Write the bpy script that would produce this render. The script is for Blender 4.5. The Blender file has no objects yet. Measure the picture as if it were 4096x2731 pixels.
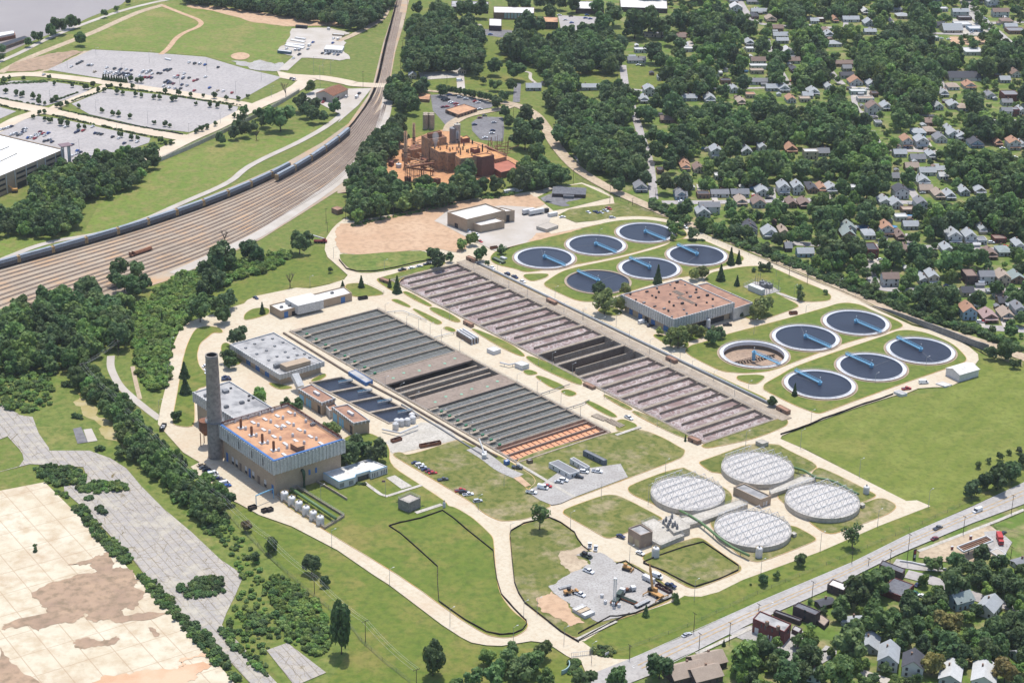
import bpy,math,random
import numpy as np
from mathutils import Vector,Matrix
from mathutils.geometry import tessellate_polygon
random.seed(7)
R = math.radians
scene = bpy.context.scene
# ------------------------------------------------------------------ camera
CAM_H,F_PX,PITCH,ROLL = 456.8,7657.5,R(23.223),R(1.093)
IW,IH = 4096.0,2731.0
FWD = Vector((0,math.cos(PITCH),-math.sin(PITCH)))
_r,_u = Vector((1,0,0)),Vector((0,math.sin(PITCH),math.cos(PITCH)))
RGT = math.cos(ROLL) * _r + math.sin(ROLL) * _u
UPV = -math.sin(ROLL) * _r + math.cos(ROLL) * _u
cd = bpy.data.cameras.new('camera');cam = bpy.data.objects.new('camera',cd)
scene.collection.objects.link(cam);scene.camera = cam
cd.sensor_width = 36;cd.lens = 36 * F_PX / IW;cd.clip_start = 5;cd.clip_end = 20000
m = Matrix((RGT,UPV,-FWD)).transposed().to_4x4();m.translation = (0,0,CAM_H)
cam.matrix_world = m
# ------------------------------------------------------------------ light
SUN_EL,SUN_AZ = R(72),R(4)          # azimuth from +Y towards +X: the sun stands behind the scene
world = bpy.data.worlds.new("World");scene.world = world;world.use_nodes = True
nt = world.node_tree;bg = nt.nodes['Background']
sky = nt.nodes.new('ShaderNodeTexSky');sky.sky_type = 'NISHITA';sky.sun_disc = False
sky.sun_elevation = SUN_EL;sky.sun_rotation = SUN_AZ;sky.altitude = 200
sky.air_density = 1.0;sky.dust_density = 1.5
nt.links.new(sky.outputs[0],bg.inputs[0]);bg.inputs[1].default_value = 0.15
sd = bpy.data.lights.new('sun','SUN');sd.energy = 3.3;sd.angle = R(0.53);sd.color = (1,.97,.91)
sun = bpy.data.objects.new('sun',sd);scene.collection.objects.link(sun)
sdir = Vector((math.sin(SUN_AZ) * math.cos(SUN_EL),math.cos(SUN_AZ) * math.cos(SUN_EL),math.sin(SUN_EL)))
sun.rotation_euler = sdir.to_track_quat('Z','Y').to_euler();sun.location = (0,1200,900)
vs = scene.view_settings
vs.view_transform = 'Standard';vs.look = 'None';vs.exposure = 0.5;vs.gamma = 1;vs.use_curve_mapping = False
scene.cycles.max_bounces = 5;scene.cycles.diffuse_bounces = 3;scene.cycles.glossy_bounces = 2
scene.cycles.transparent_max_bounces = 4;scene.cycles.caustics_reflective = False;scene.cycles.caustics_refractive = False
# ------------------------------------------------------------------ survey: photo tiles -> ground plan
ZS = 1400 / 2350.0
TILE = dict(A=(0,0),B=(1350,0),C=(2696,0),D=(0,900),E=(1350,900),F=(2696,900),G=(0,1797),H=(1350,1797),I=(2696,1797))
def nat(t,x,y):
 if t == 'N': return x,y
 if t == 'R': return 1480 + x*.29787,480 + y*.29787
 if t == 'O': return x * IW / 2352,y * IW / 2352
 return TILE[t][0] + x * ZS,TILE[t][1] + y * ZS
def unp(nx,ny,z=0.0):
 d = FWD + RGT * ((nx - IW / 2) / F_PX) - UPV * ((ny - IH / 2) / F_PX)
 k = (CAM_H - z) / -d.z
 return Vector((d.x * k,d.y * k,z))
def S(t,x,y,z=0.0): return unp(*nat(t,x,y),z)
def pix(p):
 d = Vector(p) - Vector((0,0,CAM_H));w = d.dot(FWD)
 return IW / 2 + F_PX * d.dot(RGT) / w,IH / 2 - F_PX * d.dot(UPV) / w
def ppm(p):                            # photo pixels per metre at a place
 return F_PX / (Vector(p) - Vector((0,0,CAM_H))).dot(FWD)
def hgt(t,x,ytop,ybot):             # height of an upright edge seen from ytop to ybot
 a = nat(t,x,ybot);b = nat(t,x,ytop);g = unp(*a);lo,hi = 0.0,200.0
 for _ in range(30):
  mid = (lo + hi) / 2
  if pix(g + Vector((0,0,mid)))[1] > b[1]: lo = mid
  else: hi = mid
 return (lo + hi) / 2
def PT(s,z=0.0):                      # 'E 10 20 30 40 F 5 6' -> points
 out,t,buf = [],None,[]
 for w in s.split():
  if w.isalpha(): t = w
  else:
   buf.append(float(w))
   if len(buf) == 2: out.append(S(t,buf[0],buf[1],z));buf = []
 return out
# ------------------------------------------------------------------ materials
def lin(c): c /= 255.0;return c / 12.92 if c <= .04045 else ((c + .055) / 1.055) ** 2.4
def RGB(r,g,b,k=0.66,ds=.2):
 c = [lin(q) * k for q in (r,g,b)];y = c[0]*.3 + c[1]*.55 + c[2]*.15
 if g > b*1.2 and r <= g*1.12 and g < 175: ds = .0;c = [c[0]*.92,c[1]*.88,c[2]*.7]
 return tuple(max(0,q + (y-q)*ds) for q in c) + (1,)
MATS = {}
def mat(name,c1,c2=None,scale=.25,rough=.85,c3=None,scale2=None,bump=0,spec=.3,metal=0,objcol=False,detail=4,contrast=.28,coords='w'):
 """base colour varied by two noises in real-world metres"""
 if name in MATS: return MATS[name]
 M = bpy.data.materials.new(name);M.use_nodes = True;n = M.node_tree.nodes;l = M.node_tree.links
 b = n['Principled BSDF'];b.inputs['Roughness'].default_value = rough
 b.inputs['Specular IOR Level'].default_value = spec;b.inputs['Metallic'].default_value = metal
 if c2 is None: c2 = tuple(x * .82 for x in c1[:3]) + (1,)
 pos = n.new('ShaderNodeNewGeometry').outputs['Position'] if coords == 'w' else n.new('ShaderNodeTexCoord').outputs['Object']
 def noise(sc,d=detail):
  t = n.new('ShaderNodeTexNoise');t.inputs['Scale'].default_value = sc;t.inputs['Detail'].default_value = d
  t.inputs['Roughness'].default_value = .6;l.new(pos,t.inputs['Vector']);return t
 def ramp(src,lo,hi):
  r = n.new('ShaderNodeMapRange');r.inputs['From Min'].default_value = lo;r.inputs['From Max'].default_value = hi
  l.new(src,r.inputs['Value']);return r.outputs[0]
 def mix(f,a,bb):
  x = n.new('ShaderNodeMix');x.data_type = 'RGBA'
  l.new(f,x.inputs['Factor'])
  for k,v in ((6,a),(7,bb)):
   if isinstance(v,tuple): x.inputs[k].default_value = v
   else: l.new(v,x.inputs[k])
  return x.outputs[2]
 t = noise(scale);col = mix(ramp(t.outputs[0],.5 - contrast / 2,.5 + contrast / 2),c1,c2)
 if c3 is not None:
  t2 = noise(scale2 or scale * 8,3);col = mix(ramp(t2.outputs[0],.45,.68),col,c3)
 if objcol:
  oi = n.new('ShaderNodeObjectInfo');x = n.new('ShaderNodeMix');x.data_type = 'RGBA';x.blend_type = 'MULTIPLY'
  x.inputs['Factor'].default_value = 1;l.new(col,x.inputs[6]);l.new(oi.outputs['Color'],x.inputs[7]);col = x.outputs[2]
 l.new(col,b.inputs['Base Color'])
 if bump:
  tb = noise(bump,2);bp = n.new('ShaderNodeBump');bp.inputs['Strength'].default_value = .5;bp.inputs['Distance'].default_value = .3
  l.new(tb.outputs[0],bp.inputs['Height']);l.new(bp.outputs[0],b.inputs['Normal'])
 MATS[name] = M;return M
def nodes_of(M): return M.node_tree.nodes,M.node_tree.links,M.node_tree.nodes['Principled BSDF']
def overlay(M,fac_builder,color):
 """lay a second colour over a material's base colour by a node-built factor"""
 n,l,b = nodes_of(M);src = b.inputs['Base Color'].links[0].from_socket
 x = n.new('ShaderNodeMix');x.data_type = 'RGBA';f = fac_builder(n,l)
 l.new(f,x.inputs['Factor']);l.new(src,x.inputs[6]);x.inputs[7].default_value = color
 l.new(x.outputs[2],b.inputs['Base Color'])
def rotpos(n,l,ang,sx=1,sy=1):
 g = n.new('ShaderNodeNewGeometry');mp = n.new('ShaderNodeMapping')
 mp.inputs['Rotation'].default_value = (0,0,-ang);l.new(g.outputs['Position'],mp.inputs['Vector'])
 m2 = n.new('ShaderNodeMapping');m2.inputs['Scale'].default_value = (sx,sy,1);l.new(mp.outputs[0],m2.inputs['Vector'])
 return m2.outputs[0]
def cracks(M,size,width,color,ang=0,rnd=1.0):
 def fb(n,l):
  v = n.new('ShaderNodeTexVoronoi');v.feature = 'DISTANCE_TO_EDGE';v.inputs['Randomness'].default_value = rnd
  v.inputs['Scale'].default_value = 1 / size;l.new(rotpos(n,l,ang),v.inputs['Vector'])
  r = n.new('ShaderNodeMapRange');r.inputs['From Min'].default_value = width;r.inputs['From Max'].default_value = width * .4
  l.new(v.outputs['Distance'],r.inputs['Value']);return r.outputs[0]
 overlay(M,fb,color)
def grid(M,sx,sy,wd,color,ang,strength=1.0):
 def fb(n,l):
  v = rotpos(n,l,ang);s = n.new('ShaderNodeSeparateXYZ');l.new(v,s.inputs[0]);outs = []
  for k,st in ((0,sx),(1,sy)):
   if not st: continue
   a = n.new('ShaderNodeMath');a.operation = 'PINGPONG';a.inputs[1].default_value = st / 2;l.new(s.outputs[k],a.inputs[0])
   c = n.new('ShaderNodeMath');c.operation = 'LESS_THAN';c.inputs[1].default_value = wd / 2;l.new(a.outputs[0],c.inputs[0]);outs.append(c.outputs[0])
  o = outs[0]
  if len(outs) > 1:
   mx = n.new('ShaderNodeMath');mx.operation = 'MAXIMUM';l.new(outs[0],mx.inputs[0]);l.new(outs[1],mx.inputs[1]);o = mx.outputs[0]
  t = n.new('ShaderNodeMath');t.operation = 'MULTIPLY';t.inputs[1].default_value = strength;l.new(o,t.inputs[0]);return t.outputs[0]
 overlay(M,fb,color)
def stripes(M,period,color,ang,strength=.35):
 def fb(n,l):
  v = rotpos(n,l,ang);w = n.new('ShaderNodeTexWave');w.inputs['Scale'].default_value = 1 / period * .5 * 6.283 / 6.283
  w.inputs['Distortion'].default_value = 1.5;w.inputs['Detail'].default_value = 2;l.new(v,w.inputs['Vector'])
  t = n.new('ShaderNodeMath');t.operation = 'MULTIPLY';t.inputs[1].default_value = strength;l.new(w.outputs['Fac'],t.inputs[0]);return t.outputs[0]
 overlay(M,fb,color)
UA,VA = R(37.3),R(-52.0)             # the two directions of the plant's grid
m_grass = mat('grass',RGB(130,146,74),RGB(114,138,62),.02,c3=RGB(150,150,92),scale2=.18,rough=.95,contrast=.4)
m_lawn = mat('mown_lawn',RGB(122,132,68),RGB(150,148,92),.045,c3=RGB(108,124,58),scale2=.3,rough=.95,contrast=.35)
m_lawn2 = mat('fresh_lawn',RGB(118,140,58),RGB(142,148,76),.03,c3=RGB(102,130,50),scale2=.22,rough=.95,contrast=.4)
m_meadow = mat('meadow',RGB(140,160,78),RGB(122,148,66),.025,c3=RGB(158,154,100),scale2=.12,rough=.95,contrast=.4)
m_field = mat('mown_field',RGB(134,150,68),RGB(116,134,58),.012,c3=RGB(148,160,84),scale2=.06,rough=.95,contrast=.35)
m_yard = mat('garden_grass',RGB(124,150,72),RGB(106,136,60),.05,c3=RGB(176,166,130),scale2=.09,rough=.95,contrast=.4)
m_scrubg = mat('rough_grass',RGB(126,150,72),RGB(150,152,92),.04,c3=RGB(102,130,56),scale2=.2,rough=.95,contrast=.4)
stripes(m_field,14,RGB(150,154,84),VA + .3,.28);stripes(m_lawn2,9,RGB(136,146,80),VA + .1,.14)
m_conc = mat('concrete',RGB(236,220,188),RGB(226,208,174),.06,c3=RGB(222,198,162),scale2=.5,rough=.9,contrast=.5)
def _stain(n,l):
 g = n.new('ShaderNodeNewGeometry');t = n.new('ShaderNodeTexNoise');t.inputs['Scale'].default_value = .018;t.inputs['Detail'].default_value = 7;t.inputs['Roughness'].default_value = .7;l.new(g.outputs['Position'],t.inputs['Vector'])
 r = n.new('ShaderNodeMapRange');r.inputs['From Min'].default_value = .5;r.inputs['From Max'].default_value = .68;r.inputs['To Max'].default_value = .45;l.new(t.outputs[0],r.inputs['Value']);return r.outputs[0]
overlay(m_conc,_stain,RGB(226,188,146));grid(m_conc,4.5,9,.25,RGB(212,184,150),UA,.3)
m_conc_t = mat('tank_concrete',RGB(205,186,160),RGB(182,160,134),.2,c3=RGB(160,140,118),scale2=1.2)
m_conc_w = mat('pale_concrete',RGB(226,216,200),RGB(206,196,178),.15,c3=RGB(186,176,160),scale2=.9)
m_kerb = mat('yellow_kerb',RGB(232,176,78),RGB(222,190,140),.08,contrast=.2)
m_asph = mat('asphalt_pale',RGB(204,194,188),RGB(190,181,176),.04,c3=RGB(176,168,164),scale2=.4,rough=.92)
m_asphd = mat('asphalt',RGB(152,148,148),RGB(132,128,130),.05,c3=RGB(120,116,118),scale2=.4,rough=.92)
m_road = mat('road_surface',RGB(205,197,189),RGB(192,184,176),.05,c3=RGB(178,170,163),scale2=.5,rough=.92)
m_tan = mat('tan_road',RGB(224,198,160),RGB(206,178,142),.05,c3=RGB(190,164,130),scale2=.4,rough=.95)
m_beige = mat('beige_drive',RGB(240,218,186),RGB(226,202,170),.05,rough=.95)
m_dirt = mat('bare_dirt',RGB(232,190,146),RGB(220,172,126),.04,c3=RGB(202,160,118),scale2=.25,rough=.97,contrast=.4)
m_grav = mat('gravel',RGB(206,200,192),RGB(188,180,172),.1,c3=RGB(168,160,152),scale2=1.0,rough=.97)
m_ball = mat('track_ballast',RGB(208,186,156),RGB(188,164,138),.03,c3=RGB(220,172,120),scale2=.05,rough=.97,contrast=.4)
m_pale = mat('pale_gravel',RGB(218,206,192),RGB(204,190,172),.06,rough=.97)
m_slab = mat('bleached_slab',RGB(242,228,196),RGB(230,210,172),.03,c3=RGB(220,194,154),scale2=.12,rough=.92,contrast=.35)
def noisefac(sc,lo,hi,amt,det=7,rgh=.7):
 def f(n,l):
  g = n.new('ShaderNodeNewGeometry');t = n.new('ShaderNodeTexNoise');t.inputs['Scale'].default_value = sc;t.inputs['Detail'].default_value = det;t.inputs['Roughness'].default_value = rgh;l.new(g.outputs['Position'],t.inputs['Vector'])
  r = n.new('ShaderNodeMapRange');r.inputs['From Min'].default_value = lo;r.inputs['From Max'].default_value = hi;r.inputs['To Max'].default_value = amt;l.new(t.outputs[0],r.inputs['Value']);return r.outputs[0]
 return f
for mm,col,sc,lo,amt in ((m_lawn,RGB(186,164,118),.05,.5,.8),(m_lawn2,RGB(164,152,96),.03,.51,.65),(m_meadow,RGB(176,164,112),.02,.52,.7),(m_grass,RGB(176,164,112),.02,.54,.6),(m_field,RGB(172,166,100),.012,.53,.6),(m_scrubg,RGB(186,170,120),.03,.54,.7)):
 overlay(mm,noisefac(sc,lo,lo+.12,amt,9,.72),col)
for mm in (m_lawn,m_lawn2,m_meadow,m_field,m_grass,m_scrubg,m_yard): overlay(mm,noisefac(.3,.46,.66,.5,6),RGB(84,102,46))
overlay(m_ball,noisefac(.02,.5,.7,.6),RGB(160,138,114));overlay(m_slab,noisefac(.02,.52,.66,.6),RGB(206,168,124));overlay(m_slab,noisefac(.3,.58,.7,.4,4),RGB(190,160,128))
grid(m_slab,18,12,.45,RGB(196,158,118),VA - .06,.6)
m_stain = mat('muddy_stain',RGB(182,148,118),RGB(206,168,130),.05,c3=RGB(160,134,102),scale2=.22,rough=.95)
m_orange = mat('orange_clay',RGB(232,176,126),RGB(242,200,156),.06,rough=.95)
m_crack = mat('weathered_asphalt',RGB(196,186,176),RGB(178,170,164),.05,c3=RGB(206,192,172),scale2=.2,rough=.95)
GA = (lambda a,b: math.atan2(b.y-a.y,b.x-a.x))(S('G',600,430),S('G',1200,1130));cracks(m_crack,7,.010,RGB(132,118,90),GA,.8);cracks(m_crack,2.6,.012,RGB(150,136,108),GA,1);grid(m_crack,0,4.0,.4,RGB(128,112,82),GA,.55)
overlay(m_crack,noisefac(.05,.5,.66,.7),RGB(214,202,178));overlay(m_crack,noisefac(.15,.6,.68,.6,6),RGB(134,120,90))
m_rustg = mat('rust_ground',RGB(238,170,100),RGB(226,154,88),.08,c3=RGB(204,142,96),scale2=.3,rough=.95)
# river
m_river = mat('river_water',RGB(178,164,156),RGB(168,154,148),.01,rough=.4,bump=.25,spec=.2)
# ------------------------------------------------------------------ mesh helpers
COL = scene.collection
def tag(o,label=None,cat=None,group=None,kind=None):
 if label: o['label'] = label
 if cat: o['category'] = cat
 if group: o['group'] = group
 if kind: o['kind'] = kind
 return o
class MB:
 """collects shapes, builds ONE mesh object"""
 def __init__(s): s.v = [];s.f = [];s.m = [];s.mats = []
 def mi(s,M):
  if M not in s.mats: s.mats.append(M)
  return s.mats.index(M)
 def add(s,vs,fs,M=0):
  k = len(s.v);s.v += [tuple(v) for v in vs];mi = s.mi(M) if not isinstance(M,int) else M
  for f in fs: s.f.append([k + i for i in f]);s.m.append(mi)
 def box(s,c,sx,sy,sz,a=0,M=0):         # c = centre of the base
  ca,sa = math.cos(a) ,math.sin(a);vs = []
  for dz in (0,sz):
   for dx,dy in ((-sx/2,-sy/2),(sx/2,-sy/2),(sx/2,sy/2),(-sx/2,sy/2)):
    vs.append((c[0] + dx*ca - dy*sa,c[1] + dx*sa + dy*ca,c[2] + dz))
  s.add(vs,[(3,2,1,0),(4,5,6,7),(0,1,5,4),(1,2,6,5),(2,3,7,6),(3,0,4,7)],M);return s
 def prism(s,pts,z0,z1,M=0,Mtop=None,top=True,bot=False):
  pts = [Vector((p[0],p[1],0)) for p in pts]
  if sum(a.x*b.y - b.x*a.y for a,b in zip(pts,pts[1:] + pts[:1])) < 0: pts.reverse()
  n = len(pts);vs = [(p.x,p.y,z0) for p in pts] + [(p.x,p.y,z1) for p in pts]
  s.add(vs,[(i,(i+1) % n,n + (i+1) % n,n + i) for i in range(n)],M)
  if top: s.flat(pts,z1,M if Mtop is None else Mtop)
  return s
 def flat(s,pts,z,M=0,holes=()):
  pts = [Vector((p[0],p[1],0)) for p in pts]
  loops = [pts] + [[Vector((p[0],p[1],0)) for p in h] for h in holes]
  tr = tessellate_polygon(loops);out = [];pts = sum(loops,[])
  for a,b,c in tr:
   pa,pb,pc = pts[a],pts[b],pts[c]
   out.append((a,b,c) if (pb-pa).cross(pc-pa).z > 0 else (a,c,b))
  s.add([(p.x,p.y,z) for p in pts],out,M);return s
 def bar(s,a,b,w,h=None,M=0):             # box-section bar between two points (centre line)
  a,b = Vector(a),Vector(b);h = h or w;d = b - a
  if d.length < 1e-6: return s
  d.normalize();side = d.cross(Vector((0,0,1)))
  if side.length < 1e-3: side = Vector((1,0,0))
  side.normalize();up = side.cross(d);vs = []
  for p in (a,b):
   for x,y in ((-1,-1),(1,-1),(1,1),(-1,1)): vs.append(p + side*(x*w/2) + up*(y*h/2))
  s.add(vs,[(3,2,1,0),(4,5,6,7),(0,1,5,4),(1,2,6,5),(2,3,7,6),(3,0,4,7)],M);return s
 def tube(s,pts,r,n=8,M=0,r2=None,caps=True):
  pts = [Vector(p) for p in pts];k = len(pts);vs = []
  for i,p in enumerate(pts):
   d = (pts[min(i+1,k-1)] - pts[max(i-1,0)]).normalized()
   side = d.cross(Vector((0,0,1)))
   if side.length < 1e-3: side = Vector((1,0,0))
   side.normalize();up = side.cross(d)
   rr = r if r2 is None else r + (r2 - r) * i / (k - 1)
   for j in range(n):
    t = 2*math.pi*j/n;vs.append(p + side*(math.cos(t)*rr) + up*(math.sin(t)*rr))
  fs = [(i*n+j,i*n+(j+1) % n,(i+1)*n+(j+1) % n,(i+1)*n+j) for i in range(k-1) for j in range(n)]
  if caps: fs += [tuple(range(n-1,-1,-1)),tuple((k-1)*n + j for j in range(n))]
  s.add(vs,fs,M);return s
 def lathe(s,c,prof,n=32,M=0):             # prof = [(r, z) ...]
  vs = [];k = len(prof)
  for r_,z in prof:
   for j in range(n):
    t = 2*math.pi*j/n;vs.append((c[0] + r_*math.cos(t),c[1] + r_*math.sin(t),c[2] + z))
  s.add(vs,[(i*n+j,i*n+(j+1) % n,(i+1)*n+(j+1) % n,(i+1)*n+j) for i in range(k-1) for j in range(n)],M);return s
 def build(s,name,M=None,parent=None,smooth=False,w=False):
  if w and parent is not None:
   q = parent.location;s.v = [(a[0]-q[0],a[1]-q[1],a[2]-q[2]) for a in s.v]
  me = bpy.data.meshes.new(name);me.from_pydata(s.v,[],s.f)
  if M is not None: me.materials.append(M)
  else:
   for x in s.mats: me.materials.append(x)
   me.polygons.foreach_set('material_index',s.m)
  if smooth: me.polygons.foreach_set('use_smooth',[True]*len(s.f))
  me.update();o = bpy.data.objects.new(name,me);COL.objects.link(o)
  if parent is not None: o.parent = parent
  return o
def empty(name,loc,rz=0,label=None,cat=None,group=None):
 o = bpy.data.objects.new(name,None);COL.objects.link(o);o.location = loc;o.rotation_euler = (0,0,rz)
 o.empty_display_size = .5
 return tag(o,label,cat,group)
def copy_tree(o,parent=None,kids=None):
 c = o.copy();COL.objects.link(c)
 if parent is not None: c.parent = parent
 for ch in (kids or KIDS).get(o.name,[]): copy_tree(ch,c)
 return c
KIDS = {}
def index_kids(root):
 KIDS[root.name] = list(root.children)
 for ch in root.children: index_kids(ch)
def smooth_poly(pts,it=2,closed=True):
 for _ in range(it):
  out = [];n = len(pts)
  for i in range(n if closed else n - 1):
   a,b = pts[i],pts[(i+1) % n]
   if (b - a).length < 1.2: out.append(a.lerp(b,.5));continue
   out += [a.lerp(b,.22),a.lerp(b,.78)]
  if not closed: out = [pts[0]] + out + [pts[-1]]
  pts = out
 return pts
def jagged(pts,amp,it=3):
 rnd = random.Random(int(abs(pts[0].x*10)))
 for _ in range(it):
  out = []
  for a,b in zip(pts,pts[1:] + pts[:1]):
   d = b - a;nrm = Vector((-d.y,d.x,0));k = rnd.uniform(-1,1) * amp
   out += [a,a.lerp(b,.5) + nrm.normalized() * min(k,d.length*.25) if d.length > 1 else a.lerp(b,.5)]
  pts = out;amp *= .6
 return pts
LV = 0.05
LVZ = {0: 0,1: .06,2: .13,3: .2,4: .33,5: .42,6: .5,6.5: .6,7: .62,8: .7,9: .76,11: .8,12: .86,13: .92}
LVN = {}
def lvz(lv):
 k = LVN[lv] = LVN.get(lv,0) + 1
 return LVZ[lv] + (k % 28) * .004
def patch(name,s,M,lv=1,sm=0,jag=0,kind='structure',label=None,cat=None,holes=()):
 pts = PT(s) if isinstance(s,str) else s
 if sm: pts = smooth_poly(pts,sm)
 if jag: pts = jagged(pts,jag)
 mb = MB();mb.flat(pts,lvz(lv),0,holes);o = mb.build(name,M);o['kind'] = kind
 if label: o['label'] = label
 return o
def ribbon_pts(pts,w):
 L,Rr = [],[]
 for i,p in enumerate(pts):
  d = pts[min(i+1,len(pts)-1)] - pts[max(i-1,0)];nrm = Vector((-d.y,d.x,0)).normalized() * w/2
  L.append(p + nrm);Rr.append(p - nrm)
 return L,Rr
def ribbon(name,s,w,M,lv=2,sm=2,kind='structure',z=None,parent=None):
 pts = PT(s) if isinstance(s,str) else s
 if sm: pts = smooth_poly(pts,sm,False)
 L,Rr = ribbon_pts(pts,w);z = lvz(lv) if z is None else z;mb = MB();n = len(pts)
 mb.add([(p.x,p.y,z) for p in L] + [(p.x,p.y,z) for p in Rr],[(n+i,n+i+1,i+1,i) for i in range(n-1)],0)
 o = mb.build(name,M,parent)
 if parent is None: o['kind'] = kind
 return o
def inside(p,poly):
 c = False;n = len(poly)
 for i in range(n):
  a,b = poly[i],poly[(i+1) % n]
  if (a.y > p.y) != (b.y > p.y) and p.x < (b.x-a.x)*(p.y-a.y)/(b.y-a.y) + a.x: c = not c
 return c
def island(s,M=None,sm=2,h=.14,base=6):
 """kerbed grass island: kerb ring (yellow) with turf inside"""
 pts = smooth_poly(PT(s),sm);z = lvz(base)
 c9 = circ(CLC[9],21);hs = [c9] if all(inside(p,pts) for p in c9) else []
 mb = MB();mb.flat(pts,z + h,0,hs);k = mb.build('lawn',None);k.data.materials.append(M or m_lawn);k['kind'] = 'structure'
 km = MB();n = len(pts);area = sum(a.x*b.y - b.x*a.y for a,b in zip(pts,pts[1:] + pts[:1]));sg = 1 if area > 0 else -1
 inn,out = [],[]
 for i in range(n):
  d = pts[(i+1) % n] - pts[i-1];nrm = Vector((-d.y,d.x,0)).normalized() * sg
  out.append(pts[i] - nrm*.32);inn.append(pts[i] + nrm*.002)
 zt = z + h + .02
 km.add([(p.x,p.y,0) for p in out] + [(p.x,p.y,zt) for p in out] + [(p.x,p.y,zt) for p in inn],
           [(i,(i+1) % n,n+(i+1) % n,n+i) for i in range(n)] + [(n+i,n+(i+1) % n,2*n+(i+1) % n,2*n+i) for i in range(n)],0)
 kk = km.build('kerb',m_kerb);kk['kind'] = 'structure'
 return k
# ------------------------------------------------------------------ ground
def TE(x,y,z=.9): return S('E',x,y,z)
AER = [TE(812,257),TE(2945,1298),TE(2462,1462)];AER.append(AER[0] + AER[2] - AER[1])
PRI = [TE(270,560),None,TE(1205,1592),TE(-318,712)];PRI[1] = PRI[0] + PRI[2] - PRI[3]
GRIT = [TE(30,1016),None,TE(345,1328),TE(-182,1056)];GRIT[1] = GRIT[0] + GRIT[2] - GRIT[3]
CL = {1: ('E',1170,1610,140,298),2: ('E',1520,1950,57,208),3: ('E',1853,2283,-24,125),4: ('E',1525,1975,297,460),5: ('E',1875,2315,210,368),6: ('F',-54.6,362,122,280),
      7: ('F',985,1460,560,745),8: ('F',640,1130,660,848),9: ('F',288,785,766,965),10: ('F',1408,1905,740,942),11: ('F',1072,1580,848,1052),12: ('F',722,1238,960,1170)}
CLC = {1: (20.9,1209.3),2: (56.4,1236.2),3: (92.0,1262.9),4: (55.5,1167.0),5: (90.7,1193.4),6: (124.5,1220.1),7: (214.7,1105.8),8: (179.8,1080.0),9: (145.2,1053.1),10: (247.1,1063.4),11: (213.1,1037.6),12: (178.8,1011.3)}
CLC = {k: (x*(1-1.3/456.8),y*(1-1.3/456.8)) for k,(x,y) in CLC.items()}
def circ(c,r,n=48): return [Vector((c[0] + r*math.cos(2*math.pi*i/n),c[1] + r*math.sin(2*math.pi*i/n),0)) for i in range(n)]
HOLES = [AER,PRI,GRIT] + [circ(CLC[9],21)]
mb = MB();mb.flat([Vector(p) for p in ((-4000,-1500,0),(4500,-1500,0),(4500,7000,0),(-4000,7000,0))],0,0,HOLES)
g = mb.build('ground',m_grass);g['kind'] = 'structure'
patch('river','A 870 -60 845 20 700 80 600 118 540 148 480 190 330 232 200 285 0 375 -600 640 -3000 1000 -3000 -900 1500 -900 1300 -200',m_river,1,sm=1)
patch('riverbank','A -60 470 130 380 400 250 640 140 860 60 1200 -30 1400 -90 1500 -60 1250 25 1100 60 900 110 640 230 300 380 100 440 0 500',m_scrubg,2)
ribbon('levee_road','A -80 455 0 415 130 360 300 270 480 195 600 150 750 95 900 50 1050 15 1130 0 1300 -60',5.5,m_pale,3)
ribbon('dirt_track','A 0 490 200 385 420 300 640 215 800 140 950 75 1100 35',8,m_tan,3)
patch('meadow','A 450 300 700 180 1000 60 1180 20 1500 60 1900 150 1960 170 1930 330 1880 350 1900 440 1860 470 1650 462 1380 380 1000 350 640 333',m_meadow,2)
ribbon('dirt_track','A 1090 40 1160 68 1250 103 1330 133 1357 160 1325 188 1240 220 1180 260 1130 330 1080 368',5,m_dirt,4)
patch('bare_soil','A 1250 30 1500 50 1700 80 1850 105 2000 125 2350 160 2350 185 2100 176 1950 180 1700 152 1500 95 1270 50',m_dirt,3,jag=3)
patch('bare_soil','A 30 480 110 420 300 372 480 342 560 350 440 400 330 468 200 480',m_stain,3,jag=3)
patch('bare_soil','A 100 500 300 470 560 345 640 330 330 475 200 500',m_tan,2,jag=3)
patch('bare_soil','A 1545 385 1560 365 1620 353 1670 365 1680 385 1640 405 1580 405',m_dirt,5,sm=2)
patch('bare_soil','A 1550 412 1680 425 1750 405 1850 440 1900 420 1880 480 1700 470 1600 440',m_grav,4,jag=3)
patch('parking_lot','A 320 470 620 335 1000 355 1380 385 1650 465 1890 520 1620 672 1350 640 1000 585 640 522',m_asph,3)
patch('parking_lot','A -80 590 80 545 300 545 620 590 560 630 380 692 300 715 150 690 -80 640',m_asph,3)
patch('parking_lot','A 480 700 720 602 1100 640 1600 720 1580 770 1480 815 1270 890 1000 860 600 770',m_asph,3)
patch('parking_lot','A -80 712 0 722 110 750 0 800 -80 830',m_asph,3)
patch('parking_lot','A -80 860 20 845 250 782 400 800 1010 930 1000 960 860 1010 720 1110 600 1150 470 1170 0 1000',m_asph,3)
ribbon('drive','A -80 520 0 515 150 500 300 505 640 545 1000 600 1300 640 1500 680 1650 705 1720 735',13,m_beige,4)
ribbon('drive','A -80 670 0 690 200 725 400 765 800 850 1100 905 1250 930',15,m_beige,4)
ribbon('drive','A 300 770 400 705 560 645 720 575',9,m_beige,4)
ribbon('drive','A -80 905 0 865 130 795 260 755',12,m_beige,4)
ribbon('drive','A 940 1085 1070 1035 1250 940 1450 855 1600 775 1750 700 1900 640 2000 590 2050 545 2110 518 2250 540 2350 560 B 100 568 250 577 362 578',14,m_beige,5)
patch('drive','A 1860 480 1960 500 2120 510 2120 530 1980 545 1880 525',m_beige,4)
patch('gravel_yard','A 1960 195 2200 190 2350 225 B 30 250 60 290 10 330 A 2350 400 2280 410 2030 392 1880 360 1870 335 1920 300',m_pale,4,jag=2)
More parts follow.
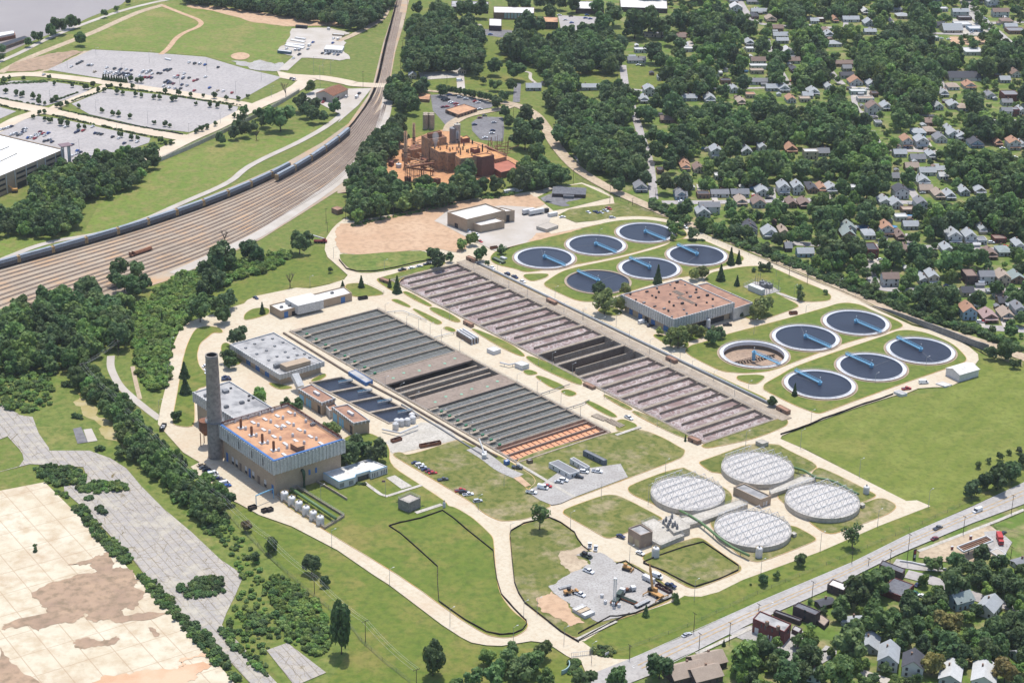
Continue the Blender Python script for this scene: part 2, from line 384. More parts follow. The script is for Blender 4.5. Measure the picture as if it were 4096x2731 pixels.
ribbon('gravel_track','A 2000 385 1960 420 1900 475',9,m_pale,4)
ribbon('dirt_track','B 0 280 80 250 200 190 300 130 330 70 320 30',7,m_tan,4)
patch('gravel_yard','A 2020 650 2130 600 2350 600 B 40 600 230 595 140 710 0 830 A 2300 780 2150 700 2000 720',m_pale,4)
patch('meadow','A 560 1560 700 1310 950 1240 1100 1080 1470 960 1700 930 1950 880 2180 830 2290 770 2345 740 2100 900 1800 1060 1650 1130 1540 1240 1200 1370 800 1530 700 1568 D 500 100 0 260 -200 300 -200 60',m_meadow,2)
# rail yard
patch('rail_yard','O -150 648 0 602 100 573 300 512 450 463 560 418 650 378 740 328 800 285 846 220 858 190 880 100 903 30 915 -10 930 -70 960 -70 940 0 926 60 908 120 896 190 897 240 885 290 860 345 820 405 780 436 700 487 600 550 500 596 400 640 300 672 200 700 100 740 0 790 -150 850',m_ball,3)
ribbon('service_track','A 2350 728 2200 850 2000 962 1800 1052 1650 1130 1540 1232 1200 1375 1000 1468 700 1568 D 300 120 0 240',5.5,m_pale,4)
ribbon('service_track','O 893 205 887 255 872 305 845 352 800 398 760 430 700 472 600 538 500 585 400 630',9,m_pale,4)
# north side: school, works, public road
patch('asphalt_lot','B 625 640 850 628 1060 700 1030 725 850 760 780 800 740 862 690 800 640 745',m_asphd,3)
patch('asphalt_lot','B 900 825 960 785 1110 790 1120 860 1112 950 1060 950 960 940 905 880',m_asphd,3)
patch('asphalt_lot','B 1480 105 1740 118 1720 190 1600 208 1500 202',m_asph,3)
patch('asphalt_lot','B 930 195 1150 205 1215 215 1200 250 1100 255 1000 240',m_asphd,3)
ribbon('works_drive','B 740 885 760 835 850 782 1000 750 1100 735 1160 715',9,m_tan,5)
patch('rust_stained_yard','B 300 1170 350 1040 430 935 560 915 740 870 850 920 1000 975 1290 1120 1200 1170 1000 1220 800 1240 650 1240 450 1220 350 1200',m_rustg,3,jag=2)
patch('lawn','B 310 780 350 700 600 720 700 800 730 870 560 915 430 935 440 860',m_lawn2,2)
patch('lawn','B 480 0 700 0 720 60 620 140 480 160',m_lawn2,2);patch('lawn','B 900 140 1020 120 1480 190 1480 560 850 620 600 590 620 540 950 540',m_lawn2,2)
patch('lawn','B 1560 440 1900 480 1930 430 2150 460 2200 580 1900 640 1600 600',m_lawn2,2)
ribbon('path','B 820 470 830 600',7,m_pale,4);patch('paved_yard','B 545 490 800 475 850 500 790 525 560 540',m_conc_w,3)
ribbon('path','B 600 612 760 626 1100 690',5,m_tan,5);ribbon('path','B 900 175 960 165 970 195 930 200',2.5,m_pale,5)
ribbon('path','B 1230 480 1300 490 1290 530 1330 560',3,m_pale,4)
ribbon('footbridge_path','B 1210 560 1200 690',6,m_asphd,4)
patch('gravel_yard','B 300 1260 180 1340 100 1300 200 1150 300 900 370 700 420 600 360 590 310 700 270 900 180 1060 60 1200 0 1260 0 1300',m_ball,2)
# dirt yard north of the plant
patch('garden_ground','C -1200 -350 3500 -350 3500 1568 F 3500 1100 2350 860 1700 660 1000 370 300 70 C 0 1430 B 2100 1380 1850 1230 1600 1080 1480 880 1500 700 1900 640 1900 400 2000 200',m_yard,1)
for s,w in (('B 1915 440 1935 600 1990 750 2050 950 2100 1100 2125 1340',6.5),('C -80 1362 300 1360 800 1346 1150 1340 1400 1350 1620 1365',8),
             ('C 900 165 920 260 960 350 1060 500 1130 570',7),('C 620 260 655 400 700 460 760 560 780 610',6.5),('C 425 -20 480 80 540 150 620 170 900 185 1150 192',7),
             ('C 1335 1005 1750 1020 2200 1038',7),('C 1330 880 1395 1005',5),('C 1580 1265 1690 1420',6.5),('C 1690 225 2000 235 2200 248',7),('F 760 122 980 135 1700 150 2100 162 2500 190',8),
             ('F 1290 260 1330 370 1380 425 1450 436 1900 440 2500 442',8),('F 2070 688 2500 716',9),('C 2150 810 2400 812',5),('C 1620 772 1800 790',5),('C 1780 520 1830 640',5),
             ('B 1890 600 2000 605 2350 640',6),('C 1150 190 1170 20',5),('C 1430 110 1480 170',5),('B 1600 1050 1640 1100',4),('F 1390 95 1400 150',5),('F 1570 60 1590 150',4),('C 650 1260 660 1340',6),
             ('C 30 590 300 600 640 590',5),('C 1200 560 1210 700 1250 760 1400 790',5)):
 ribbon('street',s,w,m_asph,3,sm=1)
ribbon('avenue','C 1945 -60 1960 0 2000 80 2100 175 2200 262 2300 350 2420 460',15,m_road,4)
ribbon('avenue','C 2100 160 2350 150 2600 150',9,m_road,4)
patch('parking_lot','C 1870 130 2000 140 2110 215 2110 245 1870 225',m_conc_w,4);patch('bare_soil','C 1850 250 2100 250 2150 290 2000 310 1880 300',m_dirt,4,jag=2)
patch('bare_soil','C 20 300 130 270 150 330 60 330',m_pale,3);patch('parking_lot','C 1190 590 1330 590 1340 660 1200 660',m_conc_w,4)
patch('parking_lot','F 1290 230 1420 235 1420 275 1310 290',m_pale,3)
for q in ('F 1390 80 1440 80 1420 150 1380 150','F 2050 620 2080 620 2090 690 2040 690','F 2180 620 2200 620 2250 690 2210 690','C 1000 1310 1060 1300 1080 1340 1030 1345','C 250 1330 290 1330 300 1360 260 1360','C 520 1300 545 1300 560 1350 530 1350',
          'C 150 1240 200 1240 210 1290 160 1290','C 1690 960 1720 960 1750 1015 1720 1015','C 1600 960 1625 960 1640 1015 1610 1015','C 200 705 240 705 250 730 210 735'):
 patch('driveway',q,m_pale,4)
ribbon('access_road','B 1100 690 1170 700 1240 722 1330 770 1400 860 1450 960 1530 1062 1620 1150 1800 1258 2000 1350 2300 1480 F 150 18 500 168 900 332 1300 512 1700 682 2100 802 2350 890 2800 1080',9.5,m_tan,6)
# ---- plant pavement, one sheet; islands sit on it
patch('plant_pavement','H 1690 1560 1640 1440 1540 1390 1450 1330 1400 1302 1300 1290 1100 1322 1000 1318 900 1300 830 1265 700 1180 350 915 240 845 0 680 '
      'G 1960 520 1740 443 1700 420 1600 365 1450 300 1280 120 1340 90 D 1230 1530 1060 1340 1062 1315 1085 1200 1110 1100 1130 950 1160 820 1210 700 1280 650 1400 610 1440 600 1560 555 1640 530 1660 508 1720 480 1990 425 2080 430 2200 405 2310 370 2335 340 2280 290 2200 220 2180 170 2190 90 2230 30 '
      'B -6 1510 60 1460 90 1490 450 1430 900 1340 1300 1290 1640 1230 1760 1270 1850 1325 1860 1372 1950 1382 2350 1510 F 60 -8 260 90 470 178 700 278 1000 405 1160 470 1340 560 1600 680 1760 718 1870 760 1980 820 2040 870 2045 910 2010 955 2010 1010 1850 1090 1750 1092 1640 1100 1570 1130 1470 1152 1250 1220 1000 1310 800 1385 725 1418 713 1438 '
      'I 870 0 1530 335 1560 350 1630 345 1722 384 1370 520 980 690 460 880 300 960 180 992 100 990 H 2330 985 2260 1025 2000 1112 1870 1155 1660 1290 1640 1290 1760 1380 1860 1410 1960 1412 1960 1450',m_conc,5,holes=HOLES)
patch('lawn','D 1430 440 1560 410 1780 290 2090 190 2110 150 2180 150 2190 230 2330 340 2300 375 2150 410 1990 428 1720 480 1655 510 1640 530 1560 555 1430 540',m_lawn2,3)
for s,M_ in (
 ('H 345 110 550 240 730 360 740 385 790 395 900 460 1000 550 1045 600 1050 680 1060 800 1065 870 1090 980 1170 1090 1265 1160 1278 1190 1250 1230 1180 1265 1100 1270 1000 1250 850 1160 680 1040 560 950 380 830 200 720 0 600 G 2180 545 1870 350 1880 300 2080 180 2300 20 E 30 1440 150 1395 250 1410 350 1490',m_lawn2),
 ('H 370 45 385 28 430 25 460 48 600 10 E 820 1440 900 1480 H 1080 45 1180 100 1350 210 1260 290 1440 380 1400 400 1330 450 1250 475 1150 485 1090 485 1000 445 930 390 925 375 700 240 480 110',m_lawn),
 ('E 1240 1550 1840 1400 2030 1370 2200 1440 2300 1500 H 2335 10 2320 50 2290 70 1600 330 1575 335 1450 380 1280 290 1180 130',m_lawn),
 ('H 1515 425 1530 405 1780 315 1840 310 1900 320 2170 460 2180 475 2150 480 1850 600 1800 600 1750 570 1520 440',m_lawn),
 ('H 1155 580 1165 550 1260 505 1420 465 1500 490 1590 560 1610 600 1640 650 1690 685 1850 765 1950 755 2150 870 2250 960 2260 1010 2000 1110 1870 1150 1620 1285 1500 1220 1400 1150 1260 1040 1215 960 1190 900 1175 750',m_lawn),
 ('H 1950 285 1955 250 2200 155 2330 128 I 60 130 130 160 300 240 400 310 360 420 0 440 H 2290 445 2000 320',m_lawn),
 ('I 175 105 170 90 200 80 390 10 500 -30 700 -30 740 0 970 110 930 150 650 280 500 230 300 160 250 160',m_lawn),
 ('I 940 140 990 125 1340 300 1360 318 1250 370 1160 340 900 220',m_lawn),
 ('I 1390 325 1480 370 1490 395 1440 440 1100 565 1050 572 1000 560 910 495 905 480 750 380 680 310 800 230 1240 380',m_lawn),
 ('I 220 490 300 420 790 520 830 530 955 600 940 625 600 755 540 760 480 740 380 670',m_lawn),
 ('I -210 745 -205 720 -170 700 100 610 160 598 200 610 300 690 445 785 452 810 430 830 180 930 130 938 80 925 -150 790',m_lawn),
 ('F 180 1480 740 1290 770 1330 740 1360 540 1440 250 1500 200 1500',m_lawn),
 ('F 600 1090 610 1070 720 1010 800 960 1080 860 1440 740 1500 715 1580 710 1700 730 1870 800 1960 890 1960 920 1900 945 1850 960 1560 1060 1240 1175 1000 1265 960 1270 900 1250 800 1210 640 1130 600 1110',m_lawn2),
 ('F 80 860 78 840 120 810 210 790 350 740 700 650 1020 560 1090 535 1160 527 1250 540 1330 580 1500 650 1535 675 1530 690 1480 708 1130 800 800 928 640 988 480 1000 400 995 340 990 280 970 120 890',m_lawn2),
 ('F 420 1030 430 1015 560 1010 610 1020 600 1040 560 1070 520 1075 430 1045',m_lawn2),
 ('E 1020 230 1060 180 1250 130 1560 55 1640 30 1780 0 1850 -40 2000 -62 2240 -45 F 0 5 60 30 92 70 60 95 0 112 E 1900 215 1500 288 1300 320 1240 318 1200 300 1060 270',m_lawn2),
 ('E 1385 400 1400 385 1500 320 1600 290 1850 240 2200 150 F 0 102 100 98 200 108 360 180 460 215 470 235 440 255 380 270 230 310 100 350 E 2250 360 1900 470 1730 520 1650 520 1570 500 1400 420',m_lawn2),
 ('E 1245 350 1260 335 1400 332 1420 340 1400 358 1330 380 1290 380',m_lawn2),
 ('F 220 350 260 320 500 280 640 285 700 310 900 400 1000 440 1055 480 1050 505 1020 515 900 522 820 508 720 455 700 475 835 540 830 560 600 640 520 640 400 600 500 540 200 380',m_lawn2),
 ('E 975 288 1000 292 1400 474 1700 612 2350 932 F 250 1000 420 1080 625 1172 610 1185 90 945 E 1700 632 1400 492',m_lawn2),
 ('E 430 455 470 450 640 545 620 555 520 510',m_lawn2),('E 610 568 640 556 720 580 835 650 800 662 700 620',m_lawn2),('E 890 702 930 704 1160 800 1262 880 1240 890 1100 830',m_lawn2),
 ('E 1255 892 1300 884 1610 1010 1650 1070 1620 1082 1350 960',m_lawn2),('E 1780 1152 1800 1142 1992 1240 1950 1250',m_lawn),('E 1965 1262 2005 1250 2360 1405 2340 1450',m_lawn),
 ('E 350 508 400 500 495 550 480 562',m_lawn2),('E 500 572 520 565 695 650 702 668 660 676',m_lawn2),('E 700 697 740 685 797 710 780 728',m_lawn2),('E 1240 985 1290 975 1355 1002 1280 1016',m_lawn2),
 ('E 1320 1022 1360 1014 1535 1088 1500 1108 1440 1100',m_lawn2),('E 1490 1122 1540 1106 1615 1136 1560 1160',m_lawn2),('E 1650 1192 1690 1180 1892 1290 1840 1300',m_lawn2),('E 1868 1322 1920 1305 2032 1355 1930 1398 1870 1385',m_lawn2),
 ('E 262 370 280 360 640 262 700 245 740 268 400 360 430 460 370 450 285 395',m_lawn2),('E 50 405 120 395 190 400 310 460 300 475 130 490 60 470',m_lawn2),
 ('D 1635 645 1645 600 1700 565 1790 560 1812 580 1800 605 1700 635',m_lawn2),
 ('D 1290 740 1320 700 1380 685 1460 690 1495 715 1490 730 1430 725 1390 760 1340 800 1320 880 1335 950 1380 1000 1410 1020 1410 1080 1300 1110 1310 1350 1250 1362 1180 1350 1155 1330 1200 1090 1220 950 1250 830',m_lawn2),
 ('D 1480 810 1530 790 1640 900 1600 950 1500 930',m_lawn2),('D 1805 1062 1950 1088 1965 1100 1880 1112 1820 1082',m_lawn2),('D 2080 1050 2180 998 2192 1020 2120 1058',m_lawn2),
 ('E 2115 750 2140 735 2350 780 2360 820 2340 832 2200 800',m_lawn2),('F -20 690 210 722 205 755 100 790 -20 812',m_lawn2),('E 1735 570 1850 550 1925 598 1870 616 1790 606',m_lawn2),
 ('H 455 110 555 244 345 320 300 330 160 240',m_lawn2)):
 if s.startswith('H 455 110'): continue
 island(s,M_)
patch('bare_dirt_yard','B 20 1505 200 1495 450 1430 800 1358 1020 1330 1290 1308 1400 1370 1300 1420 1150 1568 E 730 0 900 120 830 190 700 170 600 180 540 175 300 200 130 205 20 192 -20 100 B -10 1540',m_dirt,7,jag=2)
patch('lawn','E 12 196 130 207 290 192 540 177 600 187 640 240 440 290 250 325 130 325 70 290 20 240',m_scrubg,8,sm=1)
patch('concrete_apron','B 650 1490 740 1420 1110 1385 1320 1400 1440 1440 1400 1568 E 1350 100 1160 160 1100 200 950 130 880 95 700 0',m_pale,8)
patch('bare_dirt_yard','B 1340 1330 1480 1260 1640 1240 1840 1330 1560 1400 1450 1420',m_scrubg,7)
patch('asphalt_lot','B 1345 1345 1420 1310 1500 1290 1640 1290 1668 1310 1640 1345 1520 1365 1570 1390 1500 1395',m_asphd,9,sm=1)
patch('bare_dirt_yard','E 1270 120 1330 60 1480 50 1640 30 1540 60 1300 118',m_dirt,8,jag=1.5)
patch('dry_lawn','B 1560 1410 1880 1370 2000 1385 2340 1520 2340 1545 2050 1462 1850 1475 1600 1500 1480 1450',m_lawn,8)
ribbon('ring_road','B 1420 1568 1640 1525 1850 1478 2050 1466 2250 1495 2350 1530 F 60 12',6.5,m_conc,9)
patch('grass_strip','F 110 25 500 190 700 265 1000 395 1160 460 1340 548 1600 670 1760 705 1900 770 2050 850 2200 870 2340 920 2340 960 2080 870 2050 840 1700 695 1300 525 900 345 500 180 150 30',m_lawn,6.5)
ribbon('path','F 690 462 835 512',3,m_conc_w,12)
# gravel pads and tracks on the lower lawns
patch('gravel_pad','H 1415 930 1480 890 1640 810 1700 780 1680 740 1600 720 1700 695 1760 700 1860 765 1960 790 2120 880 2240 970 2250 1000 2000 1100 1870 1140 1740 1165 1560 1060 1545 1035',m_grav,12,jag=1)
patch('bare_soil','H 1330 1010 1440 960 1550 1050 1660 1170 1560 1195 1450 1130 1340 1060',m_dirt,11,jag=2)
patch('bare_soil','H 1500 690 1640 650 1690 690 1610 720 1680 760 1640 800 1560 850 1500 780',m_tan,11,jag=2)
patch('gravel_pad','H 1270 290 1380 235 1500 150 1720 130 1900 105 1950 195 1600 325 1500 370 1440 382 1360 350',m_grav,12)
ribbon('path','H 1205 100 1590 330',2,m_conc_w,13,sm=0)
ribbon('gravel_track','H 900 0 1000 60 1100 140 1220 190',7,m_grav,11);patch('bare_soil','H 1180 200 1230 190 1300 250 1260 260',m_dirt,12)
patch('concrete_pad','H 328 200 385 182 500 255 430 275',m_conc_w,12);ribbon('path','H 180 230 290 310 340 325',2,m_conc_w,12,sm=0);ribbon('path','H 340 320 565 248',2,m_conc_w,12,sm=0)
patch('concrete_pad','E 380 1545 800 1445 780 1400 680 1340 560 1330 360 1440 290 1480',m_conc_w,6)
ribbon('path','E 1870 1418 2035 1362',2.2,m_conc_w,13,sm=0);ribbon('path','H 1610 1285 1870 1160',2.2,m_conc_w,13,sm=0)
ribbon('path','H 525 435 700 378',2.5,m_conc_w,12,sm=0)
# west: path through the rough ground
patch('rough_ground','D 0 1000 240 920 480 950 640 900 700 800 860 780 900 560 1200 330 1340 270 1440 440 1550 560 1280 650 1210 700 1110 1100 1062 1315 1060 1345 1230 1530 G 1340 95 1280 125 1450 300 1560 375 1700 500 1800 700 2000 900 2300 1200 2350 1350 2200 1568 1900 1568 1500 1150 1600 900 1200 500 740 50 300 0 D 0 1300',m_scrubg,1)
ribbon('dirt_track','D 745 880 740 960 800 1080 900 1170 1000 1250 1075 1305',4.5,m_pale,3)
ribbon('dirt_track','D 890 950 910 1050 940 1170',2.5,m_tan,3)
ribbon('dirt_track','D 1000 1280 1100 1380 1300 1530 G 1330 80',5,m_scrubg,2)
patch('bare_soil','D 500 1120 640 1220 760 1350 850 1450 820 1500 700 1420 600 1300 500 1200',mat('dry_grass',RGB(206,186,128),RGB(180,168,104),.1,rough=.95),2,jag=4)
patch('lawn','G 1560 375 1740 445 H 0 690 350 925 700 1190 900 1310 1000 1328 1450 1340 1640 1450 1690 1568 H 1690 1700 0 1700 G 2200 1568 2350 1350 G 2280 1200 1800 720 1600 430',m_lawn2,3)
patch('weathered_pavement','G -50 165 0 150 130 115 160 70 150 30 130 0 D 50 1420 0 1440 -60 1450 -60 1300 0 1290 120 1275 220 1290 260 1400 330 1500 G 330 10 600 10 740 60 850 130 950 250 1100 400 1290 560 1480 740 1600 820 1622 880 1580 980 1520 1100 1490 1180 1700 1400 1860 1568 1960 1700 1800 1700 1560 1440 1200 1130 900 750 600 430 430 280 430 250 500 240 580 180 560 120 400 110 200 100',m_crack,3)
patch('weathered_pavement','D -60 1180 0 1200 130 1272 0 1292 -60 1300',m_crack,3)
patch('pavement_fragment','G 1790 1350 1930 1300 2190 1500 1980 1590',m_crack,4)
patch('demolished_floor_slab','G -200 320 0 280 300 222 420 340 560 480 760 680 860 800 1060 1000 1300 1260 1550 1540 1640 1660 1600 1900 -200 1900',m_slab,4)
patch('mud_stain','G 210 965 460 870 640 830 620 770 450 780 640 720 720 690 760 760 750 800 860 800 940 880 900 920 1010 960 960 1000 900 1080 790 1080 850 1120 1140 1100 830 1165 740 1140 650 1165 570 1100 500 1165 400 1170 260 1225 130 1200 30 1220 20 1180 320 1100 270 1040',m_stain,5,jag=2.5)
patch('mud_stain','G 490 1300 600 1265 700 1280 780 1255 790 1290 640 1330 540 1345',m_stain,5,jag=2);patch('mud_stain','G 995 1200 1030 1205 1070 1250 1040 1262',m_stain,5,jag=1)
patch('clay_stain','G 620 1568 820 1510 1000 1480 1120 1480 1240 1450 1200 1420 1380 1350 1420 1400 1300 1400 1200 1470 1420 1440 1330 1530 1200 1600 700 1640',m_orange,5,jag=3)
patch('clay_stain','G -60 1650 0 1330 60 1420 260 1560 300 1700 100 1800',m_stain,5,jag=2)
patch('foundation_remains','D 490 1370 545 1358 590 1460 520 1470',m_asphd,4);patch('foundation_remains','D 560 1375 615 1368 655 1450 590 1460',m_pale,4)
patch('mown_field','F 720 1440 800 1398 1250 1232 1480 1165 1760 1120 2010 1030 2050 900 2350 900 F 3200 1100 3200 1700 2700 1500 I 2350 215 2000 370 1722 384 1630 345 1560 350 1530 335 880 0',m_field,4)
patch('lawn','I 1722 384 2350 215 2800 -20 2800 -60 2350 225 1560 580 1200 760 560 1030 0 1275 -250 1400 H 1960 1410 1860 1410 1760 1380 1640 1290 1870 1155 2260 1025 2330 985 I 100 990 180 992 300 960 460 880 980 690 1370 520',m_lawn2,4)
# main road bottom right
patch('main_road','H 1300 1900 1560 1600 1700 1515 1960 1412 2350 1250 I 560 1030 1200 760 1560 580 2000 390 2350 225 2900 -30 2900 150 2350 372 2000 502 1500 712 1000 962 500 1182 200 1332 0 1422 H 2100 1520 1900 1600 1700 1900',m_road,7)
m_wline = mat('white_road_paint',RGB(236,232,226),rough=.7);m_yline = mat('yellow_road_paint',RGB(230,180,84),RGB(222,182,110),.5,rough=.7)
E0 = PT('H 1960 1412 I 560 1030 1200 760 1560 580 2000 390 2350 225 2900 -30');E1 = PT('H 2100 1520 I 500 1182 1000 962 1500 712 2000 502 2350 372 2900 150')
def road_line(f,w,M,dash=None,name='lane_line'):
 A0,A1 = PT('H 1960 1412')[0],PT('I 2900 -30')[0];pa = E0;pb = E1
 def at(pl,s):
  L = [(b-a).length for a,b in zip(pl,pl[1:])];T = sum(L)*s
  for (a,b),l_ in zip(zip(pl,pl[1:]),L):
   if T <= l_ or b is pl[-1]: return a.lerp(b,min(1,T/l_))
   T -= l_
 N = 120;pts = [at(pa,i/N).lerp(at(pb,i/N),f) for i in range(N+1)]
 mb = MB()
 for i in range(N):
  a,b = pts[i],pts[i+1]
  if dash: 
   if i % dash[0]: continue
   b = a + (b-a)*dash[1]
  d = (b-a).normalized();nn = Vector((-d.y,d.x,0))*w/2;z = .72
  mb.add([(p.x,p.y,z) for p in (a-nn,b-nn,b+nn,a+nn)],[(0,1,2,3)],0)
 o = mb.build(name,M);o['kind'] = 'structure'
road_line(.03,.25,m_wline);road_line(.97,.25,m_wline);road_line(.24,.18,m_wline,(3,.9));road_line(.76,.18,m_wline,(3,.9))
road_line(.40,.3,m_yline);road_line(.60,.3,m_yline);road_line(.42,.2,m_yline,(2,.9));road_line(.58,.2,m_yline,(2,.9))
def arrow(t,x,y,flip):
 p = S(t,x,y,.74);d = (E0[2]-E0[1]).normalized() * (-1 if flip else 1);n_ = Vector((-d.y,d.x,0));mb = MB()
 P = lambda a,b: p + d*a + n_*b
 mb.add([P(-1.6,-.15),P(.6,-.15),P(.6,.15),P(-1.6,.15)],[(0,1,2,3)],0)
 mb.add([P(.6,.15),P(.9,-.15),P(.9,1.0),P(.6,1.0)],[(0,1,2,3)],0);mb.add([P(.2,1.0),P(1.3,1.0),P(.75,1.9)],[(0,1,2)],0)
 o = mb.build('road_arrow',m_wline);o['kind'] = 'structure'
for a in (('I',667,1037,0),('I',748,1000,1),('I',2042,452,0),('I',2102,422,1),('H',1985,1450,1)): arrow(*a)
patch('forecourt','I 1640 730 1650 690 1790 620 2120 515 2180 560 2270 630 2230 700 2050 760 1830 762',m_tan,7);patch('forecourt','I 2080 560 2180 550 2270 630 2230 700 2120 700',m_grav,8)
patch('lawn','I 2140 510 2350 430 2700 300 2700 900 2350 820 2230 700 2275 630 2180 555',m_yard,6)
patch('parking_lot','I 360 1240 520 1185 560 1240 760 1280 800 1190 920 1255 860 1340 830 1430 700 1440 640 1350 500 1300',m_grav,6)
patch('town_ground','I 0 1422 500 1184 1000 964 1500 716 2000 504 2350 374 2900 160 2900 2400 -1200 2400 H 1700 1900 1900 1600 2100 1522',m_yard,3)
ribbon('street','I 1560 840 1760 890 2000 990 2350 1080 2700 1150',8,m_asph,6);ribbon('street','I 860 1480 1000 1400 1060 1360 1000 1340',6,m_grav,6);ribbon('street','I 1250 1500 1450 1568 1600 1620',5,m_pale,6)
ribbon('street','I 1480 760 1600 790 1800 800',7,m_road,6)
ribbon('sidewalk','I 150 1378 520 1205',2,m_conc_w,8,sm=0);ribbon('sidewalk','I 1640 690 2160 490 2350 410',2,m_conc_w,8,sm=0)
# rail tracks
m_rail = mat('rail_steel',RGB(120,96,84),RGB(92,72,66),.3,rough=.5);m_ties = mat('track_bed',RGB(182,160,138),RGB(162,138,118),.04,c3=RGB(150,124,102),scale2=.5)
TA = 'O -150 660 0 617 100 590 300 533 450 483 560 440 650 398 730 350 800 300 845 240 866 195 886 100 906 30 924 -60'
TB = 'O -150 830 0 765 100 722 300 652 450 598 560 548 680 480 770 425 830 365 868 300 886 245 889 195 905 100 921 30 938 -60'
TC = 'O -150 690 0 645 100 616 300 560 450 508 560 462 660 418 745 372 815 320 855 255 874 200 893 100 911 30 929 -60'
pa_,pb_ = PT(TA),PT(TB)
TRACKS = []
for i,w in enumerate((0,.07,.14,.21,.29,.36,.44,.51,.6,.67,.75,.82,.9,.97)):
 pl = [a.lerp(b,w) for a,b in zip(pa_,pb_)];k = len(pl)
 for j in range(k):                 # lines gather into fewer near the crossing
  if j >= k-4: ww = (0,.3,.3,.3,.6,.6,.6,1,1,1,1,1,1,1)[i];pl[j] = pa_[j].lerp(pb_[j],ww)
 TRACKS.append(smooth_poly(pl,2,False))
ORD = ['first','second','third','fourth','fifth','sixth','seventh','eighth','ninth','tenth','eleventh','twelfth','thirteenth','fourteenth','fifteenth','sixteenth','seventeenth','eighteenth','nineteenth','twentieth',
       'twenty-first','twenty-second','twenty-third','twenty-fourth','twenty-fifth','twenty-sixth','twenty-seventh','twenty-eighth','twenty-ninth','thirtieth','thirty-first','thirty-second','thirty-third','thirty-fourth','thirty-fifth','thirty-sixth','thirty-seventh','thirty-eighth','thirty-ninth','fortieth']
for i,pl in enumerate(TRACKS):
 r = empty('railway_track',(pl[0].x,pl[0].y,0),0,'rusty steel railway track, %s from the meadow side of the rail yard' % ORD[i],'railway track','tracks across the rail yard');off = Vector((-pl[0].x,-pl[0].y,0))
 ribbon('sleepers',[p + off for p in pl],2.7,m_ties,0,sm=0,parent=r,z=.24 + i*.006)
 for sgn in (-1,1):
  L,Rr = ribbon_pts([p + off for p in pl],1.5);q = L if sgn > 0 else Rr
  mb = MB();n = len(q);L2,R2 = ribbon_pts(q,.16)
  mb.add([(p.x,p.y,.15) for p in L2] + [(p.x,p.y,.45+i*.006) for p in L2] + [(p.x,p.y,.45+i*.006) for p in R2] + [(p.x,p.y,.15) for p in R2],
               sum([[(i_,n+i_,n+i_+1,i_+1),(n+i_,2*n+i_,2*n+i_+1,n+i_+1),(2*n+i_,3*n+i_,3*n+i_+1,2*n+i_+1)] for i_ in range(n-1)],[]),0)
  mb.build('rail',m_rail,r)
# ------------------------------------------------------------------ materials for built things
m_blue = mat('bright_blue_paint',RGB(124,204,244),RGB(104,190,234),1,rough=.6);m_bluetrim = mat('blue_trim',RGB(60,130,205),rough=.6)
m_white = mat('white_paint',RGB(240,238,236),RGB(226,224,222),.8,rough=.6);m_whiteroof = mat('white_roof',RGB(252,250,246),RGB(240,234,224),.1,c3=RGB(226,216,202),scale2=.6,rough=.7)
m_blu_water = mat('settled_water',RGB(58,66,84),RGB(50,58,76),.1,rough=.3,bump=1.2,spec=.15)
m_grn_water = mat('settling_water',RGB(120,120,112),RGB(106,107,100),.15,c3=RGB(136,135,126),scale2=.6,rough=.4,bump=1,spec=.12)
m_brick = mat('tan_brick',RGB(214,186,152),RGB(200,172,140),.3,c3=RGB(186,158,128),scale2=3)
m_bricks = mat('brown_brick',RGB(178,138,110),RGB(158,120,96),.4)
m_fin = mat('fluted_metal_cladding',RGB(238,236,232),RGB(220,218,214),.2,c3=RGB(196,194,192),scale2=1.2)
m_terra = mat('terracotta_roof',RGB(236,174,118),RGB(226,162,108),.07,c3=RGB(190,132,94),scale2=.14)
m_brownroof = mat('brown_gravel_roof',RGB(200,146,112),RGB(184,132,102),.08,c3=RGB(160,116,92),scale2=.25)
m_grayroof = mat('grey_roof',RGB(206,202,198),RGB(190,186,182),.08,c3=RGB(150,148,148),scale2=.15,contrast=.5);grid(m_grayroof,2.2,0,.2,RGB(176,172,168),VA,.5)
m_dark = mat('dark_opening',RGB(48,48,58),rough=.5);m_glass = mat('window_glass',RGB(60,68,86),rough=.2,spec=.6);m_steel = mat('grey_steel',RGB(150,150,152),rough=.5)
m_darkred = mat('dark_red_rail',RGB(122,58,52));m_wood = mat('dark_timber',RGB(98,80,70),RGB(78,64,58),.5);m_pole = mat('galvanised_pole',RGB(196,196,194),rough=.5);m_ductg = mat('green_pipe',RGB(122,158,118),rough=.5)
m_black = mat('black_silt_fabric',RGB(52,42,40),rough=.9);m_rust = mat('rusty_steel',RGB(164,104,66),RGB(128,80,56),.6,c3=RGB(170,104,66),scale2=2)
m_stack = mat('stack_concrete',RGB(178,166,154),RGB(160,148,138),.15,c3=RGB(140,130,122),scale2=.6)
m_sludge = mat('orange_sludge',RGB(240,162,106,.8),RGB(226,146,96,.8),.2);m_tankfloor = mat('tank_floor',RGB(204,168,136),RGB(182,148,118),.12,c3=RGB(156,130,108),scale2=.8)
m_deck = mat('stained_deck',RGB(178,156,136),RGB(160,138,120),.12,c3=RGB(146,126,110),scale2=.7,contrast=.4)
m_dwall = mat('weathered_tank_wall',RGB(150,128,108),RGB(128,108,92),.3,c3=RGB(106,90,80),scale2=1.5)
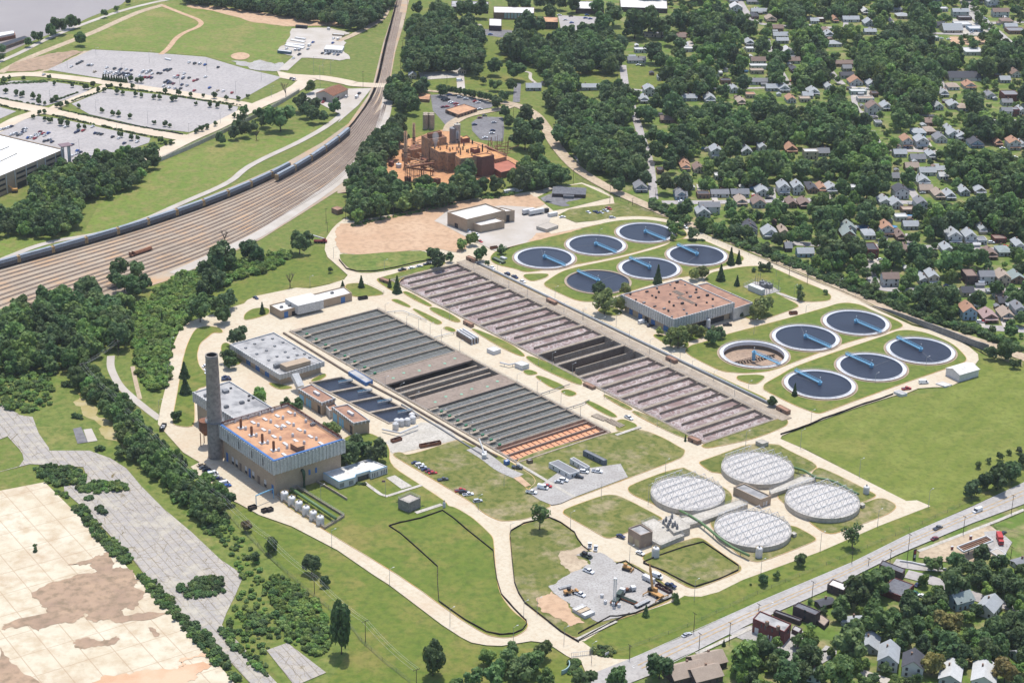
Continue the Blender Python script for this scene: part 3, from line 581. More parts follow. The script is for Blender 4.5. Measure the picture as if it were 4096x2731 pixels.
# foaming aeration water: brown mixed liquor with thin pale foam lines
m_foam = mat('aerated_brown_water',RGB(160,128,120),RGB(146,116,112),.06,rough=.6)
def _foam(n,l):
 g = n.new('ShaderNodeNewGeometry');ns = n.new('ShaderNodeTexNoise');ns.inputs['Scale'].default_value = .12;ns.inputs['Detail'].default_value = 3;l.new(g.outputs['Position'],ns.inputs['Vector'])
 mx = n.new('ShaderNodeMix');mx.data_type = 'RGBA';mx.blend_type = 'LINEAR_LIGHT';mx.inputs['Factor'].default_value = 1
 vm = n.new('ShaderNodeVectorMath');vm.operation = 'SCALE';vm.inputs['Scale'].default_value = 9;l.new(ns.outputs['Color'],vm.inputs[0])
 va = n.new('ShaderNodeVectorMath');va.operation = 'ADD';l.new(g.outputs['Position'],va.inputs[0]);l.new(vm.outputs[0],va.inputs[1])
 outs = []
 for sc,w in ((.16,.06),(.3,.07)):
  v = n.new('ShaderNodeTexVoronoi');v.feature = 'DISTANCE_TO_EDGE';v.inputs['Scale'].default_value = sc;l.new(va.outputs[0],v.inputs['Vector'])
  r = n.new('ShaderNodeMapRange');r.inputs['From Min'].default_value = w*1.6;r.inputs['From Max'].default_value = 0;l.new(v.outputs['Distance'],r.inputs['Value']);outs.append(r.outputs[0])
 n2 = n.new('ShaderNodeTexNoise');n2.inputs['Scale'].default_value = .07;n2.inputs['Detail'].default_value = 5;l.new(g.outputs['Position'],n2.inputs['Vector'])
 r2 = n.new('ShaderNodeMapRange');r2.inputs['From Min'].default_value = .34;r2.inputs['From Max'].default_value = .54;l.new(n2.outputs[0],r2.inputs['Value'])
 a = n.new('ShaderNodeMath');a.operation = 'MAXIMUM';l.new(outs[0],a.inputs[0]);l.new(outs[1],a.inputs[1])
 b = n.new('ShaderNodeMath');b.operation = 'MULTIPLY';l.new(a.outputs[0],b.inputs[0]);l.new(r2.outputs[0],b.inputs[1]);return b.outputs[0]
overlay(m_foam,_foam,RGB(212,196,190))
# ------------------------------------------------------------------ building helpers
def quad3(t,L,F,Rr,H):             # left, front, right roof corners -> plan corners (with the hidden back one)
 a,b,c = (S(t if isinstance(q[0],(int,float)) else q[0],*(q if isinstance(q[0],(int,float)) else q[1:]),H) for q in (L,F,Rr))
 d = a + c - b;out = [a,b,c,d]
 return [Vector((p.x,p.y,0)) for p in out]
def centroid(pts): return sum((Vector((p[0],p[1],0)) for p in pts),Vector()) / len(pts)
def inset(pts,d):
 n = len(pts);ar = sum(a.x*b.y - b.x*a.y for a,b in zip(pts,pts[1:] + pts[:1]));sg = 1 if ar > 0 else -1;out = []
 for i in range(n):
  a,b,c = pts[i-1],pts[i],pts[(i+1) % n];u,v = (b-a).normalized(),(c-b).normalized()
  n1 = Vector((-u.y,u.x,0))*sg;n2 = Vector((-v.y,v.x,0))*sg;k = (n1+n2);k = k / max(.4,k.length_squared) * 2
  out.append(b + k*d)
 return out
def wall_frame(pts,i):
 a,b = pts[i],pts[(i+1) % len(pts)];c = centroid(pts);d = b - a;nrm = Vector((d.y,-d.x,0)).normalized()
 if nrm.dot(a - c) < 0: nrm = -nrm
 return a,b,nrm
def panel(root,pts,i,u0,u1,z0,z1,M,name,out=.07,dep=.14,add=None,label=None):
 """a thin panel proud of wall i, from u0 to u1 metres (negative or floats <=1 given as fraction strings)"""
 a,b,nrm = wall_frame(pts,i);d = (b-a).normalized();p,q = a + d*u0,a + d*u1
 m_ = add or MB();c = (p+q)/2 + nrm*(out - dep/2);m_.box((c.x,c.y,z0),(q-p).length,dep,z1-z0,math.atan2(d.y,d.x),0)
 if add is None:
  o = m_.build(name,M,root,w=True)
  if label: o['label'] = label
  return o
def building(name,label,cat,pts,H,mw,mr,par=.7,group=None,base=0,ov=0,fin=None,finM=None):
 """flat roofed block: wall, recessed roof deck, parapet coping; fin = height of fluted band hung out from the wall"""
 c = centroid(pts);r = empty(name,(c.x,c.y,base),0,label,cat,group)
 wp = inset(pts,ov) if ov else pts
 mb = MB();mb.prism(wp,base,H - par,0,top=False);mb.build('wall',mw,r,w=True)
 mb = MB();mb.flat(inset(pts,.35),H - par,0);mb.build('roof',mr,r,w=True)
 ip = inset(pts,.4);mb = MB();n = len(pts)
 z0 = H - (fin or (par + .01))
 for i in range(n):
  j = (i+1) % n
  vs = [pts[i],pts[j],ip[j],ip[i]]
  mb.add([(p.x,p.y,z0) for p in vs] + [(p.x,p.y,H) for p in vs],[(0,1,5,4),(4,5,6,7),(2,3,7,6),(3,2,1,0)],0)
 if fin:
  for i in range(n):
   a,b,nrm = wall_frame(pts,i);L = (b-a).length;d = (b-a)/L;k = int(L/2.1)
   if nrm.y > .3: continue
   for s in range(k+1):
    p = a + d*(s*L/k) + nrm*.12;mb.box((p.x,p.y,z0+.02),.75,.55,H-z0-.05,math.atan2(d.y,d.x),0)
 mb.build('parapet' if not fin else 'fluted_cladding',finM or (m_fin if fin else mw),r,w=True)
 return r
def on_roof(root,t,x,y,H,kind,s=1.0):
 p = S(t,x,y,H);mb = MB();a = UA
 if kind == 'vent': mb.lathe((p.x,p.y,H),[(.9*s,0),(.9*s,1.6*s),(.75*s,2.1*s),(.3*s,2.4*s),(0.01,2.45*s)],12);return mb.build('roof_ventilator',m_white,root,w=True,smooth=True)
 if kind == 'sky': mb.box((p.x,p.y,H),1.5*s,3.6*s,.5,VA + R(90) ,0);return mb.build('skylight',m_white,root,w=True)
 if kind == 'hvac': mb.box((p.x,p.y,H),2.4*s,1.8*s,1.3*s,a,0);mb.box((p.x,p.y,H+1.3*s),1.4*s,1.2*s,.3,a,0);return mb.build('rooftop_unit',m_steel,root,w=True)
 if kind == 'stack':
  mb.box((p.x,p.y,H),3,3,.4,a,m_white);mb.lathe((p.x,p.y,H+.4),[(.7,0),(.7,4.7),(.5,4.7),(.5,3)],14,m_rust);return mb.build('exhaust_stack',None,root,w=True)
 if kind == 'box': mb.box((p.x,p.y,H),3*s,3*s,1.5*s,a,0);return mb.build('roof_hatch',m_steel,root,w=True)
 if kind == 'spot': mb.box((p.x,p.y,H),1.1*s,1.1*s,.7,a,0);return mb.build('roof_vent',m_dark,root,w=True)
def door_row(root,pts,i,spans,z0,z1,M,name,out=.07,label=None):
 a,b,_ = wall_frame(pts,i);L = (b-a).length
 for f0,f1 in spans: panel(root,pts,i,f0*L,f1*L,z0,z1,M,name,out=out,label=label)
def railing(root,pts,z,h=1.1,M=None,closed=False,name='railing',step=2.5,t=.09):
 mb = MB();q = pts + [pts[0]] if closed else pts
 for a,b in zip(q,q[1:]):
  a,b = Vector((a[0],a[1],z)),Vector((b[0],b[1],z));L = (b-a).length;k = max(1,int(L/step))
  for zz in (h,h*.5): mb.bar(a + Vector((0,0,zz)),b + Vector((0,0,zz)),t,t,0)
  for s in range(k+1): p = a.lerp(b,s/k);mb.bar(p,p + Vector((0,0,h)),t,t,0)
 return mb.build(name,M or m_pole,root,w=True)
# ------------------------------------------------------------------ incinerator building and stack
H = hgt('G',1838,78,322)
P = quad3('D',(1470,1338),('G',1836,82),(2312,1440),H)
b1 = building('incinerator_building','tallest plant building with blue-edged terracotta roof and fluted grey upper walls beside the smokestack','building',P,H,m_brick,m_terra,par=1.2,fin=H*.37,ov=1.4)
m_ = MB();ip = inset(P,1.3)
for i in (0,1):
 vs = [P[i],P[i+1],ip[i+1],ip[i]];m_.add([(p.x,p.y,H+.01) for p in vs] + [(p.x,p.y,H+.35) for p in vs],[(0,1,5,4),(4,5,6,7),(2,3,7,6)],0)
m_.build('blue_coping',m_bluetrim,b1,w=True)
for i in (2,3):
 a,b,_ = wall_frame(inset(P,.9),i);railing(b1,[a,b],H,1.3,m_darkred,t=.3,step=4)
WB = inset(P,1.4)
for f in (.16,.36,.60,.80):
 for df in (0,.025): door_row(b1,P,0,[(f+df,f+df+.010)],H*.71,H*.9,m_dark,'slot_window',out=.32)
door_row(b1,WB,0,[(.045,.085),(.49,.53),(.93,.97)],.1,5.6,m_bluetrim,'door')
door_row(b1,WB,0,[(.16,.20),(.235,.275),(.42,.46),(.56,.60),(.79,.83)],2.2,5.4,m_fin,'window')
door_row(b1,WB,0,[(.16,.20),(.235,.275),(.42,.46),(.56,.60),(.79,.83)],1.4,2.9,m_dark,'window',out=.12)
door_row(b1,WB,0,[(.31,.35),(.66,.71)],.1,5,mat('tan_door',RGB(158,132,112)),'door')
door_row(b1,WB,1,[(.5,.53),(.6,.63)],6,9,m_bluetrim,'window')
m_ = MB();a,b,nrm = wall_frame(WB,1);d = (b-a).normalized();p = a + d*16 + nrm*1.2
m_.tube([p - nrm*1.5 + Vector((0,0,10)),p + Vector((0,0,10)),p + nrm*.6 + Vector((0,0,8.5)),p + nrm*.6 + Vector((0,0,.3))],.9,10,0);m_.build('green_duct',mat('dark_green_pipe',RGB(74,104,84),rough=.5),b1,w=True)
for x,y in ((1578,1325),(1664,1298),(1745,1277),(1828,1255),(1900,1300),(1818,1325),(1735,1348),(1650,1372),(1722,1418),(1810,1395),(1890,1370),(1972,1348),(2054,1324),(1980,1278),(1883,1440),(1966,1418),(2048,1395),(1798,1466),(2124,1442),(1872,1515),(2042,1468),(1928,1498)):
 on_roof(b1,'D',x,y,H-1.2,'vent',.8)
for x,y in ((1700,1328),(1780,1306),(1862,1283),(1945,1260),(1770,1376),(1840,1422),(1936,1330),(2010,1376),(2085,1422),(1915,1470),(1905,1350),(1860,1352),(1986,1450),(2155,1468),(1908,1543)):
 on_roof(b1,'D',x,y,H-1.2,'sky')
for x,y in ((1618,1362),(1690,1412),(1762,1463),(1838,1512)): on_roof(b1,'D',x,y,H-1.2,'stack')
q = quad3('D',(1949,1464),(1998,1492),(2045,1478),H+1.6);m_ = MB();m_.prism(q,H-1.2,H+1.6,m_bricks,m_terra);m_.build('roof_penthouse',None,b1,w=True)
on_roof(b1,'D',2100,1345,H-1.2,'hvac')
base = S('N',866,1828);top_h = hgt('N',866,1417,1828) if False else hgt('D',1456,868,1556)
sk = empty('smokestack',base,0,'tall round concrete smokestack with ringed balcony and soot-dark rim','smokestack')
m_ = MB();m_.lathe((0,0,0),[(4.3,0),(4.1,top_h*.35),(3.9,top_h*.355),(3.25,top_h*.97),(3.4,top_h),(2.8,top_h),(2.7,top_h-5)],40);m_.build('shaft',m_stack,sk,smooth=True)
m_ = MB();m_.lathe((0,0,0),[(2.75,top_h-.2),(2.65,top_h-5),(.01,top_h-5.1)],30);m_.build('flue_lining',m_dark,sk)
m_ = MB();m_.lathe((0,0,top_h*.36),[(3.8,0),(5.1,0),(5.1,.3),(3.8,.3)],32);m_.build('balcony',m_steel,sk)
railing(sk,[Vector((base.x + 5.0*math.cos(k*.524),base.y + 5.0*math.sin(k*.524),0)) for k in range(12)],top_h*.36+.3,1.2,m_pole,True)
m_ = MB()
for k in range(9): m_.lathe((0,0,top_h*(.12 + k*.1)),[(4.28-k*.12,0),(4.32-k*.12,.12),(4.28-k*.12,.25)],32)
m_.build('band',m_stack,sk)
hp = empty('ash_hopper',S('D',1385,1480),0,'rusty round ash hopper on legs beside the smokestack','hopper')
m_ = MB();m_.lathe((0,0,6),[(.6,0),(3.4,3.5),(3.4,9),(.1,9.6)],20);m_.build('bin',m_rust,hp)
for k in range(4): m_ = MB();a = k*math.pi/2 + .5;m_.bar((3*math.cos(a),3*math.sin(a),0),(3*math.cos(a),3*math.sin(a),8),.4);m_.build('leg',m_rust,hp)
# grey building behind the stack
H = 17.5
P = quad3('D',(1298,1120),('D',1585,1305),(1832,1225),H)
b2 = building('grey_roofed_building','boxy plant building with stained grey roof and fluted band, behind the smokestack','building',P,H,m_brick,m_grayroof,fin=6,ov=1.2)
for x,y,k in ((1385,1150,'hvac'),(1515,1122,'box'),(1670,1180,'spot'),(1672,1150,'spot'),(1520,1225,'hvac'),(1700,1165,'spot'),(1625,1197,'hvac'),(1550,1098,'spot')): on_roof(b2,'D',x,y,H-.7,k)
WB = inset(P,1.2);door_row(b2,WB,0,[(.13,.16),(.19,.22)],.1,4.5,m_bluetrim,'door')
# screen building
H = hgt('D',1880,995,1078)
P = quad3('D',(1548,800),(1878,1003),(2173,915),H)
b3 = building('screen_building','wide grey-roofed building with rows of roof hatches and blue doors beside the settling tanks','building',P,H,m_brick,m_grayroof,fin=H*.42,ov=1.3)
for i,(x0,y0) in enumerate(((1650,828),(1725,868),(1805,910),(1880,935),(1710,800),(1790,845),(1860,885),(1990,905),(1765,772),(1845,815),(1915,855),(1935,890),(1830,765),(1900,790),(1975,830),(2045,868),(1995,875),(2080,892))): on_roof(b3,'D',x0,y0,H-.7,'box',.45)
on_roof(b3,'D',1862,955,H-.7,'hvac',1.6)
WB = inset(P,1.3);door_row(b3,WB,0,[(.27,.36),(.47,.56),(.67,.76)],.1,5.2,m_bluetrim,'garage_door')
q = quad3('D',(1918,950),(1990,1005 - 27),(2086,908),H+3);c = centroid(q);m_ = MB();m_.prism(quad3('D',(1880,930),(1922,953),(2086,910),H+2.5),0,H+2.5,0);m_.build('stair_tower',m_brick,b3,w=True)
cv = empty('conveyor_gallery',S('D',1985,1060),0,'sloping pale enclosed conveyor gallery between the screen building and a small brown-roofed building','gallery')
m_ = MB();m_.bar(S('D',1978,1005,9),S('D',2018,1090,4),4,3.2,0);m_.build('housing',m_fin,cv,w=True);m_ = MB();m_.bar(S('D',1990,1075,0),S('D',1990,1075,5),.5);m_.build('leg',m_steel,cv,w=True)
# maintenance building
H = hgt('D',1888,577,634)
P = [S('D',1810,535,H),S('D',1885,577,H),S('D',2363,455,H),S('D',2308,412,H)];P = [Vector((p.x,p.y,0)) for p in P]
b4 = building('maintenance_building','long low tan building with white roof and a raised white middle bay','building',P,H,m_brick,m_whiteroof)
q = quad3('D',(1914,495),(2000,543),(2173,503),H+2.2);m_ = MB();m_.prism(q,H*.35,H+2.2,m_fin,m_whiteroof);m_.build('raised_bay',None,b4,w=True)
door_row(b4,P,1,[(.045,.10),(.84,.90)],.1,4.4,m_bluetrim,'garage_door');door_row(b4,P,1,[(.15,.25)],.1,3.4,m_dark,'entrance')
for x,y in ((1890,555),(1945,545),(2230,460)): on_roof(b4,'D',x,y,H-.7,'hvac',.8)
# two small brown-roofed buildings
for P_,lab in (([('D',2005,1097),('D',2160,1192),('D',2248,1160)],'small brown-roofed pump building with blue garage doors, nearer the conveyor gallery'),
    ([('E',-35,1220),('E',108,1328),('E',213,1306)],'small brown-roofed pump building with blue garage doors, nearer the row of white silos')):
 H = 8.2;P = quad3('D',P_[0],P_[1],P_[2],H)
 b = building('pump_building',lab,'building',P,H,m_brick,m_brownroof,fin=1.5,group='brown-roofed pump buildings')
 door_row(b,P,0,[(.03,.22),(.32,.42),(.44,.54)],.1,5.4,m_blue,'garage_door');door_row(b,P,0,[(.82,.94)],.1,5.4,m_dark,'entrance')
 p = P[0].lerp(P[2],.5);m_ = MB();m_.box((p.x,p.y,H-.7),5,1.5,1.4,VA,0);m_.build('rooftop_unit',m_white,b,w=True)
H = 5.5;P = quad3('D',(2180,1205),(2215,1245),(2275,1222),H);building('connector_building','low pale link block between the two brown-roofed pump buildings','building',P,H,m_fin,m_brownroof)
# white office
H = hgt('H',9,215,270)
P = [S(*q,H) for q in (('G',2168,156),('H',9,218),('H',120,188),('H',125,170),('H',218,142),('H',222,152),('H',335,114),('H',215,62))];P = [Vector((p.x,p.y,0)) for p in P]
b5 = building('office_building','single-storey white office with flat white roof and thin blue roof line','building',P,H,m_white,m_whiteroof,par=.5)
m_ = MB();ip = inset(P,.35)
for i in (0,1,2,3,4,5):
 vs = [P[i],P[(i+1) % 8],ip[(i+1) % 8],ip[i]];m_.add([(p.x,p.y,H+.01) for p in vs] + [(p.x,p.y,H+.2) for p in vs],[(0,1,5,4),(4,5,6,7)],0)
m_.build('blue_coping',m_blue,b5,w=True)
for i,fs in ((1,(.05,.12,.19,.26,.62,.69,.76,.83)),(5,(.1,.2,.3,.4,.62,.72,.82,.92))): door_row(b5,P,i,[(f,f+.035) for f in fs],1.2,3.6,m_glass,'window')
door_row(b5,P,3,[(.1,.9)],.1,3.3,m_glass,'entrance')
for x,y in ((60,100),(190,85),(130,95)): on_roof(b5,'H',x,y,H-.5,'box',.4)
# concrete cube tank
H = hgt('H',478,358,430);P = quad3('H',(407,330),(478,360),(558,325),H)
b6 = building('concrete_cube_tank','square weathered concrete tank with pale top and corner railing on the lawn','tank',P,H,mat('streaked_concrete',RGB(176,168,160),RGB(150,144,138),.5,c3=RGB(128,122,118),scale2=2),m_pale,par=.3);railing(b6,P,H,1.1,None,True)
# brown pump house with concrete decks
H = hgt('H',2036,575,672);P = quad3('H',(1953,525),(2036,576),(2116,548),H)
b7 = building('brown_pump_house','brown windowless pump house with pale roof beside the concrete deck with pumps','building',P,H,mat('brown_panel',RGB(188,160,138),RGB(172,146,126),.3),m_grayroof)
door_row(b7,P,0,[(.1,.4),(.55,.9)],.1,4.5,mat('cream_door',RGB(206,186,146)),'roller_door');door_row(b7,P,1,[(.35,.5)],.1,2.4,m_brick,'door')
H = hgt('H',2170,642,676);P = [S('H',x,y,H) for x,y in ((2040,492),(2122,458),(2330,575),(2172,642),(2100,605),(2112,540))];P = [Vector((p.x,p.y,0)) for p in P]
b8 = building('concrete_deck_tank','low concrete tank with railed flat top behind the brown pump house','tank',P,H,m_conc_w,m_conc_w,par=.1);railing(b8,P,H,1.1,None,True)
H2 = 4.2;P = [S(*q,H2) for q in (('H',2180,475),('H',2200,455),('I',0,430),('I',110,510),('I',105,525),('I',10,555),('H',2260,560))];P = [Vector((p.x,p.y,0)) for p in P]
b9 = building('pump_deck','raised concrete deck carrying grey pumps near the railed tank','deck',P,H2,m_conc_w,m_conc_w,par=.1)
for x,y in ((2188,500),(2205,480),(2225,505),(2235,490),(2250,520),(2265,510),(2280,530),(2218,520),(2245,460)):
 p = S('H',x,y,H2);m_ = MB();m_.lathe((p.x,p.y,H2),[(.7,0),(.7,1.4),(.35,1.6),(.35,2.6),(.01,2.7)],10);m_.build('pump',m_steel,b9,w=True)
# ------------------------------------------------------------------ digesters
DG = []
def digester(l,r_,t_,bwall,lab,nt=7):
 zt = 3.2;cxl = S('I',(l+r_)/2,(t_ + bwall)/2,zt);rad = (r_-l)/2*ZS/ppm(cxl);c = Vector((cxl.x,cxl.y,0))
 r = empty('covered_digester',c,0,lab,'digester','round digesters with white roof trusses')
 m_ = MB();m_.lathe((0,0,0),[(rad,0),(rad,zt),(rad-.5,zt),(rad-.5,zt-.3)],72);m_.build('wall',m_conc_w,r)
 m_ = MB();m_.lathe((0,0,0),[(rad-.45,zt-.3),(rad*.5,zt+.3),(.01,zt+.7)],72);m_.build('cover',mat('membrane_cover',RGB(236,228,220),RGB(220,212,204),.3,c3=RGB(196,188,180),scale2=1.5),r)
 DG.append((c,rad));ux,uy = math.cos(UA),math.sin(UA);vx,vy = -uy,ux
 for k in range(nt):
  off = (-1 + 2*(k+.5)/nt)*rad*.93;hl = math.sqrt(max(0,(rad*.97)**2 - off*off));z0,z1 = zt+.5,zt+4.2;m_ = MB()
  P_ = lambda s,z: (ux*s + vx*off,uy*s + vy*off,z)
  m_.bar(P_(-hl,z0),P_(hl,z0),.16,.16,0);m_.bar(P_(-hl*.9,z1),P_(hl*.9,z1),.2,.2,0);n = max(3,int(hl*2/3.6))
  for s in range(n):
   a = -hl + 2*hl*s/n;b = -hl + 2*hl*(s+1)/n;mid = (a+b)/2
   m_.bar(P_(a,z0),P_(mid,z1),.15,.15,0);m_.bar(P_(mid,z1),P_(b,z0),.15,.15,0)
  m_.build('roof_truss',m_white,r)
  if k < nt-1 and k % 2 == 0:
   m_ = MB();off2 = off + rad*1.86/nt
   for s in range(n):
    a = -hl*.85 + 1.7*hl*s/n;m_.bar((ux*a+vx*off,uy*a+vy*off,z1),(ux*(a+1.8)+vx*off2,uy*(a+1.8)+vy*off2,z1),.1,.1,0)
   m_.build('cross_brace',m_white,r)
 railing(r,circ(c,rad-.3,36),zt,1.1,None,True)
 return r,c,rad,zt
d1 = digester(318,806,5,240,'round truss-covered digester farthest from the main road, by the concrete junction block')
d2 = digester(745,1248,215,473,'round truss-covered digester on the right, beside the walled field corner and a small white tank')
d3 = digester(270,788,398,662,'round truss-covered digester nearest the road, with green pipe and white tank in front')
d4 = digester(-157,344,165,417,'round truss-covered digester on the left, beside the diamond lawn')
H = hgt('I',582,335,395);P = quad3('I',(400,250),(582,336),(653,310),H)
b10 = building('digester_control_house','tan block with grey flat roof in the middle of the four round digesters','building',P,H,m_brick,m_grayroof);door_row(b10,P,1,[(.3,.38),(.5,.66)],.3,3,m_white,'door')
for lab,q in (('long raised concrete walkway deck from the tan control house towards the pump deck',(('I',100,505),('I',172,488),('I',497,366),('I',440,335),('I',100,445),('I',0,470))),
               ('long raised concrete walkway deck from the tan control house towards the field road',(('I',650,300),('I',640,272),('I',850,178),('I',955,185),('I',940,205)))):
 P = [S(*k,2.6) for k in q];P = [Vector((p.x,p.y,0)) for p in P];b = building('raised_deck',lab,'deck',P,2.6,m_conc_w,m_conc_w,par=.05,group='raised decks between the digesters');railing(b,P,2.6,1.1,None,True)
def pipe(name,label,pts,r_,M,cat='pipe',group=None,supports=True):
 o = empty(name,Vector((pts[0].x,pts[0].y,0)),0,label,cat,group);m_ = MB();m_.tube(pts,r_,8,0);m_.build('pipe',M,o,w=True,smooth=True)
 if supports:
  m_ = MB()
  for a,b in zip(pts,pts[1:]):
   k = max(1,int((b-a).length/8))
   for s in range(k): p = a.lerp(b,(s+.5)/k);m_.bar((p.x,p.y,0),(p.x,p.y,p.z),.25)
  m_.build('pipe_support',m_steel,o,w=True)
 return o
def up(t,pts,z): return [S(t,x,y,z) for x,y in pts]
pipe('green_pipe','thick green pipe running round the nearest digester to a small white tank',up('I',[(40,410),(110,445),(180,490),(230,530),(300,590),(390,655),(505,712)],3),.65,m_ductg)
pipe('green_pipe','thick green pipe curving behind the right-hand digester to its white tank',up('I',[(800,120),(870,140),(955,190),(1030,200),(1090,220),(1180,270),(1240,300)],3),.65,m_ductg)
def wtank(t,x,ybase,ytop,wpx,lab,group=None,rail=True,name='white_tank'):
 b = S(t,x,ybase);h = hgt(t,x,ytop,ybase);r_ = wpx/2*ZS/ppm(b);o = empty(name,b,0,lab,'tank',group)
 m_ = MB();m_.lathe((0,0,0),[(r_,0),(r_,h*.82),(r_*.85,h*.93),(.4,h),(.01,h)],28);m_.build('tank_body',m_white,o,smooth=False)
 m_ = MB();m_.lathe((0,0,h),[(.35,-.3),(.35,.9),(.01,1)],10);m_.build('top_hatch',m_steel,o)
 if rail:
  m_ = MB();n = 10
  for k in range(n): a,b2_ = 2*math.pi*k/n*.7,2*math.pi*(k+1)/n*.7;m_.bar((r_*math.cos(a),r_*math.sin(a),h*.82+1),(r_*math.cos(b2_),r_*math.sin(b2_),h*.82+1),.12);m_.bar((r_*math.cos(a),r_*math.sin(a),h*.82),(r_*math.cos(a),r_*math.sin(a),h*.82+1),.1)
  m_.build('yellow_rail',mat('yellow_rail',RGB(230,190,90)),o)
 return o
wtank('I',568,728,655,48,'small white tank at the end of the green pipe below the nearest digester');wtank('I',1289,300,245,42,'small white tank beside the right-hand digester',rail=False)
wtank('H',2134,725,655,52,'small white tank with yellow rail at the foot of the brown pump house');wtank('H',716,395,352,20,'tiny white tank at the end of the narrow lawn walkway',rail=False)
for k,(t,x,y) in enumerate((('I',1262,375),('I',803,570),('F',590,1470))):
 P = quad3(t,(x-18,y-12),(x+2,y+2),(x+22,y-8),2.4) if k < 2 else quad3(t,(548,1448),(592,1468),(636,1455),3)
 building('concrete_valve_box',('small concrete box at the right edge of the right-hand digester','small concrete box at the right edge of the nearest digester','square concrete vault with rail beside the aeration basin end road')[k],'valve box',P,2.4 if k < 2 else 3,m_conc_w,m_conc_w,par=.1)
# ------------------------------------------------------------------ six silos in a walled pit
pz = empty('silo_pit',S('G',2050,440),0,'long walled concrete pit beside the tall building holding six white silos','pit')
q = [S('G',x,y) for x,y in ((1862,330),(2182,542),(2312,462),(1995,268))]
m_ = MB();m_.prism(q,.3,.55,0);m_.build('floor',m_conc_w,pz,w=True)
m_ = MB()
for i in range(4): a,b = q[i],q[(i+1) % 4];m_.bar((a.x,a.y,.9),(b.x,b.y,.9),.5,1.8,0)
m_.build('wall',m_conc_t,pz,w=True);railing(pz,q,1.8,1.0,None,True)
for i,(x,y) in enumerate(((1912,345),(1960,378),(2008,410),(2056,443),(2104,476),(2151,508))):
 wtank('G',x,y,y-63,54,'white silo with yellow rail, %s of six counted from the tall building' % ORD[i],'white silos in the walled pit',name='white_silo')
pipe('green_pipe','long straight green pipe beside the row of six white silos',up('G',[(1955,262),(2030,312),(2255,462)],3),.8,m_ductg)
# ------------------------------------------------------------------ aeration basin
ZT = .9
U = AER[3] - AER[0];V = AER[1] - AER[0];LU,LV_ = U.length,V.length;u,v = U.normalized(),V.normalized()
def tpar(x,y): p = TE(x,y);return (p - AER[0]).dot(v)
edges = [tpar(x,y) for x,y in ((812,257),(920,312),(1035,370),(1150,428),(1270,488),(1395,548),(1520,608),(1650,668),(1793,738),(1935,800),(2090,878),(2225,945),(2365,1010),(2510,1083),(2655,1155),(2805,1228),(2945,1298))]
ae = empty('aeration_basin',Vector((AER[0].x,AER[0].y,0)),0,'huge concrete aeration basin of foaming brown water with two drained bays','basin')
o_ = Vector((AER[0].x,AER[0].y,0));a2 = math.atan2(u.y,u.x)
def rect(o,a0,a1,b0,b1): return [o + u*a0 + v*b0,o + u*a1 + v*b0,o + u*a1 + v*b1,o + u*a0 + v*b1]
def wallbar(m_,o,a0,a1,b0,b1,z0,z1,M=0):
 p = rect(o,a0,a1,b0,b1);m_.prism(p,z0,z1,M)
m_ = MB();wallbar(m_,o_,0,LU,-.5,.5,-5,ZT);wallbar(m_,o_,0,LU,LV_-.5,LV_+.6,-5,ZT);wallbar(m_,o_,LU-.6,LU+.6,-.499,LV_+.59,-5,ZT-.004);wallbar(m_,o_,-.6,1.2,-.498,LV_+.58,-5,ZT+.004);m_.build('outer_wall',m_conc_t,ae,w=True)
for i,e in enumerate(edges[1:-1]): m_ = MB();wallbar(m_,o_,1.2,LU-.6,e-1.1,e+1.1,-5.4,ZT+.01);m_.build('dividing_wall',m_conc_t,ae,w=True)
m_ = MB();m_.flat(rect(o_,-.5,LU+.5,-.4,LV_+.4),-5.5,0);m_.build('basin_floor',m_dwall,ae,w=True)
for i in range(16):
 e0,e1 = edges[i]+1.1,edges[i+1]-1.1;mid = (e0+e1)/2
 if i == 0: e0 -= .6
 if i == 15: e1 += .6
 m_ = MB();wallbar(m_,o_,1.2,LU-7,mid-.25,mid+.25,-5.5,ZT-.15)
 m_.build('baffle_wall',m_conc_t,ae,w=True)
 if i not in (8,9):
  m_ = MB();m_.flat(rect(o_,.8,LU-.3,e0-.3,e1+.3),-.75,0);m_.build('foaming_water',m_foam,ae,w=True)
 else:
  m_ = MB();wallbar(m_,o_,1.21,LU-.61,e1-.05,e1+.05,-5.49,ZT-.6);wallbar(m_,o_,1.21,LU-.61,e0-.05,e0+.05,-5.49,ZT-.6);m_.build('stained_lining',m_dwall,ae,w=True)
 m_ = MB();m_.bar((o_ + u*3 + v*mid + Vector((0,0,ZT))),(o_ + u*(8) + v*mid + Vector((0,0,ZT))),.5,.3,0);m_.build('gate_frame',m_wood,ae,w=True)
# long right-hand deck with pipes
dk = MB();wallbar(dk,o_,-8,-.6,-3,LV_+4,.2,.88);dk.build('gallery_deck',m_conc_t,ae,w=True)
railing(ae,[o_ + u*.2,o_ + u*.2 + v*LV_],ZT,1.1,step=6);railing(ae,[o_ + u*LU,o_ + u*LU + v*LV_],ZT,1.1,step=6)
for i,e in enumerate(edges): railing(ae,[o_ + u*3 + v*e,o_ + u*(LU-1) + v*e],ZT,1.0,step=8,t=.07)
for j,off in enumerate((-10.2,-11.6)):
 pipe('air_main',('white-topped air pipe running the full length of the aeration basin, basin side','white-topped air pipe running the full length of the aeration basin, road side')[j],[o_ + u*off + v*2 + Vector((0,0,1.1)),o_ + u*off + v*(LV_-4) + Vector((0,0,1.1))],.45,m_white if j else m_steel,group='air pipes by the aeration basin')
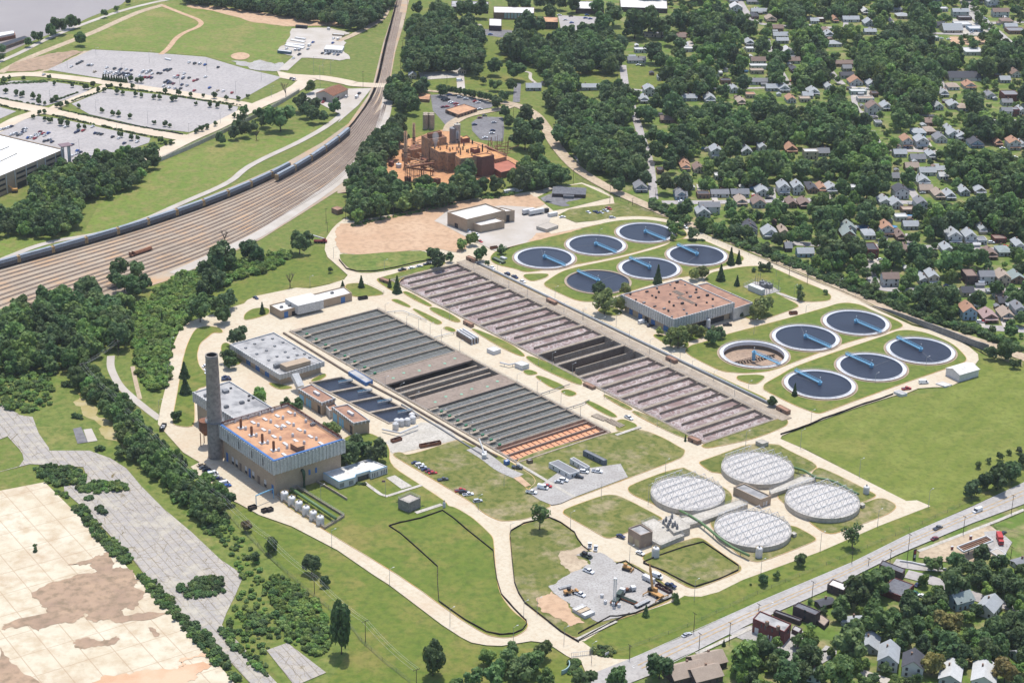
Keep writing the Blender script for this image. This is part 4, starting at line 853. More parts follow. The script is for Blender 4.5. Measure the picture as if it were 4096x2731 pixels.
# ------------------------------------------------------------------ settling tanks
o2 = Vector((PRI[0].x,PRI[0].y,0));U2 = PRI[3] - PRI[0];V2 = PRI[1] - PRI[0];u2,v2 = U2.normalized(),V2.normalized();L2u,L2v = (U2.length + (PRI[2]-PRI[1]).length)/2,(V2.length + (PRI[2]-PRI[3]).length)/2
u,v = u2,v2
def tp2(x,y): return (TE(x,y) - PRI[0]).dot(v2)
ps = empty('settling_tanks',o2,0,'large block of narrow settling tanks with grey-green water, brown decks and orange-floored bays','settling tanks')
m_ = MB();wallbar(m_,o2,-.5,L2u+.5,-.5,.5,-4,ZT);wallbar(m_,o2,-.5,L2u+.5,L2v-.5,L2v+.5,-4,ZT);wallbar(m_,o2,-.51,.8,-.49,L2v+.49,-4,ZT+.005);wallbar(m_,o2,L2u-.8,L2u+.51,-.48,L2v+.48,-4,ZT-.005);m_.build('outer_wall',m_conc_t,ps,w=True)
m_ = MB();m_.flat(rect(o2,0,L2u,0,L2v),-4.2,0);m_.build('tank_floor',m_dwall,ps,w=True)
tA0,tA1 = .5,tp2(800,845);tD1 = tp2(985,880);tE = tp2(1080,935);tE1 = tp2(1165,975);tF0 = tp2(1215,1055);tF1 = tp2(1650,1300);tG = tp2(1745,1350)
def rail_grid(b0,b1):
 m_ = MB();n = int(L2u/6.5)
 for s in range(1,n): a = L2u*s/n;p,q_ = o2 + u2*a + v2*(b0+.6),o2 + u2*a + v2*(b1-.6);m_.bar((p.x,p.y,.1),(q_.x,q_.y,.1),.14,.12,0)
 for f in (.33,.66): e = b0 + (b1-b0)*f;p,q_ = o2 + u2*3 + v2*e,o2 + u2*(L2u-3) + v2*e;m_.bar((p.x,p.y,.1),(q_.x,q_.y,.1),.14,.14,0)
 m_.build('skimmer_frame',m_pole,ps,w=True)
for b0,b1,n in ((tA0,tA1,8),(tF0,tF1,8)):
 for k in range(n):
  c0,c1 = b0 + (b1-b0)*k/n,b0 + (b1-b0)*(k+1)/n
  m_ = MB();m_.flat(rect(o2,.5,L2u-.5,c0,c1),-.35,0);m_.build('settling_water',m_grn_water,ps,w=True)
  m_ = MB();wallbar(m_,o2,.81,L2u-.81,c1-.5,c1+.5,-4,ZT+.01);m_.build('dividing_wall',m_conc_t,ps,w=True)
  rail_grid(c0+.4,c1-.4)
  railing(ps,[o2 + u2*2 + v2*c1,o2 + u2*(L2u-2) + v2*c1],ZT,1.0,step=7,t=.07)
  m_ = MB();wallbar(m_,o2,L2u-7,L2u-1,c0+.8,c0+2.4,ZT-.3,ZT+.3);m_.build('weir_platform',m_conc_t,ps,w=True)
  m_ = MB();p = o2 + u2*(L2u-5) + v2*(c1);m_.box((p.x,p.y,ZT),1.6,1,1.1,UA,0);m_.build('drive_motor',mat('green_motor',RGB(90,170,140)),ps,w=True)
for b0,b1,nm in ((tA1+.7,tD1,'deck'),(tE1,tF0-.7,'deck')):
 m_ = MB();wallbar(m_,o2,.81,L2u-.81,b0,b1,-.3,ZT-.1);m_.build('covered_deck',m_deck,ps,w=True)
 for k in range(6): p = o2 + u2*(8 + k*L2u/7) + v2*((b0+b1)/2 + (k % 2)*2.5);m_ = MB();m_.lathe((p.x,p.y,ZT-.1),[(.9,0),(.9,.12),(.01,.14)],14);m_.build('deck_hatch',mat('mint_hatch',RGB(150,214,176)),ps,w=True)
m_ = MB()
for b in ((tD1+tE)/2,(tE+tE1)/2): wallbar(m_,o2,3,L2u-3,b-.6,b+.6,-4.2,ZT-.6)
wallbar(m_,o2,.81,L2u-.81,tE-1,tE+1,-4.2,ZT);m_.build('empty_bay_wall',m_conc_t,ps,w=True)
railing(ps,[o2 + u2*2 + v2*tE,o2 + u2*(L2u-2) + v2*tE],ZT,1.0,step=5)
m_ = MB();m_.flat(rect(o2,.8,L2u-.8,tF1+.7,L2v-.4),-.7,0);m_.build('orange_sludge_floor',m_sludge,ps,w=True)
m_ = MB()
for b in (tF1+3.5,(tF1+L2v)/2,L2v-3.5): wallbar(m_,o2,.9,L2u-.9,b-.35,b+.35,-1.5,ZT-.3)
m_.build('bay_wall',m_deck,ps,w=True)
for b in (tF1+6,(tF1+L2v)/2 + 3): 
 m_ = MB();n = 18
 for s in range(n): p,q_ = o2 + u2*(L2u*(s+.5)/n) + v2*(b-1.9),o2 + u2*(L2u*(s+.5)/n) + v2*(b+2.2);m_.bar((p.x,p.y,-.5),(q_.x,q_.y,-.5),.22,.2,0)
 m_.build('flight_beam',m_wood,ps,w=True)
railing(ps,[o2,o2 + v2*L2v],ZT,1.1,step=6);railing(ps,[o2 + u2*L2u,o2 + u2*L2u + v2*L2v],ZT,1.1,step=6)
pipe('drain_trough','long dark pipe trough along the foot of the settling tanks',[S('D',1905,725,.8),S('D',2350,1000,.8),S('E',420,1175,.8),S('E',1070,1555,.8)],.7,m_dwall,supports=False)
pipe('drain_trough','second long pipe beside the settling tank trough, thinner and paler',[S('E',430,1205,.8),S('E',700,1370,.8),S('E',1010,1568,.8)],.5,m_steel,supports=False)
u,v = (AER[3]-AER[0]).normalized(),(AER[1]-AER[0]).normalized()
# grit tanks
o3 = Vector((GRIT[0].x,GRIT[0].y,0));GU = GRIT[3]-GRIT[0];GV = GRIT[1]-GRIT[0];Lg,Wg = GU.length,GV.length;gu,gv = GU.normalized(),GV.normalized()
gt = empty('grit_basin',o3,0,'small basin block of dark still water with short blue-railed bridges beside the pump buildings','basin');u,v = gu,gv
m_ = MB();wallbar(m_,o3,-.5,Lg+.5,-.5,.5,-4,ZT);wallbar(m_,o3,-.5,Lg+.5,Wg-.5,Wg+.5,-4,ZT);wallbar(m_,o3,-.5,.6,-.45,Wg+.45,-4,ZT+.004);wallbar(m_,o3,Lg-.6,Lg+.5,-.46,Wg+.46,-4,ZT-.004)
for f in (.25,.5,.75): wallbar(m_,o3,.6,Lg-.6,Wg*f-.9,Wg*f+.9,-4,ZT+.01)
m_.build('basin_wall',m_conc_t,gt,w=True);m_ = MB();m_.flat(rect(o3,0,Lg,0,Wg),-.3,0);m_.build('basin_water',m_blu_water,gt,w=True)
for f in (.12,.37,.62,.87): p,q_ = o3 + gu*(-1) + gv*(Wg*f),o3 + gu*(Lg*.4) + gv*(Wg*f);m_ = MB();m_.bar((p.x,p.y,1.1),(q_.x,q_.y,1.1),1.1,.4,0);m_.build('bridge',m_steel,gt,w=True);railing(gt,[p,q_],1.3,1.1,m_blue,step=2,t=.15)
# ------------------------------------------------------------------ clarifiers
m_laund = mat('white_launder',RGB(252,250,250),RGB(232,234,240),.4,rough=.5)
m_rim = mat('tank_rim_path',RGB(204,176,146),RGB(186,158,130),.5);m_dnavy = mat('dark_clarifier_water',RGB(54,61,80),RGB(46,52,70),.06,rough=.3,bump=1.0,spec=.15)
BR = {1: ('E',1375,208,1540,280),2: ('E',1720,122,1882,192),3: ('E',2048,38,2212,106),4: ('E',1762,378,1594,302),5: ('E',2103,292,1938,215),6: ('F',172,207,8,130),7: ('F',1200,640,1397,725),8: ('F',868,742,1065,830),9: ('F',522,857,718,942),
      10: ('F',1670,850,1466,748),11: ('F',1338,952,1136,860),12: ('F',992,1073,786,970)}
CLAB = {1: 'leftmost of the three clarifiers in the far row behind the brown-roofed control building',2: 'middle of the three clarifiers in the far row behind the brown-roofed control building',3: 'rightmost and farthest of the twelve clarifiers, by the perimeter road bend',
  4: 'low-level clarifier without a white rim, just left of the brown-roofed control building',5: 'clarifier with blue bridge right behind the brown-roofed control building, between two others',6: 'clarifier beside the two dark conifers behind the brown-roofed control building',
  7: 'clarifier nearest the concrete flood wall in the near group, back row right',8: 'clarifier in the middle of the back row of the near group',9: 'drained clarifier with exposed tan floor and rake arm',10: 'clarifier at the right end of the front row, near the white barn',11: 'clarifier in the middle of the front row of the near group',12: 'nearest clarifier, with a small dark conifer at its rim'}
for k,c in CLC.items():
 c = Vector((c[0],c[1],0));zt = 1.3;RR = 22.0;cl = empty('clarifier',c,0,CLAB[k],'clarifier','round clarifiers with blue bridges')
 m_ = MB();m_.lathe((0,0,0),[(RR,0),(RR,zt-.5),(RR-.9,zt-.5),(RR-.9,zt),(RR-1.4,zt),(RR-1.4,zt-.2)] if k != 4 else [(RR,0),(RR,zt-.2),(RR-1.6,zt-.2),(RR-1.6,.78)],72);m_.build('rim',m_rim,cl)
 wz = .85
 if k not in (4,):
  m_ = MB();m_.lathe((0,0,0),[(RR-1.35,zt-.1),(RR-1.6,zt-.1),(RR-1.7,zt-.45),(RR-3.3,zt-.45),(RR-3.4,zt-.05),(RR-3.75,zt-.05),(RR-3.8,wz-.1 if k != 9 else -1.0)],72);m_.build('launder',m_laund,cl)
 if k == 9:
  m_ = MB();m_.lathe((0,0,0),[(RR-3.8,-.9),(RR-3.75,-3.0)],72);m_.build('inner_wall',m_dwall,cl);m_ = MB();m_.lathe((0,0,0),[(RR-3.7,-3.0),(2,-4.2),(.01,-4.2)],72);m_.build('tank_floor',m_tankfloor,cl)
  m_ = MB(); 
  for s in (-1,1):
   m_.bar((0,0,-2.2),(s*15*math.cos(UA-.2),s*15*math.sin(UA-.2),-2.2),.4,.4);m_.bar((0,0,-.8),(s*15*math.cos(UA-.2),s*15*math.sin(UA-.2),-1.8),.25)
   for q_ in range(1,8): f = q_*2;m_.bar((s*f*math.cos(UA-.2),s*f*math.sin(UA-.2),-2.2),(s*f*math.cos(UA-.2),s*f*math.sin(UA-.2),-.9-.06*f),.2);m_.bar((s*f*math.cos(UA-.2)-.6,s*f*math.sin(UA-.2)+.9,-3.2),(s*f*math.cos(UA-.2)+.6,s*f*math.sin(UA-.2)-.9,-3.2),.2,.9)
  m_.build('rake_arm',m_wood,cl)
 else:
  m_ = MB();rw = RR-3.7 if k != 4 else RR-1.55;zz = .8
  m_.lathe((0,0,0),[(rw,zz),(.01,zz)],72);m_.build('clarifier_water',m_dnavy,cl)
  t_ = (k*1.7) % 6;m_ = MB();m_.bar((2*math.cos(t_),2*math.sin(t_),zz+.03),(rw*math.cos(t_),rw*math.sin(t_),zz+.03),.15,.12);m_.build('skimmer_arm',m_steel,cl)
 t,x0,y0,x1,y1 = BR[k];hub = S(t,x0,y0,2.2);rim = S(t,x1,y1,2.2);rad_dir = (rim-hub).normalized();hb = c + rad_dir*(-1.0);rm = c + rad_dir*(RR-1.0)
 br = MB();a,b = hb + Vector((0,0,1.9)),rm + Vector((0,0,1.9));br.bar(a,b,1.25,.4,0);bo = br.build('bridge',m_blue,cl,w=True)
 sd_ = Vector((-rad_dir.y,rad_dir.x,0))*.7;n = 12;tr = MB()
 for s in (-1,1):
  tr.bar(a + sd_*s + Vector((0,0,1.3)),b + sd_*s + Vector((0,0,1.3)),.16); 
  for q_ in range(n): tr.bar(a.lerp(b,q_/n) + sd_*s,a.lerp(b,(q_+.5)/n) + sd_*s + Vector((0,0,1.3)),.1);tr.bar(a.lerp(b,(q_+.5)/n) + sd_*s + Vector((0,0,1.3)),a.lerp(b,(q_+1)/n) + sd_*s,.1)
 tr.build('bridge_rail',m_blue,cl,w=True)
 m_ = MB();m_.lathe((c.x,c.y,0),[(1.1,-3 if k == 9 else .2),(1.1,2.3),(1.4,2.3),(1.4,2.5),(.5,2.55),(.5,3.5),(.01,3.6)],16);m_.build('drive_hub',m_blue,cl,w=True)
 m_ = MB();m_.lathe((c.x,c.y,0),[(.07,2.5),(.07,5),(.28,5),(.28,5.5),(.01,5.6)],8);m_.build('hub_lamp',m_white,cl,w=True)
 railing(cl,circ(c,RR-1.3,30),zt if k != 4 else zt-.2,1.0,None,True,t=.06)
# ------------------------------------------------------------------ brown roofed control building between the clarifier groups
H = hgt('E',1925,475,590);P = quad3('E',(1907,466),('F',0,632),('F',403,520),H)
b11 = building('control_building','large two-storey building with speckled brown roof and fluted grey walls between the clarifier groups','building',P,H,m_brick,m_brownroof,fin=H*.55,ov=1.6)
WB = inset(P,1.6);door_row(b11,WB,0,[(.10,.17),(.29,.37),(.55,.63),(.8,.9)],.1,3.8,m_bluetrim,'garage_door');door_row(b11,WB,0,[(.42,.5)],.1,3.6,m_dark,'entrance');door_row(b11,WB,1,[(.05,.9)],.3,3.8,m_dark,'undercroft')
rnd = random.Random(3);a,b,c_ = P[0],P[1],P[3]
for i in range(34): f,g_ = (i % 7 + .5 + rnd.uniform(-.3,.3))/7,(i//7 + .5 + rnd.uniform(-.3,.3))/5;p = a + (b-a)*f + (c_-a)*g_;m_ = MB();m_.box((p.x,p.y,H-.7),rnd.choice((.9,.9,2)),1.1,rnd.choice((.6,.8,1.2)),UA,0);m_.build('roof_vent',rnd.choice((m_dark,m_dark,m_steel)),b11,w=True)
for f0,f1,g0,g1 in ((.42,.72,.55,.61),(.25,.42,.62,.7)):
 q = [a + (b-a)*f + (c_-a)*g_ for f,g_ in ((f0,g0),(f1,g0),(f1,g1),(f0,g1))];m_ = MB();m_.prism(q,H-.69,H-.55,0);m_.build('light_well',m_dwall,b11,w=True)
H = H*.72;P = [S(*q,H) for q in (('F',402,562),('F',530,520),('F',222,386),('F',150,402))];P = [Vector((p.x,p.y,0)) for p in P]
building('control_building_annex','lower brown-roofed wing on the right of the large control building','building',P,H,m_fin,m_brownroof)
tw = wtank('F',228,690,628,30,'small upright white tank standing in front of the control building undercroft',rail=False)
# ------------------------------------------------------------------ north-east new tan building
H = hgt('B',868,1472,1562);P = quad3('B',(738,1424),(868,1473),(1125,1412),H)
b12 = building('new_tan_building','new tan block building with bright white roof on the bare dirt yard','building',P,H,m_brick,m_whiteroof,par=1);door_row(b12,P,0,[(.38,.55)],.1,4,m_dark,'doorway')
H = H*.62;P = quad3('B',(900,1493),(962,1514),(1122,1482),H);building('new_tan_annex','lower white-roofed wing on the near side of the new tan building','building',P,H,m_brick,m_whiteroof,par=.6)
H = H*1.45;P = quad3('B',(1040,1400),(1128,1420),(1190,1412),H);b = building('new_tan_wing','right-hand wing of the new tan building with a tall dark doorway','building',P,H,m_brick,m_whiteroof,par=.6);door_row(b,P,1,[(.1,.45)],.1,6,m_dark,'doorway')
SMALL = [  # name, label, cat, tile, left, front, right, y_base, wall, roof
 ('concrete_vault','square concrete vault on the dirt north of the clarifiers','vault','B',(1335,1518),(1405,1540),(1483,1512),1568,m_conc_w,m_pale),
 ('concrete_vault','flat concrete vault at the left edge of the dirt yard','vault','E',(18,32),(112,68),(212,40),73,m_conc_w,m_pale),
 ('equipment_shed','small brown shed at the far left corner of the aeration basin','shed','E',(280,357),(345,380),(362,371),405,m_bricks,m_brownroof),
 ('equipment_shed','small brown shed at the far corner of the aeration basin beside a conifer','shed','E',(862,210),(922,233),(942,226),262,m_bricks,m_brownroof),
 ('equipment_shed','small brown shed halfway along the lower edge of the aeration basin','shed','E',(842,640),(898,668),(917,660),696,m_bricks,m_brownroof),
 ('equipment_shed','small brown shed on the pipe side of the aeration basin opposite the control building','shed','E',(1400,492),(1458,520),(1478,512),548,m_bricks,m_brownroof),
 ('equipment_shed','small brown shed on the lower edge of the aeration basin near the parked white pickup','shed','E',(1648,1058),(1712,1088),(1736,1080),1112,m_bricks,m_brownroof),
 ('equipment_shed','small brown shed on the pipe side of the aeration basin past the drained bays','shed','E',(2202,880),(2262,910),(2288,902),942,m_bricks,m_brownroof),
 ('equipment_shed','brown shed at the right end of the aeration basin near a small tree','shed','F',(685,1212),(758,1250),(785,1240),1282,m_bricks,m_brownroof),
 ('equipment_shed','brown shed at the nearest corner of the aeration basin','shed','F',(92,1420),(158,1450),(186,1440),1482,m_bricks,m_brownroof),
 ('white_container','white equipment container beside the settling tanks with small blue units','container','E',(1002,828),(1048,848),(1097,833),878,m_white,m_whiteroof),
 ('white_container','second white equipment container at the roadside near the empty bays','container','E',(1190,925),(1240,945),(1287,930),980,m_white,m_whiteroof),
 ('blue_walled_shed','flat shed with blue walls between the settling tanks and the grit basin','shed','E',(72,985),(190,1058),(238,1042),1085,m_bluetrim,m_grayroof),
 ('filter_house','dark slatted filter block topped by white ducts beside the middle road','filter house','E',(797,715),(895,775),(950,760),808,m_dwall,m_steel),
 ('white_barn_annex','low flat annex in front of the long white barn','shed','F',(1757,1062),(1822,1082),(1868,1070),1094,m_white,m_whiteroof),
 ('roadside_booth','small square white booth beside the perimeter road','booth','F',(1475,1115),(1532,1138),(1568,1127),1158,m_white,m_grayroof),
 ('green_container','long dark green container left of the first clarifier','container','E',(1037,218),(1108,250),(1130,243),270,mat('green_box',RGB(96,112,92)),mat('green_box_top',RGB(126,140,118))),
 ('small_white_box','small pale box behind the long green container','container','E',(1090,213),(1120,224),(1140,219),242,m_white,m_white),
 ('storage_containers','block of three white storage containers side by side on the gravel pad','containers','H',(1576,1065),(1662,1118),(1730,1088),1148,m_fin,m_whiteroof),
 ('blue_tool_shed','small blue shed at the lower corner of the orange bays','shed','H',(1115,72),(1132,84),(1158,74),116,m_bluetrim,m_white),
 ('grey_tool_shed','small grey shed beside the lawn above the trailers','shed','H',(1268,66),(1285,76),(1313,70),104,m_dwall,m_grayroof),
 ('brown_booth','small brown hut by the rail yard near the dirt yard','hut','A',(2225,1395),(2265,1412),(2305,1400),1445,m_bricks,m_brownroof),
 ('site_office_trailer','long white office trailer beside the trees north of the dirt yard','trailer','B',(1115,1275),(1122,1283),(1243,1258),1308,m_white,m_whiteroof),
 ('grey_fence_block','white roofed shed beside the wooded bank by the north dirt yard','shed','B',(1380,1270),(1400,1280),(1447,1268),1298,m_conc_w,m_pale),
 ('grey_fence_block','smaller white-roofed shed right of another beside the grassy bank','shed','B',(1465,1250),(1480,1258),(1515,1250),1275,m_conc_w,m_pale),
 ('school_wing','long school wing with bright white roof and glass front near the top of the picture','school building','B',(1050,80),(1052,82),(1320,84),130,m_conc_w,m_whiteroof),
]
for nm,lab,ct,t,L,F_,Rr,yb,mw,mr in SMALL[:-1]:
 H = hgt(t,F_[0],F_[1],yb);P = quad3(t,L,F_,Rr,H);b = building(nm,lab,ct,P,H,mw,mr,par=.15)
 if nm == 'equipment_shed': door_row(b,P,0,[(.4,.55)],.1,H*.7,m_dark,'door');b['group'] = 'brown sheds round the aeration basin'
 if nm in ('site_office_trailer',): door_row(b,P,1,[(.1,.14),(.3,.34),(.6,.64),(.8,.84)],H*.4,H*.75,m_dark,'window')
 if nm == 'filter_house':
  for s in (.15,.5,.85): m_ = MB();a = P[0].lerp(P[3],s);c_ = P[1].lerp(P[2],s);m_.tube([a + Vector((0,0,H+.6)),c_ + Vector((0,0,H+.6)),c_ + Vector((0,0,H-3))],.6,8,0);m_.build('white_duct',m_white,b,w=True)
 if nm == 'storage_containers':
  for s in (.33,.66): m_ = MB();a = P[0].lerp(P[1],s);c_ = P[3].lerp(P[2],s);m_.bar(a + Vector((0,0,H)),c_ + Vector((0,0,H)),.25,.3,0);m_.build('joint',m_dark,b,w=True)
  m_ = MB();q = [P[0].lerp(P[1],.35),P[0].lerp(P[1],.64),P[3].lerp(P[2],.64),P[3].lerp(P[2],.35)];m_.prism(q,H-.14,H+.05,0);m_.build('tan_roof_sheet',m_tan,b,w=True)
# gabled block helper
def gable_house(name,label,cat,c,w,l,h,rh,ang,mw,mr,group=None,hip=False,par=None):
 """w across the gable, l along the ridge, ridge direction = ang"""
 r = empty(name,c,ang,label,cat,group);x,y = l/2,w/2
 m_ = MB();vs = [(-x,-y,0),(x,-y,0),(x,y,0),(-x,y,0),(-x,-y,h),(x,-y,h),(x,y,h),(-x,y,h)];fs = [(0,1,5,4),(1,2,6,5),(2,3,7,6),(3,0,4,7)]
 if not hip: vs += [(-x,0,h+rh),(x,0,h+rh)];fs = [(0,1,5,4),(2,3,7,6),(1,2,6,9,5),(3,0,4,8,7)]
 m_.add(vs,fs,0);m_.build('wall',mw,r)
 o = .45;m_ = MB();X,Y = x+o,y+o;zz = h - rh*o/y*.6 if not hip else h;k = x-y*.9 if hip else X;t_ = .18
 top = [(-X,-Y,zz),(X,-Y,zz),(X,Y,zz),(-X,Y,zz),(-k,0,h+rh+t_),(k,0,h+rh+t_)]
 n = len(top);m_.add(top,[(0,1,5,4),(2,3,4,5),(1,2,5),(3,0,4)] if hip else [(0,1,5,4),(2,3,4,5)],0)
 if not hip: m_.add([(a,b,c_-t_) for a,b,c_ in top],[(4,5,1,0),(5,4,3,2)],0);m_.add([(-X,-Y,zz),(X,-Y,zz),(X,-Y,zz-t_),(-X,-Y,zz-t_),(-X,Y,zz),(X,Y,zz),(X,Y,zz-t_),(-X,Y,zz-t_)],[(0,3,2,1),(4,5,6,7)],0)
 m_.build('roof',mr,r);return r
p0,p1 = S('F',1835,1050),S('F',1965,1012);c = (p0+p1)/2 + Vector((3.5,3.5,0));ang = math.atan2((p1-p0).y,(p1-p0).x)
bb = gable_house('white_barn','long white metal barn with shallow gable roof at the field edge','barn',c,11,(p1-p0).length,5,1.6,ang,m_white,m_whiteroof)
# trailers on the lawn
for t,L,F_,Rr,yb,lab in (('H',(1418,88),(1560,165),(1625,145),186,'widest grey-roofed office trailer with long wooden ramp, at the gravel lot'),('H',(1560,60),(1668,122),(1695,112),140,'middle of the three lawn trailers, short with grey roof'),
                              ('H',(1648,6),(1788,75),(1810,68),110,'dark blue-grey trailer farthest to the right of the gravel lot')):
 H = 3.6;P = quad3(t,L,F_,Rr,H);b = building('office_trailer',lab,'trailer',P,H,m_white if yb != 110 else mat('blue_grey_panel',RGB(120,130,140)),mat('trailer_roof',RGB(150,150,152),RGB(138,138,142),.5),par=.1,group='office trailers on the lawn');door_row(b,P,0,[(.2,.25),(.5,.55),(.8,.85)],1.3,2.6,m_glass,'window');door_row(b,P,1,[(.2,.35),(.65,.8)],1.3,2.6,m_glass,'window')
for lab,q,z,r_,M_ in (('pale pipe run crossing from the upper settling tanks to the middle road','E 330 600 440 590 600 655',1.6,.25,m_white),('white pipe bridging from the empty bays towards the roadside container','E 1090 945 1150 960 1200 950',2.2,.5,m_white),('thin grey pipe run crossing from the lower settling tanks to the road','E 1365 1150 1480 1110 1560 1085',1.6,.25,m_steel),('grey pipe run near the striped concrete steps','E 1530 1250 1640 1215 1690 1190',1.6,.25,m_steel),('pale pipe run beside the dark filter block','E 650 770 760 740 800 735',1.6,.25,m_white)):
 pipe('service_pipe',lab,[Vector((p.x,p.y,z)) for p in PT(q)],r_,M_,group='pipe runs beside the settling tanks')
e = empty('concrete_steps',S('E',1800,1320),0,'two rows of narrow concrete slabs beside the orange bays','slabs');m_ = MB()
for k in range(9):
 for (x0,y0,x1,y1) in ((1705,1290,1790,1325),(1800,1325,1900,1372)): a,b = S('E',x0 + (x1-x0)*k/9,y0 + (y1-y0)*k/9),S('E',x0 + (x1-x0)*k/9 + 38,y0 + (y1-y0)*k/9 - 16);m_.bar((a.x,a.y,.8),(b.x,b.y,.8),.8,.4,0)
m_.build('slab',m_conc_t,e,w=True)
# ------------------------------------------------------------------ houses
HOUSEPX = []
WC = dict(w=('white',RGB(236,234,230)),b=('brown brick',RGB(170,128,104)),r=('red brick',RGB(150,78,70)),t=('tan',RGB(224,204,174)),y=('grey',RGB(196,200,204)),u=('pale blue',RGB(176,204,226)),d=('dark brick',RGB(110,88,84)),g=('pale green',RGB(190,210,196)))
RC = dict(y=('grey',RGB(158,158,162)),w=('white',RGB(236,234,230)),k=('charcoal',RGB(98,98,106)),b=('brown',RGB(168,138,122)),o=('orange-brown',RGB(216,158,118)),t=('tan',RGB(206,180,156)),l=('pale grey',RGB(198,202,204)),p=('dusty pink',RGB(206,168,160)),g=('grey-green',RGB(172,186,180)))
WM = {k: mat('house_wall_' + v[0].replace(' ','_'),v[1],scale=.6,contrast=.5) for k,v in WC.items()}
RM = {k: mat('house_roof_' + v[0].replace(' ','_'),v[1],tuple(c*.82 for c in v[1][:3]) + (1,),.5,contrast=.4,c3=tuple(c*.72 for c in v[1][:3]) + (1,),scale2=3) for k,v in RC.items()}
d_ = S('C',1400,1350) - S('C',0,1364);SA = math.atan2(d_.y,d_.x)
_w = MB();_w.box((0,0,0),1.1,.12,1.5,0,0);_o = _w.build('window',m_glass);WINM = _o.data;bpy.data.objects.remove(_o)
_w = MB();_w.box((0,0,0),1.1,.12,2.1,0,0);_o = _w.build('door',m_wood);DORM = _o.data;bpy.data.objects.remove(_o)
_w = MB();_w.box((0,0,0),.8,.8,1.8,0,0);_o = _w.build('chimney',m_bricks);CHM = _o.data;bpy.data.objects.remove(_o)
def inst(name,me,par,loc,rz=0,sc=None):
 o = bpy.data.objects.new(name,me);COL.objects.link(o);o.parent = par;o.location = loc;o.rotation_euler = (0,0,rz)
 if sc: o.scale = sc
 return o
HOUSES = [];SHEDS = []
def house(t,x,y,wpx,style,wall,roof,where,storeys=1,depth=None,ang=None,porch=None,near=False,name='house',lab=None):
 g0 = S(t,x,y);k = ppm(g0);w = wpx*ZS/k;dep = depth or (12.5 if style in 'gh' else 8);a = SA if ang is None else ang
 h = 3.1 if storeys == 1 else 5.8;back = Vector((-math.sin(a),math.cos(a),0));c = Vector((g0.x,g0.y,0)) + back*dep/2;rnd = random.Random(int(x*3+y))
 label = lab or '%s%s house with %s %s roof %s' % ('two-storey ' if storeys > 1 else '',WC[wall][0],RC[roof][0],{'g': 'gable','s': 'ridged','h': 'hipped','f': 'flat'}[style],where)
 grp = 'houses ' + where
 if style == 'f':
  pts = [c + Vector((math.cos(a)*sx*w/2 - math.sin(a)*sy*dep/2,math.sin(a)*sx*w/2 + math.cos(a)*sy*dep/2,0)) for sx,sy in ((-1,-1),(1,-1),(1,1),(-1,1))]
  r = building(name,label,'house',pts,h+.6,WM[wall],RM[roof],par=.4,group=grp);loc = lambda lx,ly,z: c - r.location + Vector((math.cos(a)*lx - math.sin(a)*ly,math.sin(a)*lx + math.cos(a)*ly,z));rz = a;rh = 0
 else:
  rh = (w if style == 'g' else dep)*rnd.uniform(.26,.36) if style != 'h' else 1.9;ra = a + math.pi/2 if style in 'gh' else a
  if style in 'gh': r = gable_house(name,label,'house',c,w,dep,h,rh,ra,WM[wall],RM[roof],grp,hip=style == 'h')
  else: r = gable_house(name,label,'house',c,dep,w,h,rh,ra,WM[wall],RM[roof],grp)
  off = math.pi/2 if style in 'gh' else 0;loc = lambda lx,ly,z: Vector((math.cos(off)*lx + math.sin(off)*ly,-math.sin(off)*lx + math.cos(off)*ly,z));rz = -off
 r['_w'] = w
 for f in ((-.3,.3) if w < 12 else (-.38,-.12,.38)):
  for s in range(storeys): inst('window',WINM,r,loc(f*w,-dep/2 - .03,1.0 + s*2.7),rz)
 inst('door',DORM,r,loc(.02*w,-dep/2 - .03,.05),rz)
 if style == 'g' and rh > 2.2: inst('window',WINM,r,loc(0,-dep/2 - .03,h + .2),rz,(.8,1,.8))
 for f in (-.3,.1): inst('window',WINM,r,loc(-w/2 - .03,f*dep,1.0),rz + math.pi/2)
 if style != 'f': inst('chimney',CHM,r,loc(rnd.uniform(-.2,.2)*w,rnd.uniform(-.1,.35)*dep,h + rh*.6))
 if porch if porch is not None else (style == 'g' and rnd.random() < .6):
  m_ = MB();cs = [loc(sx*w*.46,-dep/2 - d2,0) for sx,d2 in ((-1,0.06),(1,0.06),(1,2.3),(-1,2.3))];hi,lo = 2.9,2.5
  m_.add([(cs[0].x,cs[0].y,hi),(cs[1].x,cs[1].y,hi),(cs[2].x,cs[2].y,lo),(cs[3].x,cs[3].y,lo),(cs[0].x,cs[0].y,hi-.2),(cs[1].x,cs[1].y,hi-.2),(cs[2].x,cs[2].y,lo-.2),(cs[3].x,cs[3].y,lo-.2)],[(3,2,1,0),(4,5,6,7),(2,3,7,6),(1,2,6,5),(3,0,4,7)],0)
  for q in (cs[2],cs[3]): m_.box((q.x,q.y,0),.25,.25,lo-.2,0,0)
  m_.build('porch',RM[roof],r)
 HOUSEPX.append((*pix(c + Vector((0,0,h))),w*k*.5)); 
 if lab is None: HOUSES.append((r,label,c))
 return r
def rows(t,s,where):
 for row in s.strip().split(','):
  w = row.split();st = w[3];house(t,float(w[0]),float(w[1]),float(w[2]),st[0],w[4],w[5],where,2 if '2' in st else 1)
